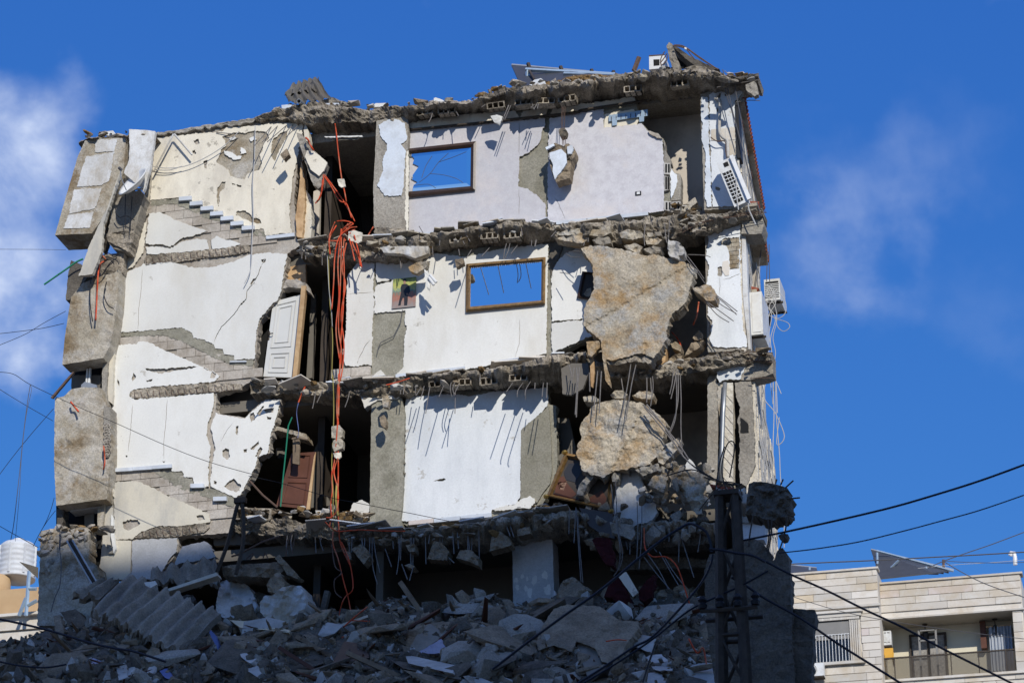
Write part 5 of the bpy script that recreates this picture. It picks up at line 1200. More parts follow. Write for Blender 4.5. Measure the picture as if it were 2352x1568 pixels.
# chunks caught on bars higher up
ch = thing('hanging_chunk', U(1290, 460, -.5), 'chunk with pale blue plaster dangling in front of the lavender wall', 'chunk')
sheet('core', cC([(360, 960), (430, 925), (500, 950), (540, 930), (580, 960), (592, 1010), (565, 1060), (557, 1110), (545, 1200), (490, 1215), (440, 1232), (412, 1180), (395, 1110), (383, 1010)]), -.40, .28, 'rubble_b', ch, jag=1.5, res=4, grid=5, bump=.06)
sheet('plaster', cC([(388, 1002), (480, 972), (518, 1010), (524, 1080), (430, 1212), (412, 1150), (416, 1100), (390, 1040)]), -.47, .05, 'blue_plaster', ch, jag=.8)
sheet('plaster', cC([(525, 955), (560, 940), (578, 970), (560, 1010), (530, 1010)]), -.47, .05, 'blue_plaster', ch, jag=.8)
sheet('plaster', cC([(355, 960), (420, 930), (430, 945), (365, 978)]), -.47, .05, 'blue_plaster', ch, jag=.6)
for x in (484, 494, 508):
    bar([(*c(cC, x+4, 630), -.4), (*c(cC, x-3, 780), -.42), (*c(cC, x+8, 940), -.4)], .007, 'rusty_steel', ch)
sheet('knot', cC([(465, 815), (500, 805), (525, 830), (515, 870), (480, 880), (462, 850)]), -.42, .15, 'rubble_a', ch, jag=1.5, grid=4, bump=.05)
ch = thing('hanging_chunk', U(720, 430, -.4), 'chunk with cream plaster dangling at the top corridor opening', 'chunk')
sheet('core', cB([(165, 550), (215, 565), (240, 620), (300, 690), (340, 720), (405, 790), (380, 860), (372, 960), (340, 990), (300, 962), (262, 860), (212, 700)]), -.30, .2, 'concrete', ch, jag=1.2, grid=6, bump=.04)
sheet('plaster', cB([(252, 690), (300, 695), (350, 730), (410, 785), (382, 850), (345, 890), (280, 840), (235, 740)]), -.36, .04, 'cream_plaster', ch, jag=.9)
for pts, m, lab in ((cB([(490, 915), (540, 912), (552, 970), (520, 980), (500, 965)]), 'cream_plaster', 'small cream plaster scrap caught on the cable in the top corridor'), (cB([(575, 1325), (620, 1315), (685, 1335), (680, 1400), (650, 1418), (572, 1390)]), 'cream_plaster', 'cream plaster scrap lying on the knot of orange cable'),
                    (cH([(640, 400), (700, 390), (728, 420), (725, 480), (690, 500), (640, 490)]), 'old_render', 'upper pale scrap threaded on the orange cables'), (cH([(655, 510), (700, 480), (728, 510), (725, 570), (660, 600), (645, 550)]), 'old_render', 'lower pale scrap threaded on the orange cables'), (cH([(650, 610), (712, 602), (715, 640), (690, 658), (660, 640)]), 'cream_plaster', 'cream scrap at the end of the threaded pieces'),
                    (cE([(820, 170), (980, 165), (1200, 165), (1205, 220), (1100, 260), (1000, 225), (850, 215)]), 'whitewash', 'whitish slab piece caught above the portrait'), (cE([(1045, 330), (1120, 290), (1200, 280), (1190, 330), (1110, 380), (1060, 360)]), 'stained_slab', 'small stained piece dangling right above the portrait'), (cE([(1410, 270), (1470, 258), (1480, 300), (1420, 330)]), 'rubble_b', 'small tan lump dangling left of the gilt mirror'),
                    (cE([(1172, 345), (1200, 370), (1220, 420), (1212, 515), (1195, 500), (1178, 440)]), 'white_plaster', 'crumpled white rag hanging between portrait and gilt mirror'), (cH([(1035, 170), (1075, 155), (1090, 200), (1080, 250), (1040, 245)]), 'stained_slab', 'upper stone dangling in front of the lower grey column'), (cH([(1015, 330), (1050, 310), (1070, 360), (1060, 415), (1025, 390)]), 'rubble_b', 'lower stone dangling in front of the lower grey column'),
                    (cB([(1690, 420), (1740, 410), (1785, 425), (1760, 490), (1720, 470)]), 'white_plaster', 'white chip dangling above the lavender wall'), (cA([(2000, 430), (2050, 380), (2070, 430), (2030, 470)]), 'rubble_b', 'grey stone stuck to the cream stair wall'), (cC([(1925, 470), (1990, 440), (2010, 460), (2025, 545), (1995, 560), (1930, 510)]), 'concrete', 'broken lump at the roof corner beside the bars')):
    sheet('scrap', pts, -.5, .14 if 'plaster' not in m else .04, m, None, jag=.9, res=4, grid=5, bump=.03, label=lab, cat='scrap')
MB().tube([U(*p, -.5) for p in cE([(1215, 390), (1265, 450)])], .03, 7).tube([U(*p, -.52) for p in cE([(1205, 410), (1245, 470)])], .03, 7).build('lamp_tube', 'white_plastic', None, label='pair of short white tubes hanging beside the white rag', cat='tubes')

# ------------------------------------------------------------------ bars sticking out of the slabs
def bars(par, cf, L, m='grey_rebar', r=.009):
    for a in L:
        q = cf([(p[0], p[1]) for p in a])
        bar([(*xy, p[2]) for xy, p in zip(q, a)], r, m, par)
bars(roof, cB, [[(1240, 370, -.35), (1225, 430, -.45), (1205, 470, -.5)], [(1420, 385, -.4), (1440, 420, -.55)], [(1830, 335, -.5), (1810, 390, -.6), (1780, 465, -.65)], [(1850, 335, -.5), (1800, 450, -.7)], [(2050, 325, -.55), (2030, 370, -.75)], [(2065, 325, -.55), (2055, 365, -.8)], [(1650, 330, -.4), (1620, 350, -.6)], [(270, 380, -.1), (205, 440, -.25)], [(250, 380, -.1), (215, 430, -.2)], [(1350, 360, -.35), (1360, 400, -.5)]])
bars(roof, cC, [[(1760, 360, -.3), (1840, 410, -.35), (2030, 380, -.4)], [(1800, 420, -.3), (1900, 410, -.4), (2035, 400, -.4)], [(1700, 490, -.3), (1850, 460, -.35), (2040, 430, -.4)], [(1850, 605, -.1), (1950, 592, -.15), (2038, 594, -.2)], [(1870, 410, -.3), (1960, 400, -.3), (2030, 390, -.3)], [(70, 630, -.5), (30, 720, -.65)], [(270, 625, -.5), (240, 650, -.7)], [(290, 625, -.5), (265, 665, -.7)], [(255, 620, -.5), (260, 660, -.6)]])
bars(f3, cE, [[(215, 165, -.2), (210, 265, -.35)], [(242, 165, -.2), (240, 270, -.35)], [(395, 170, -.2), (372, 240, -.35), (370, 315, -.35)], [(415, 180, -.2), (390, 250, -.35)], [(1232, 165, -.3), (1240, 250, -.5)], [(1292, 120, -.4), (1290, 160, -.55)], [(1460, 95, -.4), (1485, 150, -.6)], [(1500, 80, -.4), (1530, 130, -.6)], [(1815, 145, -.4), (1800, 200, -.6), (1790, 270, -.62)], [(1842, 145, -.4), (1825, 210, -.6), (1800, 262, -.62)], [(2012, 120, -.4), (2010, 168, -.6)], [(2050, 115, -.4), (2040, 168, -.6)], [(980, 250, -.3), (985, 330, -.4)], [(998, 290, -.3), (985, 345, -.4)], [(1130, 10, -.5), (1160, 60, -.7)], [(1930, 20, -.5), (1940, 80, -.7)], [(700, 250, -.2), (660, 330, -.35), (690, 350, -.4)], [(820, 200, -.25), (780, 260, -.4)], [(1440, 190, -.4), (1448, 240, -.45)], [(1540, 195, -.35), (1500, 260, -.95)], [(1680, 180, -.35), (1620, 245, -.95)], [(1900, 160, -.35), (1850, 225, -.9)]])
bars(f3, cF, [[(250, 220, -.5), (245, 262, -.6)], [(280, 220, -.5), (272, 268, -.6)], [(440, 145, -.5), (400, 190, -.7)], [(665, 220, -.5), (655, 260, -.6)], [(690, 160, -.5), (692, 230, -.6)], [(1140, 90, -.5), (1130, 190, -.6), (1135, 260, -.65)], [(1290, 80, -.5), (1300, 200, -.6), (1310, 240, -.6)], [(1330, 60, -.5), (1320, 220, -.7)], [(1460, 330, -.7), (1530, 420, -.8), (1600, 520, -.8)], [(1440, 335, -.7), (1540, 460, -.85), (1610, 560, -.8)], [(1470, 330, -.6), (1600, 335, -.5), (1650, 350, -.5)], [(510, 300, -.3), (630, 305, -.5)], [(515, 325, -.3), (570, 350, -.4), (630, 350, -.5)], [(470, 470, -.3), (545, 480, -.5)]], r=.008)
bars(f3, cF, [[(1380, 190, -.4), (1560, 90, -.4), (1860, 20, -.3)], [(1400, 150, -.4), (1600, 70, -.4), (2090, 0, -.3)], [(1640, 60, -.3), (1900, 10, -.3), (2085, -10, -.3)]], 'rusty_steel')
bars(f2, cH, [[(515, 125, -.2), (505, 190, -.35), (490, 262, -.4)], [(575, 105, -.2), (550, 160, -.35), (525, 215, -.4)], [(780, 125, -.25), (770, 180, -.4), (745, 250, -.42)], [(1205, 80, -.35), (1203, 150, -.5)], [(1180, 85, -.35), (1180, 150, -.5)], [(1300, 90, -.4), (1296, 150, -.6)], [(1365, 85, -.4), (1355, 130, -.6), (1335, 190, -.65)], [(1412, 85, -.4), (1400, 150, -.65), (1378, 300, -.7)], [(1578, 55, -.5), (1570, 100, -.7), (1580, 165, -.7)], [(1607, 55, -.5), (1590, 100, -.7), (1600, 160, -.7)], [(1610, 140, -.5), (1607, 300, -.65)], [(1805, 0, -.6), (1800, 50, -.7)], [(2235, 60, -.7), (2232, 110, -.8)], [(1520, 80, -.5), (1490, 150, -1.0), (1480, 170, -1.15)], [(1340, 100, -.4), (1300, 160, -.95)], [(1640, 70, -.5), (1600, 150, -1.05)], [(2060, 60, -.6), (2010, 130, -1.3)], [(2140, 60, -.6), (2100, 120, -1.25), (2095, 170, -1.3)], [(2200, 50, -.6), (2160, 120, -1.3), (2160, 190, -1.3)], [(2300, 60, -.7), (2290, 170, -1.1)], [(2330, 60, -.7), (2325, 180, -1.1)]])
bars(f2, cI, [[(600, -60, -.9), (605, 60, -1.0), (590, 310, -1.0)], [(622, -60, -.9), (612, 60, -1.0), (598, 330, -1.0)], [(540, -80, -.8), (560, 0, -.9), (530, 60, -.9)], [(580, -60, -.85), (570, 20, -.9), (552, 80, -.9)], [(765, -30, -.9), (755, 80, -1.0), (735, 275, -1.0)], [(795, -30, -.9), (788, 90, -1.0), (778, 300, -1.0)], [(700, -20, -.8), (705, 130, -.9)]], r=.011)
bars(f2b, cI, [[(1030, -120, -.8), (1000, 80, -1.0), (950, 330, -1.0)], [(1075, -120, -.8), (1030, 80, -1.0), (985, 365, -1.0)], [(1150, 10, -.6), (1152, 100, -.7), (1150, 215, -.75)], [(1195, 10, -.6), (1200, 100, -.7), (1180, 245, -.75)], [(1180, 20, -.6), (1190, 180, -.7)], [(950, 20, -.6), (965, 120, -.7)], [(1385, -40, -.5), (1365, 80, -.7), (1340, 185, -.7)], [(1360, -40, -.5), (1350, 60, -.7), (1330, 150, -.7)], [(1395, -40, -.5), (1395, 200, -.8), (1360, 360, -.8), (1325, 450, -.8)], [(1412, 0, -.5), (1420, 200, -.8), (1418, 400, -.8), (1428, 620, -.8)], [(1378, -20, -.5), (1385, 150, -.8), (1375, 340, -.85), (1330, 460, -.8)]], r=.010)
bars(f2b, cF, [[(1760, 1105, -.2), (1950, 1090, -.25), (2140, 1100, -.3)], [(1760, 1140, -.2), (2000, 1110, -.25), (2130, 1120, -.3)], [(1900, 1160, -.2), (2060, 1165, -.2), (2140, 1175, -.25)], [(1960, 1300, -.15), (2060, 1295, -.2), (2145, 1298, -.2)], [(2040, 1440, .5), (2090, 1435, .5)][:0] or [(1700, 1120, -.2), (1800, 1090, -.3)]], 'rusty_steel')
bars(f1, cH, [[(510, 1250, -.2), (518, 1395, -.4)], [(545, 1245, -.2), (555, 1320, -.35), (575, 1375, -.4)], [(550, 1245, -.2), (560, 1290, -.35)], [(300, 1215, -.1), (285, 1330, -.3), (295, 1400, -.3)], [(340, 1220, -.1), (320, 1310, -.3), (335, 1400, -.3)], [(940, 1270, -.4), (935, 1460, -.55)], [(970, 1270, -.4), (985, 1400, -.55), (1020, 1550, -.6)], [(960, 1270, -.4), (960, 1480, -.5), (1000, 1640, -.6)], [(1060, 1360, -.4), (1110, 1500, -.5)], [(1165, 1250, -.5), (1170, 1400, -.6), (1150, 1560, -.6)], [(1185, 1250, -.5), (1180, 1450, -.6)], [(1120, 1300, -.45), (1125, 1360, -.5)], [(1375, 1250, -.5), (1380, 1480, -.6)], [(1410, 1250, -.5), (1400, 1320, -.6)], [(1590, 1230, -.5), (1600, 1400, -.6)], [(1625, 1230, -.5), (1635, 1360, -.6)], [(1710, 1230, -.5), (1708, 1370, -.6)], [(1795, 1220, -.5), (1798, 1440, -.6)], [(1560, 1430, -.5), (1600, 1470, -.6)], [(2010, 1180, -.6), (2040, 1260, -.7)], [(2040, 1180, -.6), (2070, 1270, -.7)], [(1190, 1480, -.6), (1235, 1600, -.7)], [(1280, 1500, -.6), (1250, 1610, -.7)]], r=.010)
bars(f1, cL, [[(545, 200, -.6), (540, 400, -.7)], [(595, 190, -.6), (580, 470, -.8)], [(600, 200, -.6), (615, 480, -.8), (635, 775, -.9)], [(610, 260, -.6), (625, 500, -.8), (650, 780, -.9)], [(870, 10, -.7), (900, 250, -.8), (940, 500, -.9), (930, 660, -.9), (890, 730, -.9)], [(905, -80, -.7), (920, 300, -.8), (960, 560, -.9), (930, 680, -.9)], [(1075, 150, -.6), (1080, 400, -.7), (1070, 620, -.8)], [(1112, 160, -.6), (1110, 420, -.7), (1090, 670, -.8)], [(1200, 500, -.4), (1230, 540, -.5)], [(1405, 420, -.4), (1400, 620, -.5)], [(1425, 440, -.4), (1470, 580, -.5), (1520, 740, -.7)], [(1565, 360, -.4), (1568, 430, -.45), (1550, 540, -.5)], [(1130, 580, -.5), (1220, 700, -.7), (1330, 830, -.9)], [(1160, 560, -.5), (1250, 690, -.7), (1320, 830, -.9)], [(1290, 580, -.5), (1350, 680, -.7), (1440, 800, -.9)], [(1250, 540, -.5), (1340, 700, -.7), (1400, 800, -.9)], [(990, 460, -.5), (1000, 520, -.6)], [(1020, 460, -.5), (1018, 560, -.6)], [(1330, 280, -.5), (1325, 460, -.6)]], r=.009)

# ------------------------------------------------------------------ mirrors, pictures, doors
def frame(parent, outer, inner, Y, m, depth=.05, lip=.02, name='frame_bar'):
    """four mitred bars with a raised outer edge between two picture quads (tl, tr, br, bl)"""
    for i in range(4):
        a, b = outer[i], outer[(i+1) % 4]; d, e = inner[i], inner[(i+1) % 4]
        mid = [((p[0]*.55+q[0]*.45), (p[1]*.55+q[1]*.45)) for p, q in ((a, d), (b, e))]
        Q = [U(*a, Y), U(*b, Y), U(*a, Y-depth), U(*b, Y-depth), U(*mid[0], Y-depth-lip), U(*mid[1], Y-depth-lip), U(*d, Y-depth*.5), U(*e, Y-depth*.5), U(*d, Y), U(*e, Y)]
        mk(name, Q, [(0, 1, 3, 2), (2, 3, 5, 4), (4, 5, 7, 6), (6, 7, 9, 8)], m, parent)

m1 = thing('mirror', U(1015, 445, -.02), 'cracked wall mirror in a wide dark wooden frame', 'mirror')
o1 = cB([(1050, 675), (1575, 618), (1570, 1000), (1050, 1055)]); i1 = cB([(1050, 716), (1536, 665), (1531, 970), (1050, 1012)])
frame(m1, o1, i1, -.005, 'dark_wood')
sheet('glass', cB([(1078, 738), (1505, 692), (1500, 945), (1080, 985), (1088, 960), (1118, 940), (1066, 912), (1082, 878), (1127, 815), (1080, 792), (1092, 755)]), -.028, .006, 'mirror_glass', m1, jag=0)
for q in ([(1052, 716, 0), (1536, 665, 0), (1505, 692, 0), (1052, 741, 0)], [(1536, 665, 0), (1531, 970, 0), (1500, 945, 0), (1505, 692, 0)], [(1531, 970, 0), (1078, 1012, 0), (1080, 985, 0), (1500, 945, 0)]):
    pts = cB(q)
    P = [U(p[0], p[1], -.018 if k in (0, 1) else -.028) for k, p in enumerate(pts)]
    mk('bevel', P, [(0, 1, 2, 3)], 'mirror_bevel', m1)
for a in ([(1130, 940), (1215, 872), (1280, 785), (1360, 710)], [(1280, 782), (1390, 745), (1500, 700)], [(1218, 872), (1320, 882), (1420, 910), (1475, 945)], [(1150, 905), (1180, 815), (1230, 735)], [(1090, 965), (1200, 955), (1260, 985)]):
    MB().tube([U(*p, -.031) for p in spline(cB(a), 4)], .005, 4).build('crack_line', 'grey_cable', m1)

m2 = thing('mirror', U(1160, 710, -.02), 'rectangular wall mirror in a carved gilt frame', 'mirror')
o2 = cE([(1500, 305), (2122, 250), (2118, 618), (1495, 680)]); i2 = cE([(1536, 330), (2090, 283), (2086, 590), (1531, 640)])
frame(m2, o2, i2, -.005, 'gilt_wood', .055, .03)
sheet('glass', [(*p, 0) for p in i2], -.030, .006, 'mirror_glass', m2, jag=0)
for i in range(4):      # beading along the frame
    a, b = o2[i], o2[(i+1) % 4]; d, e = i2[i], i2[(i+1) % 4]
    n = int(math.hypot(b[0]-a[0], b[1]-a[1])/4.5)
    mbd = MB()
    for k in range(n):
        t = (k+.5)/n
        x = (a[0]+(b[0]-a[0])*t)*.5+(d[0]+(e[0]-d[0])*t)*.5; y = (a[1]+(b[1]-a[1])*t)*.5+(d[1]+(e[1]-d[1])*t)*.5
        p = U(x, y, -.085); mbd.box((p.x-.013, p.y-.012, p.z-.013), (p.x+.013, p.y+.02, p.z+.013))
    mbd.build('beading', 'gilt_wood', m2)

# portrait print: a standing figure in dark clothes in an autumn park
def poster_mat():
    m = bpy.data.materials.new('park_print'); m.use_nodes = True
    nt = m.node_tree; N, L = nt.nodes, nt.links; b = N['Principled BSDF']; b.inputs['Roughness'].default_value = .45
    g = N.new('ShaderNodeTexCoord'); s = N.new('ShaderNodeSeparateXYZ'); L.new(g.outputs['Generated'], s.inputs[0])
    r = N.new('ShaderNodeValToRGB'); e = r.color_ramp.elements
    e[0].position, e[0].color = 0, (0.289, 0.255, 0.238, 1); e[1].position, e[1].color = 1, (0.170, 0.204, 0.051, 1)
    for p, c_ in ((.22, (0.323, 0.204, 0.170, 1)), (.40, (0.374, 0.145, 0.093, 1)), (.50, (0.170, 0.187, 0.145, 1)), (.60, (0.187, 0.272, 0.204, 1)), (.72, (0.459, 0.459, 0.119, 1)), (.88, (0.323, 0.374, 0.102, 1))):
        q = e.new(p); q.color = c_
    nz = N.new('ShaderNodeTexNoise'); nz.inputs['Scale'].default_value = 9; nz.inputs['Detail'].default_value = 5
    L.new(g.outputs['Generated'], nz.inputs['Vector'])
    a = N.new('ShaderNodeMath'); a.operation = 'MULTIPLY_ADD'; a.inputs[1].default_value = .6; L.new(nz.outputs['Fac'], a.inputs[0])
    sb = N.new('ShaderNodeMath'); sb.operation = 'SUBTRACT'; sb.inputs[1].default_value = .30
    L.new(s.outputs['Z'], sb.inputs[0]); L.new(sb.outputs[0], a.inputs[2]); L.new(a.outputs[0], r.inputs[0]); L.new(r.outputs[0], b.inputs['Base Color'])
    MATS['park_print'] = m
poster_mat()
simple('print_black', (.012, .013, .018), .5); simple('print_skin', (.34, .20, .13), .5); simple('print_red', (.25, .04, .03), .5)
pr = thing('portrait_print', U(925, 708, -.02), 'unframed portrait print of a person in black in an autumn park', 'portrait')
sheet('print', [(*p, 0) for p in cE([(927, 425), (1106, 405), (1101, 636), (915, 655)])], -.03, .02, 'park_print', pr, jag=0)
sheet('figure_print', cE([(1003, 462), (1030, 460), (1052, 475), (1060, 520), (1042, 545), (1040, 590), (1036, 628), (1012, 630), (1012, 570), (1002, 570), (990, 600), (985, 628), (965, 632), (978, 570), (988, 530), (985, 490), (992, 468)]), -.034, .003, 'print_black', pr, jag=0)
sheet('face_print', cE([(1006, 432), (1022, 430), (1028, 445), (1020, 462), (1008, 460)]), -.0345, .003, 'print_skin', pr, jag=0)
sheet('hair_print', cE([(1003, 440), (1003, 425), (1020, 418), (1030, 428), (1027, 440), (1018, 436)]), -.0352, .003, 'print_black', pr, jag=0)
sheet('hand_print', cE([(1030, 535), (1040, 533), (1041, 546), (1031, 548)]), -.0345, .003, 'print_skin', pr, jag=0)
pic = thing('framed_picture', U(1345, 690, -.02), 'small dark framed picture half hidden behind the hanging slab', 'picture')
of = cF([(645, 460), (810, 478), (770, 695), (602, 668)]); inf = cF([(672, 478), (790, 492), (757, 672), (636, 650)])
frame(pic, of, inf, -.005, 'dark_wood', .05, .02)
sheet('canvas', [(*p, 0) for p in inf], -.02, .012, 'dark_panelling', pic, jag=0)
sheet('rosette', cF([(655, 640), (680, 600), (715, 590), (720, 640), (690, 665)]), -.026, .004, 'old_render', pic, jag=.8)
# the fallen painting
pt = thing('fallen_painting', U(1260, 1150, -.7), 'gilt framed painting fallen askew under the lower hanging slab', 'painting')
of = cI([(508, 605), (900, 690), (870, 1065), (362, 950)]); inf = cI([(535, 650), (865, 715), (835, 1030), (412, 935)])
frame(pt, of, inf, -.42, 'gilt_wood', .06, .04)
sheet('canvas', [(*p, 0) for p in inf], -.44, .02, 'dark_panelling', pt, jag=0)
for q, m in (([(430, 920), (450, 800), (500, 790), (530, 850), (600, 930), (560, 960)], 'brown_wood'), ([(450, 840), (480, 830), (525, 830), (500, 900), (455, 890)], 'print_skin'), ([(500, 760), (540, 690), (620, 690), (640, 760), (590, 840), (520, 820)], 'print_black'), ([(555, 765), (585, 748), (595, 785), (565, 805)], 'old_render'), ([(700, 960), (800, 900), (835, 960), (825, 1020), (700, 990)], 'brown_wood'), ([(420, 925), (560, 960), (640, 980), (600, 990), (425, 945)], 'maroon_fabric')):
    sheet('paint_area', cI(q), -.446-.002*len(m)/10, .004, m, pt, jag=.5)
for q in ((508, 605), (362, 950), (870, 1065)):
    p = U(*c(cI, *q), -.5); MB().lathe([(.0, -.05), (.05, -.03), (.065, 0), (.05, .03), (0, .05)], 8, Matrix.Translation(p)).build('corner_boss', 'brass', pt)

# white panelled door and the pine post in front of it
dr = thing('white_door', U(650, 868, .15), 'white panelled door standing ajar in the middle storey', 'door')
dq = [(1945, 405), (2165, 348), (2092, 998), (1868, 990)]
sheet('leaf', [(*p, 0) for p in cD(dq)], .10, .05, 'door_paint', dr, jag=0)
def lerpq(q, u, v):
    a, b, d, e = q
    return tuple(a[i]*(1-u)*(1-v)+b[i]*u*(1-v)+d[i]*u*v+e[i]*(1-u)*v for i in (0, 1))
for (u0, u1, v0, v1) in ((.14, .84, .06, .62), (.16, .82, .70, .94)):
    for (a, b) in (((u0, v0), (u1, v0)), ((u1, v0), (u1, v1)), ((u1, v1), (u0, v1)), ((u0, v1), (u0, v0)), ((u0+.12, v0+.05), (u1-.12, v0+.05)), ((u1-.12, v0+.05), (u1-.12, v1-.06)), ((u1-.12, v1-.06), (u0+.12, v1-.06)), ((u0+.12, v1-.06), (u0+.12, v0+.05))):
        MB().tube([U(*c(cD, *lerpq(dq, *a)), .095), U(*c(cD, *lerpq(dq, *b)), .095)], .014, 5).build('moulding', 'door_paint', dr)
MB().tube([U(*p, .03) for p in cD([(1915, 655), (1945, 652)])], .012, 6).tube([U(*c(cD, 1917, 655), .03), U(*c(cD, 1917, 655), .1)], .015, 6).build('handle', 'dark_steel', dr)
sheet('lock_plate', [(*p, 0) for p in cD([(1911, 635), (1921, 634), (1914, 705), (1904, 705)])], .09, .01, 'dark_steel', dr, jag=0)
po = MB()
A_, B_ = U(*c(cD, 2192, 290), -.02), U(*c(cD, 2120, 1015), -.02)
d = A_-B_
M = Matrix.Translation((A_+B_)/2) @ d.to_track_quat('Z', 'Y').to_matrix().to_4x4()
po.box((-.065, -.05, -d.length/2), (.065, .05, d.length/2), M).build('pine_post', 'pine_wood', None, label='rough pine post propped in front of the white door', cat='post')
bd = thing('brown_door', U(660, 1160, .4), 'red-brown wooden door leaning in the lower opening', 'door')
bq = [(325, 612), (515, 600), (468, 1050), (205, 1022)]
sheet('leaf', [(*p, 0) for p in cH(bq)], .25, .05, 'brown_wood', bd, jag=0)
for (u0, u1, v0, v1) in ((.15, .80, .06, .45), (.15, .80, .55, .93)):
    for (a, b) in (((u0, v0), (u1, v0)), ((u1, v0), (u1, v1)), ((u1, v1), (u0, v1)), ((u0, v1), (u0, v0))):
        MB().tube([U(*c(cH, *lerpq(bq, *a)), .245), U(*c(cH, *lerpq(bq, *b)), .245)], .014, 5).build('moulding', 'brown_wood', bd)
sheet('edge', [(*p, 0) for p in cH([(500, 640), (515, 600), (468, 1050), (440, 1050)])], .24, .04, 'pine_wood', bd, jag=0)
fr = thing('small_frame', U(652, 1050, 1.0), 'small black picture frame on the dim lower wall', 'picture frame')
frame(fr, cH([(203, 572), (285, 572), (285, 660), (203, 660)]), cH([(213, 584), (275, 584), (275, 648), (213, 648)]), .9, 'black_rubber', .03, .01)
sheet('mount', [(*p, 0) for p in cH([(213, 584), (275, 584), (275, 648), (213, 648)])], .9, .02, 'interior_paint', fr, jag=0)
sheet('hanging_board', cH([(335, 490), (385, 480), (390, 560), (385, 700), (335, 690)]), .0, .05, 'old_timber', None, jag=.6, label='short grey board dangling in front of the brown door', cat='board')
MB().tube([U(*p, -.1) for p in cH([(330, 500), (380, 490), (455, 505)])], .025, 6).build('batten', 'old_timber', None, label='short batten across the top of the dangling board', cat='batten')
MB().tube([U(*p, -.15) for p in cH([(0, 830), (100, 940), (215, 1035)])], .022, 6).build('iron_bar', 'rusty_steel', None, label='rusty iron bar sloping into the lower opening', cat='bar')
MB().tube([U(*p, -.1) for p in cH([(330, 330), (300, 400), (285, 560), (255, 850), (240, 1030)])], .014, 5).build('hanging_pipe', 'green_sheath', None, label='thin green pipe hanging in the lower opening', cat='pipe')
# switch box on the lavender wall, cut bracket
sb_ = thing('wall_socket', U(*c(cC, 1082, 1335), -.01), 'black wall socket on the lavender wall', 'socket')
sheet('rim', [(*p, 0) for p in cC([(1060, 1306), (1106, 1301), (1106, 1330), (1061, 1335)])], -.02, .015, 'black_rubber', sb_, jag=0)
sheet('insert', [(*p, 0) for p in cC([(1072, 1309), (1096, 1306), (1096, 1325), (1072, 1328)])], -.024, .006, 'white_plastic', sb_, jag=0)
br = thing('mounting_plate', U(*c(cC, 1000, 760), -.03), 'galvanised mounting plate high on the lavender wall', 'bracket')
sheet('rail', [(*p, 0) for p in cC([(852, 708), (1158, 662), (1158, 712), (852, 756)])], -.03, .02, 'galvanised', br, jag=0)
for x in (900, 1112):
    y = 735 - (x-900)*.14
    sheet('foot', [(*p, 0) for p in cC([(x-22, y, 0), (x+18, y-6, 0), (x+16, y+50, 0), (x-20, y+55, 0)])], -.034, .02, 'galvanised', br, jag=0)
for x in range(870, 1150, 38):
    y = 722-(x-852)*.152
    sheet('slot', [(*p, 0) for p in cC([(x, y, 0), (x+5, y-1, 0), (x+5, y+30, 0), (x, y+31, 0)])], -.036, .006, 'dark_steel', br, jag=0)

# ------------------------------------------------------------------ air conditioners
def box_on(par, name, o, ax, ay, az, m):
    """box from corner o along three vectors"""
    V = [o, o+ax, o+ax+ay, o+ay, o+az, o+ax+az, o+ax+ay+az, o+ay+az]
    return mk(name, V, [(0, 3, 2, 1), (4, 5, 6, 7), (0, 1, 5, 4), (1, 2, 6, 5), (2, 3, 7, 6), (3, 0, 4, 7)], m, par, fix=True)
ac = thing('air_conditioner', U(*c(cC, 1880, 1420), -.4), 'white split air conditioner dangling askew on the upper end wall', 'air conditioner')
p0, p1, p2 = U(*c(cC, 1697, 1085), -.42), U(*c(cC, 1838, 1428), -.42), U(*c(cC, 1800, 1040), -.42)
ax, ay = (p1-p0), (p2-p0)
az = Vector((.02, .26, .06))
box_on(ac, 'body', p0, ax, ay, az, 'appliance_white')
n_ = ax.cross(ay).normalized()
n_ = n_ if n_.y < 0 else -n_
box_on(ac, 'intake', p0+ax*.24+ay*.14+n_*.004, ax*.70, ay*.62, n_*.006, 'void_black')
for i in range(9):
    box_on(ac, 'louvre', p0+ax*(.245+.077*i)+ay*.14+n_*.008, ax*.016, ay*.62, n_*.016, 'appliance_white')
for j in (.34, .56):
    box_on(ac, 'rib', p0+ax*.24+ay*j+n_*.008, ax*.70, ay*.03, n_*.02, 'appliance_white')
box_on(ac, 'service_hatch', p0+ax*.06+ay*.42+n_*.004, ax*.09, ay*.34, n_*.005, 'void_black')
box_on(ac, 'front_cover', p0+ay*1.02+n_*.02, ax*1.0, ay*.28, n_*.05, 'white_plastic')
MB().tube([U(*p, y) for p, y in zip(spline(cC([(1712, 535), (1690, 580), (1722, 590), (1724, 680), (1720, 760), (1722, 840), (1745, 880), (1782, 908), (1785, 960), (1790, 1040)]), 5), [-.05]*8+[-.12]*40)], .034, 8).build('lagged_pipe', 'whitewash', ac, smooth=True)
MB().tube([U(*p, -.13) for p in spline(cC([(1650, 880), (1700, 912), (1765, 915), (1770, 990), (1778, 1040)]), 4)], .012, 5).build('drain_hose', 'rusty_steel', ac)
MB().tube([U(*p, -.45) for p in spline(cC([(1850, 1200), (1855, 1330), (1870, 1450)]), 4)], .012, 5).build('loose_lead', 'white_cable', ac)
MB().tube([U(*p, -.4) for p in spline(cC([(1945, 1355), (1950, 1440), (1975, 1500), (2005, 1565)]), 4)], .014, 5).build('loose_lead', 'white_cable', ac)

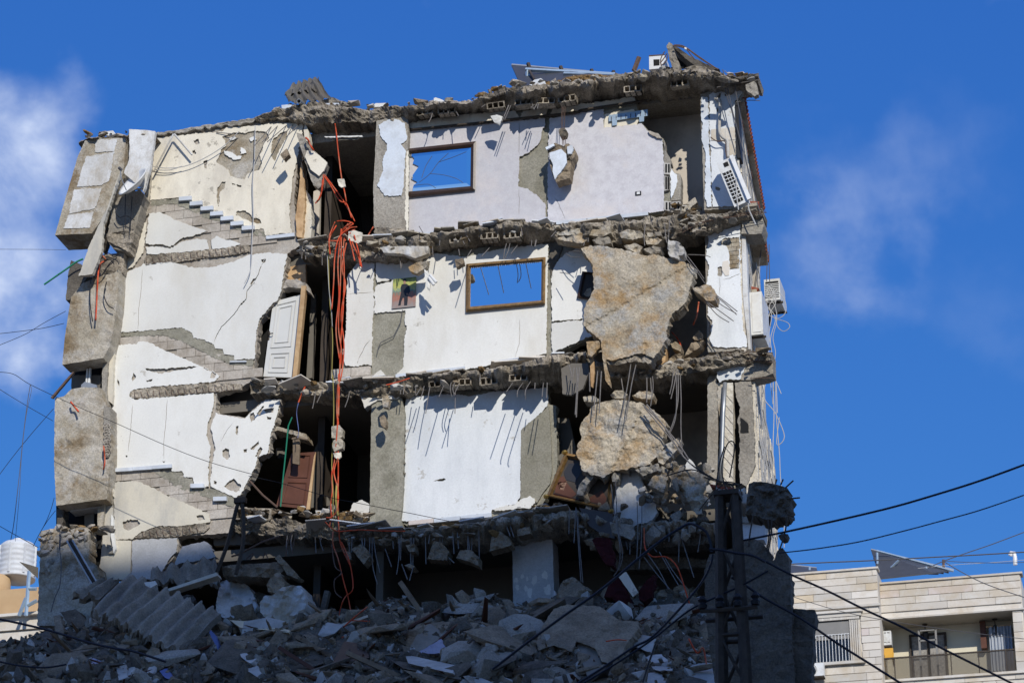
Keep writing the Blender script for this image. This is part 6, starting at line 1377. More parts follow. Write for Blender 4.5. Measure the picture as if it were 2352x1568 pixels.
def split_box(label, o, w, d, h, grille):
    """outdoor unit on the side wall: o = lower corner at the wall, w along the wall (Y), d out (X)"""
    a = thing('outdoor_unit', o, label, 'air conditioner')
    x, y, z = o
    MB().box((x, y, z), (x+d, y+w, z+h)).build('casing', 'appliance_white', a)
    if grille: MB().box((x+.03, y-.006, z+.06), (x+d-.03, y, z+h-.06)).build('grille_back', 'void_black', a)
    else: MB().box((x+.05, y-.012, z+.05), (x+d-.04, y, z+h-.05)).build('cover', 'white_plastic', a)
    for i in range(grille):
        zz = z+.07+(h-.16)*i/grille
        MB().box((x+.02, y-.02, zz), (x+d-.02, y-.004, zz+.018)).build('fin', 'appliance_white', a)
    for yy in (y+.08, y+w-.12):
        MB().box((x-.02, yy, z-.04), (x+d+.04, yy+.04, z)).box((x-.02, yy, z-.3), (x+.02, yy+.04, z)).build('bracket', 'dark_steel', a)
    return a
pz = U(*c(cF, 1985, 965), .9)
split_box('long white outdoor unit fixed to the stone side wall', Vector((XR-.02, .9, pz.z+.02)), .85, .26, .95, 0)
pz = U(*c(cF, 2110, 690), 3.2)
split_box('white outdoor unit wrapped in loose cables on the side wall', Vector((U(*c(cF, 2075, 690), 3.2).x, 3.2, U(*c(cF, 2110, 690), 3.2).z)), .75, .34, .50, 8)

# loose white cables falling from the wrapped unit
def strands(name, cf, L, r, m, label, cat, Y0):
    t = thing(name, U(*c(cf, *L[0][-1][:2]), Y0), label, cat)
    for a in L:
        q = cf([(p[0], p[1]) for p in a])
        MB().tube([U(*p, Y0) for p in spline(q, 5)], r, 5).build('strand', m, t)
    return t
strands('cable_tangle', cF, [[(2090, 560), (2120, 640), (2090, 720), (2130, 800), (2110, 950), (2130, 1100), (2120, 1300), (2140, 1500)], [(2110, 580), (2150, 660), (2110, 740), (2160, 830), (2120, 1000), (2150, 1200), (2165, 1350), (2175, 1570)], [(2160, 600), (2230, 680), (2240, 780), (2180, 830), (2100, 800)], [(2170, 780), (2170, 880), (2220, 930), (2270, 900), (2250, 860), (2150, 830)], [(2080, 600), (2160, 700), (2120, 780), (2085, 900), (2110, 1050), (2100, 1180), (2150, 1290), (2205, 1420)], [(2130, 560), (2090, 650), (2150, 720), (2170, 840), (2140, 980), (2160, 1100), (2140, 1250), (2150, 1400)], [(2090, 640), (2150, 640), (2160, 700), (2090, 700), (2085, 650), (2150, 620)], [(2100, 680), (2160, 690), (2140, 600), (2090, 600)]], .008, 'white_cable', 'tangle of thin white cables falling down the side wall', 'cables', 2.7)
strands('cable_tangle', cI, [[(2160, 0), (2165, 300), (2190, 600), (2200, 820), (2225, 1000), (2228, 1350)], [(2140, 60), (2148, 300), (2140, 560), (2145, 700)], [(2100, 0), (2070, 120), (2080, 200), (2160, 300), (2230, 480), (2170, 540), (2190, 330)]], .009, 'white_cable', 'lower white cables dangling beside the side wall', 'cables', 2.6)
strands('cable_tangle', cC, [[(1745, 350), (1780, 480), (1830, 700), (1900, 960), (1960, 1200), (2040, 1480)], [(1828, 400), (1870, 640), (1910, 850), (1940, 1010)], [(1900, 960), (1960, 1180), (2000, 1340), (2050, 1500)], [(1750, 360), (1775, 540), (1850, 780), (1890, 930)]], .009, 'grey_cable', 'thin dark cables running down the upper end wall', 'cables', -.3)
strands('cable_tangle', cF, [[(2080, 160), (2095, 300), (2090, 540)], [(2110, 250), (2110, 400), (2115, 560)], [(2060, 200), (2030, 420), (1990, 640)]], .009, 'grey_cable', 'dark cables hanging above the wrapped unit', 'cables', 2.4)

# ------------------------------------------------------------------ orange conduit hanging through the storeys
oc = thing('cable_bundle', U(780, 1410, -.7), 'bundle of orange conduit hanging down through three storeys', 'cables')
def oj(cf, pts, Y=-.45, r=.015, m='orange_sheath', par=None):
    R_ = random.Random(int(pts[0][0]*3+pts[-1][1]))
    kn = [pts[0]] + [(p[0]+R_.uniform(-5, 5), p[1]+R_.uniform(-6, 6)) for p in pts[1:-1]] + [pts[-1]]
    MB().tube([U(*p, Y+.03*math.sin(i*.7+pts[0][0])) for i, p in enumerate(spline(cf(kn), 6))], r*.95, 6).build('conduit', m, par or oc, smooth=True)
oj(cE, [(600, -20), (530, 40), (515, 200), (508, 500), (495, 800), (520, 1000), (500, 1200), (492, 1450), (498, 1570)])
oj(cE, [(615, -10), (500, 100), (465, 250), (460, 450), (445, 660)], -.50)
oj(cE, [(570, -10), (535, 150), (545, 400), (530, 700), (515, 900), (502, 1250), (498, 1500)], -.42)
oj(cE, [(480, 5), (440, 70), (425, 130), (432, 230)], -.55, .016)
oj(cE, [(590, 60), (610, 150), (650, 250), (670, 325)], -.5, .016)
oj(cE, [(620, 80), (640, 160), (660, 240), (680, 330)], -.5, .016)
oj(cE, [(580, 100), (600, 180), (625, 280)], -.5, .016)
oj(cE, [(520, 30), (490, 300), (500, 560), (482, 820), (505, 1050)], -.48)
oj(cE, [(430, 125), (500, 125)], -.52, .016)
oj(cE, [(560, 140), (530, 330), (550, 480), (520, 700), (545, 940), (530, 1130), (510, 1230)], -.40, .016)
oj(cH, [(695, -10), (685, 250), (692, 400), (690, 640), (690, 800), (688, 1000), (700, 1200), (715, 1330), (790, 1500)], -.45)
oj(cH, [(688, 350), (665, 650), (640, 780), (650, 900), (635, 1000), (640, 1100), (620, 1195)], -.48)
oj(cH, [(690, 650), (655, 760), (690, 900), (680, 1050), (640, 1110), (600, 1115)], -.50, .016)
oj(cH, [(590, 1150), (640, 1200), (700, 1218), (850, 1215), (1000, 1218), (1215, 1222)], -.55, .014)
oj(cK, [(650, 380), (650, 480), (690, 600), (730, 760), (770, 900), (800, 1060)], -.6)
oj(cK, [(715, 460), (760, 560), (800, 700), (808, 830), (740, 890), (705, 980), (700, 1090)], -.7)
oj(cK, [(640, 480), (665, 650), (720, 700), (700, 730), (660, 760), (670, 860), (720, 900)], -.65, .014, 'rusty_steel')
oj(cE, [(418, 190), (430, 560), (442, 700), (448, 900), (442, 1150), (460, 1300), (460, 1570)], -.4, .010, 'yellow_sheath')
oj(cE, [(410, 230), (425, 500), (440, 640), (450, 800)], -.42, .008, 'white_cable')
oj(cH, [(650, 0), (660, 200), (655, 400), (645, 700), (655, 900), (650, 1240)], -.42, .010, 'yellow_sheath')
oj(cH, [(680, 850), (678, 980), (690, 1100)], -.52, .022, 'yellow_sheath')
oc2 = thing('cable_bundle', U(770, 540, -.3), 'orange conduits stretched across the top corridor opening', 'cables')
oj(cB, [(375, 865), (440, 955), (520, 1060), (590, 1170), (625, 1245)], -.2, par=oc2)
oj(cB, [(378, 885), (430, 950), (505, 1075), (560, 1110), (600, 1220)], -.25, par=oc2)
oj(cB, [(470, 480), (478, 560), (490, 680), (520, 900), (545, 1010), (560, 1095)], -.15, .016, par=oc2)
oj(cB, [(485, 1245), (550, 1245), (610, 1265), (560, 1285), (520, 1330), (515, 1400)], -.35, par=oc2)
oj(cB, [(640, 1290), (580, 1300), (540, 1350), (500, 1420), (470, 1480)], -.38, par=oc2)
oj(cB, [(630, 1310), (570, 1330), (550, 1400)], -.36, par=oc2)
oj(cB, [(770, 1290), (740, 1330), (710, 1390)], -.2, .016, par=oc2)
oj(cB, [(470, 1250), (440, 1330), (420, 1395), (432, 1500)], -.36, .014, par=oc2)
o3 = thing('cable_stub', U(*c(cB, 340, 1105), -.3), 'orange conduit stub curling beside the top corridor opening', 'cable')
oj(cB, [(378, 880), (382, 950), (370, 1010), (345, 1070), (315, 1105)], -.4, par=o3); oj(cB, [(372, 920), (365, 1000), (340, 1060), (322, 1095)], -.42, .014, par=o3)
o3 = thing('cable_stub', U(*c(cB, 290, 690), -.3), 'short orange conduit above the cream plastered chunk', 'cable')
oj(cB, [(240, 590), (262, 610), (275, 650), (302, 690)], -.45, .022, par=o3)
o3 = thing('cable_stub', U(*c(cD, 560, 555), -.4), 'orange conduit drooping over the middle outer panel', 'cable')
oj(cD, [(600, 40), (630, 75), (590, 110), (575, 200), (570, 330), (555, 550)], -.55, .020, par=o3)
oj(cD, [(570, 20), (590, 60), (560, 110)], -.5, .016, par=o3)
o3 = thing('cable_stub', U(*c(cG, 815, 735), -.4), 'short orange conduit hanging on the lower outer panel', 'cable')
oj(cG, [(812, 555), (822, 600), (822, 680), (812, 738)], -.5, .018, par=o3)
o3 = thing('cable_stub', U(*c(cG, 600, 280), -.4), 'orange conduit curling at the top of the lower outer panel', 'cable')
oj(cG, [(555, 210), (580, 235), (615, 285)], -.5, .022, par=o3)
o3 = thing('cable_stub', U(*c(cF, 1515, 880), -.1), 'orange conduit end in the dark gap right of the hanging slab', 'cable')
oj(cF, [(1558, 700), (1540, 800), (1515, 880)], -.1, .018, par=o3)
oj(cF, [(1345, 935), (1390, 990), (1420, 1050)], .1, .015, par=o3)
o3 = thing('cable_stub', U(*c(cH, 390, 200), -.2), 'orange lead dangling above the brown door', 'cable')
oj(cH, [(435, 85), (410, 140), (380, 215)], -.3, .018, par=o3); oj(cH, [(380, 215), (370, 300), (380, 420), (375, 490)], -.3, .008, 'blue_cloth', o3)
o3 = thing('cable_stub', U(*c(cE, 950, 1230), -.3), 'orange lead lying along the middle slab edge', 'cable')
oj(cE, [(865, 1255), (950, 1235), (1055, 1200)], -.42, .014, par=o3)
o3 = thing('cable_stub', U(*c(cL, 1430, 800), -.9), 'orange lead trailing down behind the lattice pole', 'cable')
oj(cL, [(1130, 350), (1140, 500), (1190, 575), (1300, 575), (1380, 640), (1430, 760), (1470, 900), (1500, 1000)], -1.0, .014, par=o3)
o3 = thing('cable_stub', U(*c(cL, 1600, 1450), -4), 'orange lead lying over the white shards', 'cable')
oj(cL, [(1480, 1220), (1540, 1330), (1590, 1290), (1620, 1420), (1640, 1510)], -4.7, .016, par=o3)
oj(cL, [(830, 1240), (920, 1230), (990, 1232)], -4.2, .012, par=o3)
o3 = thing('cable_stub', U(*c(cK, 760, 1110), -2.3), 'orange lead lying in front of the dark cavity', 'cable')
oj(cK, [(920, 970), (830, 1040), (730, 1130)], -2.3, .016, par=o3); oj(cK, [(800, 1075), (930, 1080), (1060, 1082)], -2.3, .012, par=o3); oj(cK, [(720, 1210), (800, 1170), (900, 1150)], -2.8, .014, par=o3)
MB().tube([U(*p, -.5) for p in spline(cD([(455, 70), (400, 95), (330, 145), (150, 270)]), 4)], .022, 6).build('green_pipe', 'green_sheath', None, label='green pipe sticking out over the sky at the left end', cat='pipe')
sheet('angle_bar', cD([(375, 950), (382, 960), (215, 1160), (200, 1155)]), -.5, .06, 'rusty_steel', None, jag=.4, label='rusty bar sticking out below the middle outer panel', cat='bar')
# black cables at the torn left end
strands('black_cables', cD, [[(650, 70), (560, 120), (520, 220), (510, 400), (530, 560)], [(700, 90), (640, 140), (600, 200), (540, 210)], [(640, 250), (620, 350), (650, 430), (695, 460)], [(720, 60), (660, 110), (620, 180)]], .012, 'black_rubber', 'black cables drooping over the middle outer panel', 'cables', -.55)
strands('black_cables', cA, [[(600, 1230), (650, 1200), (700, 1230), (740, 1210)], [(560, 1260), (640, 1230), (720, 1260), (735, 1290)], [(600, 1290), (660, 1250), (700, 1290)], [(790, 720), (785, 900), (790, 1010)], [(840, 760), (832, 900), (825, 1030)], [(710, 880), (740, 920), (800, 910), (860, 945)]], .010, 'black_rubber', 'black cables tangled at the torn upper corner', 'cables', -.55)
strands('wall_cable', cA, [[(980, 515), (1100, 535), (1250, 520), (1400, 460), (1560, 360), (1680, 245)], [(1020, 548), (1130, 550), (1230, 520)], [(1805, 200), (1800, 450), (1785, 650), (1790, 900), (1780, 1100), (1770, 1320), (1720, 1440)]], .010, 'white_cable', 'thin white cable swagged across the cream stair wall', 'cables', -.10)
strands('wall_battens', cA, [[(1165, 268), (1090, 410), (1010, 560)], [(1170, 268), (1240, 350), (1308, 430)]], .022, 'whitewash', 'pair of white battens leaning on the cream stair wall', 'battens', -.16)
bars(sw, cA, [[(2150, 190, .0), (2050, 290, -.5)], [(2100, 195, .0), (1980, 320, -.55)], [(2050, 200, .0), (1900, 330, -.6)], [(1980, 205, .0), (1860, 330, -.55)], [(1930, 210, .0), (1790, 370, -.6)], [(1500, 255, -.02), (1640, 268, -.06)]], r=.010)

# ------------------------------------------------------------------ dish, white panel and lath at the upper left corner
wp = sheet('white_panel', cA([(815, 230), (920, 235), (1020, 245), (1000, 400), (985, 520), (935, 700), (925, 720), (900, 680), (850, 640), (775, 570), (815, 470), (820, 350)]), -.62, .10, 'whitewash', None, jag=.9, label='white painted panel leaning behind the satellite dish', cat='panel')
wp.name = 'leaning_slab'
dish = thing('satellite_dish', U(*c(cA, 850, 700), -.9), 'white satellite dish hanging at the upper left corner', 'satellite dish')
cen = U(*c(cA, 845, 640), -.80)
nd = (Vector((-.42, -.62, .42))).normalized()
Md = Matrix.Translation(cen) @ nd.to_track_quat('Z', 'Y').to_matrix().to_4x4()
MB().lathe([(0, -.13), (.14, -.112), (.26, -.07), (.35, -.015), (.40, .02), (.405, .0), (.35, -.04), (.26, -.095), (.14, -.137), (0, -.155)], 28, Md).build('bowl', 'white_plastic', dish, smooth=True)
MB().tube([Md @ Vector((0, -.3, 0)), Md @ Vector((0, -.16, .26)), Md @ Vector((0, -.02, .36))], .012, 6).build('arm', 'steel', dish)
MB().lathe([(.0, 0), (.035, 0), (.035, .09), (.02, .1), (0, .1)], 10, Md @ Matrix.Translation((0, 0, .34))).build('receiver', 'grey_cable', dish)
MB().tube([Md @ Vector((0, 0, -.08)), Md @ Vector((.05, .05, -.3)), U(*c(cA, 830, 700), -.4)], .02, 6).build('mount', 'steel', dish)
sheet('hanging_lath', cA([(745, 562), (700, 720), (655, 850), (615, 960), (600, 1190), (525, 1365), (420, 1380), (500, 1150), (560, 1020), (650, 830), (715, 640)]), -.75, .10, 'weathered_plaster', None, jag=1.1, label='long cream strip of wall hanging at the upper left corner', cat='strip', rag=.01)
sheet('broken_cap', cA([(625, 270), (640, 245), (690, 240), (705, 268), (660, 280)]), -.3, .2, 'white_plaster', None, jag=.6, grid=5, bump=.04, label='white lump on top of the upper left corner', cat='lump')

# ------------------------------------------------------------------ on the roof
corrugated('roof_sheet', c(cB, 75, 255), c(cB, 330, 205), c(cB, 345, 122), c(cB, 135, 160), (.2, .2, .9, .9), 5, .035, .02, 'corrugated_metal', 'bent corrugated sheet lying on the roof above the stair wall', 'sheet')
corrugated('roof_sheet', c(cB, 110, 320), c(cB, 440, 275), c(cB, 335, 125), c(cB, 80, 250), (-.1, -.1, .6, .3), 5, .035, .02, 'corrugated_metal', 'lower corrugated sheet hanging over the roof edge', 'sheet')
MB().lathe([(.055, -.2), (.055, .25), (.042, .25), (.042, -.2)], 14, Matrix.Translation(U(*c(cB, 215, 330), -.1)) @ Matrix.Rotation(math.pi/2+.2, 4, 'X')).build('pipe_end', 'steel', None, label='open grey pipe end on the roof edge below the corrugated sheet', cat='pipe')
for pts, lab, m in (([(385, 320), (500, 318), (505, 345), (390, 345)], 'pale tile on the roof edge right of the corrugated sheet', 'marble'), ([(760, 345), (790, 320), (860, 318), (875, 345), (770, 352)], 'white slab piece on the roof edge above the first column', 'white_plaster'), ([(1245, 280), (1260, 275), (1325, 300), (1320, 308), (1245, 305)], 'white splinter on the roof edge above the cracked mirror', 'white_plaster'), ([(50, 335), (130, 330), (140, 360), (55, 365)], 'pale tile at the left foot of the corrugated sheet', 'marble')):
    sheet('roof_tile_piece', cB(pts), -.1, .3, m, None, jag=.6, label=lab, cat='tile')
sheet('roof_lump', cB([(390, 340), (400, 290), (450, 272), (510, 300), (590, 320), (600, 350), (500, 360)]), .1, .4, 'concrete', None, jag=1.5, grid=5, bump=.07, label='concrete lump on the roof right of the corrugated sheet', cat='lump')
sheet('roof_lump', cB([(840, 360), (850, 320), (868, 315), (885, 360)]), -.05, .2, 'old_render', None, jag=1, grid=5, bump=.03, label='small standing stone on the roof above the first column', cat='lump')
sp_ = thing('roof_solar_array', U(*c(cC, 200, 470), 1.0), 'tilted solar panel on a blue-grey steel frame on the roof', 'solar panel')
def tri(cf, pts, Ys): return [U(*p, y) for p, y in zip(cf(pts), Ys)]
q = tri(cC, [(92, 316), (890, 385), (900, 400), (165, 478)], (2.6, 2.6, .3, .3))
mk('panel', q + [p+Vector((0, 0, -.04)) for p in q], [(0, 1, 2, 3), (7, 6, 5, 4), (0, 4, 5, 1), (1, 5, 6, 2), (2, 6, 7, 3), (3, 7, 4, 0)], 'solar_back', sp_)
MB().tube(tri(cC, [(92, 316), (890, 387)], (2.62, 2.62)), .035, 4).build('edge_rail', 'steel', sp_)
for a, b, y in (((200, 352), (900, 390), 1.3), ((500, 385), (900, 395), .9)):
    MB().tube(tri(cC, [a, b], (y, y)), .05, 4).build('rail', 'galvanised', sp_)
for x, y0 in ((218, 360), (480, 400)):
    MB().tube(tri(cC, [(x, y0), (x-2, 470 if x < 300 else 440)], (1.3, 1.3)), .055, 4).build('post', 'galvanised', sp_)
MB().tube(tri(cC, [(225, 352), (270, 430)], (1.35, .6)), .03, 4).build('brace', 'dark_steel', sp_)
for x, y0 in ((225, 320), (480, 345), (722, 370), (892, 382)):
    MB().tube(tri(cC, [(x-6, y0-20), (x+10, y0+28)], (2.4, 2.4)), .045, 4).build('clamp', 'dark_steel', sp_)
sheet('plastic_film', cC([(230, 470), (270, 430), (320, 418), (350, 440), (370, 485), (300, 490)]), -.1, .03, 'tank_white', None, jag=.8, label='torn grey plastic film at the foot of the solar frame', cat='film')
o = ragged('soil_heap', [(1250, 188), (1300, 176), (1340, 172), (1400, 176), (1470, 178)], [(1250, 200), (1300, 198), (1340, 196), (1400, 190), (1470, 184)], 'soil', None, over=.1, amp=.1, seed=22, label='ochre soil spilt along the roof edge beside the solar frame', cat='soil')
bx = thing('roof_box', U(*c(cC, 1240, 345), .3), 'white metal box with a square hole on the roof', 'box')
sheet('case', [(*p, 0) for p in cC([(1168, 238), (1290, 230), (1310, 335), (1170, 350)])], .3, .5, 'appliance_white', bx, jag=0)
sheet('hole', [(*p, 0) for p in cC([(1203, 272), (1250, 270), (1250, 316), (1205, 320)])], .292, .006, 'void_black', bx, jag=0)  # black plate on the case paints the dark inside of the opening
sheet('rusty_top', [(*p, 0) for p in cC([(1168, 238), (1290, 230), (1292, 236), (1168, 245)])], .29, .2, 'rusty_steel', bx, jag=0)
MB().tube(tri(cC, [(1090, 255), (1050, 360)], (.2, .2)), .055, 6).build('iron_post', 'rusty_steel', None, label='short rusty post leaning on the roof left of the white box', cat='post')
pf = thing('concrete_prop', U(*c(cC, 1400, 345), .0), 'broken concrete stair prop standing at the roof corner', 'concrete prop')
sheet('pier', cC([(1305, 165), (1325, 135), (1350, 150), (1375, 230), (1410, 320), (1405, 350), (1350, 340), (1325, 250)]), -.1, .3, 'concrete', pf, jag=1.5, grid=5, bump=.05)
sheet('slope', cC([(1350, 155), (1400, 180), (1480, 240), (1600, 300), (1720, 345), (1640, 350), (1540, 330), (1440, 250), (1370, 185)]), .05, .5, 'dark_concrete', pf, jag=1.2, grid=6, bump=.03)
sheet('back', cC([(1365, 180), (1440, 250), (1540, 325), (1420, 340), (1395, 300)]), .5, .05, 'void_black', pf, jag=0)  # black sheet painted for the shade under the slope
sheet('foot', cC([(1450, 335), (1530, 315), (1620, 330), (1615, 430), (1595, 430), (1560, 390)]), -.3, .3, 'slab_concrete', pf, jag=1.5, grid=5, bump=.05)
strands('roof_cables', cC, [[(1290, 210), (1260, 270), (1265, 330)], [(1370, 165), (1450, 185), (1500, 240), (1530, 275)], [(1365, 158), (1440, 168), (1560, 250), (1700, 345)], [(1360, 165), (1450, 180), (1570, 265), (1710, 350)], [(1310, 225), (1280, 270), (1255, 300)], [(1315, 240), (1300, 290), (1260, 320)]], .012, 'rusty_steel', 'dark cables arching over the roof corner prop', 'cables', -.2)
sheet('cable_clip', cC([(1445, 175), (1462, 178), (1462, 192), (1448, 190)]), -.25, .04, 'white_plastic', None, jag=0, label='white clip on the arching roof cables', cat='clip')
# orange sofa end, debris in the gap right of the big slab
sheet('sofa_end', cF([(1195, 1150), (1240, 1090), (1290, 1030), (1305, 1060), (1295, 1170), (1250, 1200)]), -.1, .3, 'pine_wood', None, jag=.4, label='orange-brown wooden panel behind the big hanging slab', cat='panel')
for pts in ([(1320, 1150), (1370, 1110), (1430, 1100), (1420, 1160), (1350, 1190)], [(1510, 980), (1560, 920), (1590, 950), (1580, 990), (1530, 1000)], [(1500, 1020), (1600, 1000), (1560, 1060), (1480, 1110), (1440, 1130)], [(1310, 970), (1340, 985), (1420, 1040), (1415, 1090), (1350, 1060)], [(1110, 1150), (1160, 1140), (1240, 1190), (1130, 1200)]):
    sheet('broken_block', cF(pts), -.1, .3, 'rubble_b', f2b, jag=1.4, grid=5, bump=.06)

# ------------------------------------------------------------------ the neighbour's stone-clad block, far behind on the right
NY = 60.0
def N(x, y, Y=NY): return U(*c(cM, x, y), Y)
nb = thing('stone_clad_building', (N(1400, 1000).x, NY+5, 0), 'stone-clad apartment building with a balcony, right of the ruin', 'building')
X0, X1, X2 = N(480, 700).x, N(1195, 680).x, N(2310, 640).x
ZT1, ZT2 = N(1000, 672).z, N(1700, 690).z
zL = N(900, 968).z                                 # ledge of the left bay
zB0, zB1 = N(1700, 975).z, N(1700, 1465).z         # balcony soffit, balcony floor front
YB = NY+.9                                         # right bay stands back a little
X1b = N(1215, 750, YB).x; X2b = N(2312, 650, YB).x
MB().box((X0-6, NY+.06, 0), (X1-.05, NY+9, ZT1-.08)).build('wall', 'cladding_stone_1', nb)
MB().box((X1-.05, YB+.06, zB0), (X2b-.04, YB+9, ZT2-.08)).build('parapet_wall', 'cladding_stone_1', nb)
MB().box((X1-.05, YB+.06, 0), (X2b-.04, YB+9, zB1)).build('wall', 'cladding_stone_1', nb)
MB().box((X1-.05, YB+1.4, zB1), (X2b-.04, YB+9, zB0)).build('balcony_wall', 'balcony_paint', nb)
MB().box((X1-.02, YB+.07, zB0-.04), (X2b-.05, YB+1.4, zB0-.002)).build('soffit', 'ceiling_paint', nb)
R = random.Random(4)
def clad(xa, xb, za, zb, Y, par, h=.42, holes=(), groove=True):
    z = zb
    while z-h > za-.05:
        x = xa - R.uniform(0, .5)
        while x < xb:
            l = R.uniform(.8, 2.2)
            a, b = max(x, xa), min(x+l, xb)
            if b-a > .06 and not any(a < hx1 and b > hx0 and z-h < hz1-.02 and z > hz0+.02 for hx0, hx1, hz0, hz1 in holes):
                MB().box((a+.006, Y+R.uniform(-.008, .008), max(za, z-h)+.028), (b-.006, Y+.08, z)).build('cladding_panel', 'cladding_stone_%d' % R.choices([0, 1, 2, 3, 4], [5, 6, 4, 1, 1])[0], par)
            elif b-a > .06:
                for (hx0, hx1, hz0, hz1) in holes:
                    if a < hx1 and b > hx0 and z-h < hz1-.02 and z > hz0+.02:
                        for (p, q) in ((a, min(b, hx0)), (max(a, hx1), b)):
                            if q-p > .08:
                                MB().box((p+.006, Y, max(za, z-h)+.028), (q-.006, Y+.08, z)).build('cladding_panel', 'cladding_stone_%d' % R.choices([0, 1, 2, 3, 4], [5, 6, 4, 1, 1])[0], par)
            x += l
        z -= h
hp_ = (N(1180, 680).z-N(1180, 965).z)/5.0
clad(X0, X1, zL, ZT1-.06, NY, nb, hp_)
wx0, wx1, wz0, wz1 = N(690, 1240).x, N(985, 1240).x, N(850, 1400).z, N(850, 1090).z
clad(X0, X1, zL-9.5, zL-.08, NY, nb, hp_, holes=((wx0-.02, wx1+.5, wz0-.05, wz1+.35),))
clad(X1b, X2b, zB0, ZT2-.06, YB, nb, hp_)
# flank of the left bay that closes the step
MB().box((X1-.05, NY+.05, 0), (X1+.01, YB+2.2, ZT1-.1)).build('flank', 'cladding_stone_1', nb)
for (xa, xb, z, Y) in ((X0-.1, X1+.08, ZT1, NY), (X1b, X2b+.12, ZT2, YB)):
    MB().box((xa, Y-.07, z-.08), (xb, Y+.5, z)).build('coping', 'cladding_stone_2', nb)
MB().box((X0, NY-.10, zL-.10), (X1+.09, NY+.06, zL)).build('ledge', 'cladding_stone_2', nb)
MB().box((X1-.02, YB-.08, zB0-.07), (X2b+.14, YB+.1, zB0)).build('ledge', 'cladding_stone_2', nb)
MB().box((X1-.02, YB-.10, zB1-.10), (X2b+.10, YB+.25, zB1)).build('ledge', 'cladding_stone_2', nb)
# fluted band under the balcony
xx = X1b+.1
while xx < X2b-.8:
    MB().box((xx, YB-.02, zB1-1.6), (xx+.50, YB+.08, zB1-.35)).build('fluted_panel', 'cladding_stone_%d' % R.randrange(3), nb)
    xx += .56
clad(X1b, X2b, zB1-.36, zB1-.10, YB, nb, .24)
# right end pier of the balcony
px0 = N(2268, 1100, YB).x
pz = zB1
while pz < zB0-.1:
    MB().box((px0, YB+.0, pz), (X2b-.03, YB+.7, min(zB0-.08, pz+.40))).build('pier_stone', 'cladding_stone_%d' % R.randrange(3), nb)
    pz += .42
MB().box((X2b-.04, YB+.05, 0), (X2b+.02, YB+9, ZT2-.1)).build('flank', 'cladding_stone_0', nb)
# window of the left bay
wn_ = MB().box((wx0-.3, NY+.05, wz0), (wx1, NY+.09, wz1+.1)).build('window_glass', 'dark_glass', nb)
MB().box((wx0-.3, NY+.0, wz1-.75), (wx1, NY+.05, wz1+.02)).build('roller_shutter', 'shutter_grey', wn_)
for i in range(13):
    x = wx0-.1+(wx1-wx0+.05)*i/12
    MB().tube([(x, NY-.03, wz0), (x, NY-.03, wz0+1.15)], .014, 5).build('window_bar', 'white_plastic', wn_)
MB().tube([(wx0-.3, NY-.03, wz0+1.15), (wx1, NY-.03, wz0+1.15)], .018, 5).build('window_rail', 'white_plastic', wn_)
for i in range(5):
    x = wx1+.03+i*.085
    MB().box((x, NY-.05, wz0), (x+.06, NY+.02, wz1+.05)).build('pilaster_flute', 'cladding_stone_2', nb)
MB().box((wx0-.3, NY-.12, wz1+.18), (wx1+.55, NY+.05, wz1+.34)).build('window_cornice', 'cladding_stone_2', nb)
MB().box((wx0-.3, NY-.20, wz1+.34), (wx1+.62, NY+.05, wz1+.44)).build('window_cornice', 'cladding_stone_2', nb)
for i in range(26):
    x = wx0-.25+i*(wx1+.45-wx0+.25)/26
    MB().box((x, NY-.09, wz1+.06), (x+.09, NY+.03, wz1+.17)).build('dentil', 'cladding_stone_2', nb)
MB().box((wx0-.3, NY-.16, wz0-.16), (wx1+.62, NY+.05, wz0-.04)).build('window_sill', 'cladding_stone_2', nb)
# balcony: door, curtain, lamps, railing of tinted glass
dz0 = zB1
dx0, dx1 = N(1470, 1350, YB+1.4).x, N(1745, 1350, YB+1.4).x
dzt = N(1600, 1200, YB+1.4).z
dg = MB().box((dx0, YB+1.33, dz0), (dx1, YB+1.4, dzt)).build('balcony_door', 'lace_curtain', nb)
for x in (dx0, (dx0+dx1)/2, dx1):
    MB().box((x-.05, YB+1.28, dz0), (x+.05, YB+1.35, dzt)).build('door_frame', 'dark_steel', dg)
MB().box((dx0-.05, YB+1.28, dzt), (dx1+.05, YB+1.35, dzt+.1)).build('door_frame', 'dark_steel', dg)
gx0, gx1 = N(1535, 1300, YB+.5).x, N(1668, 1300, YB+.5).x
gzt = N(1600, 1145, YB+.5).z
for x in (gx0, gx1):
    MB().box((x-.04, YB+.5, dz0), (x+.04, YB+.56, gzt)).build('stand_post', 'shutter_grey', nb)
for zz in (gzt-.06, gzt-.5):
    MB().box((gx0, YB+.5, zz), (gx1, YB+.56, zz+.06)).build('stand_rail', 'shutter_grey', nb)
cx0, cx1 = N(2080, 1250, YB+.8).x, N(2262, 1250, YB+.8).x
V, F = [], []
for i in range(41):
    x = cx0+(cx1-cx0)*i/40
    for zz in (dz0, N(2150, 1115, YB+.8).z):
        V.append((x, YB+1.0+.06*math.sin(i*1.1), zz))
for i in range(40): F.append((i*2, i*2+2, i*2+3, i*2+1))
cu = thing('balcony_curtain', V[0], 'pale blue curtain at the right end of the neighbour balcony', 'curtain')
mk('cloth', V, F, 'curtain', cu)
MB().box((cx0-.1, YB+.95, V[1][2]), (cx1, YB+1.1, V[1][2]+.06)).build('rail', 'pine_wood', cu)
Vs = []
for i in range(41):
    x = cx0+(cx1-cx0)*i/40
    Vs += [(x, YB+.93+.06*math.sin(i*1.1), V[1][2]), (x, YB+.93+.06*math.sin(i*1.1), V[1][2]-.30-.06*math.sin(i*.55))]
mk('valance', Vs, F, 'curtain', cu)
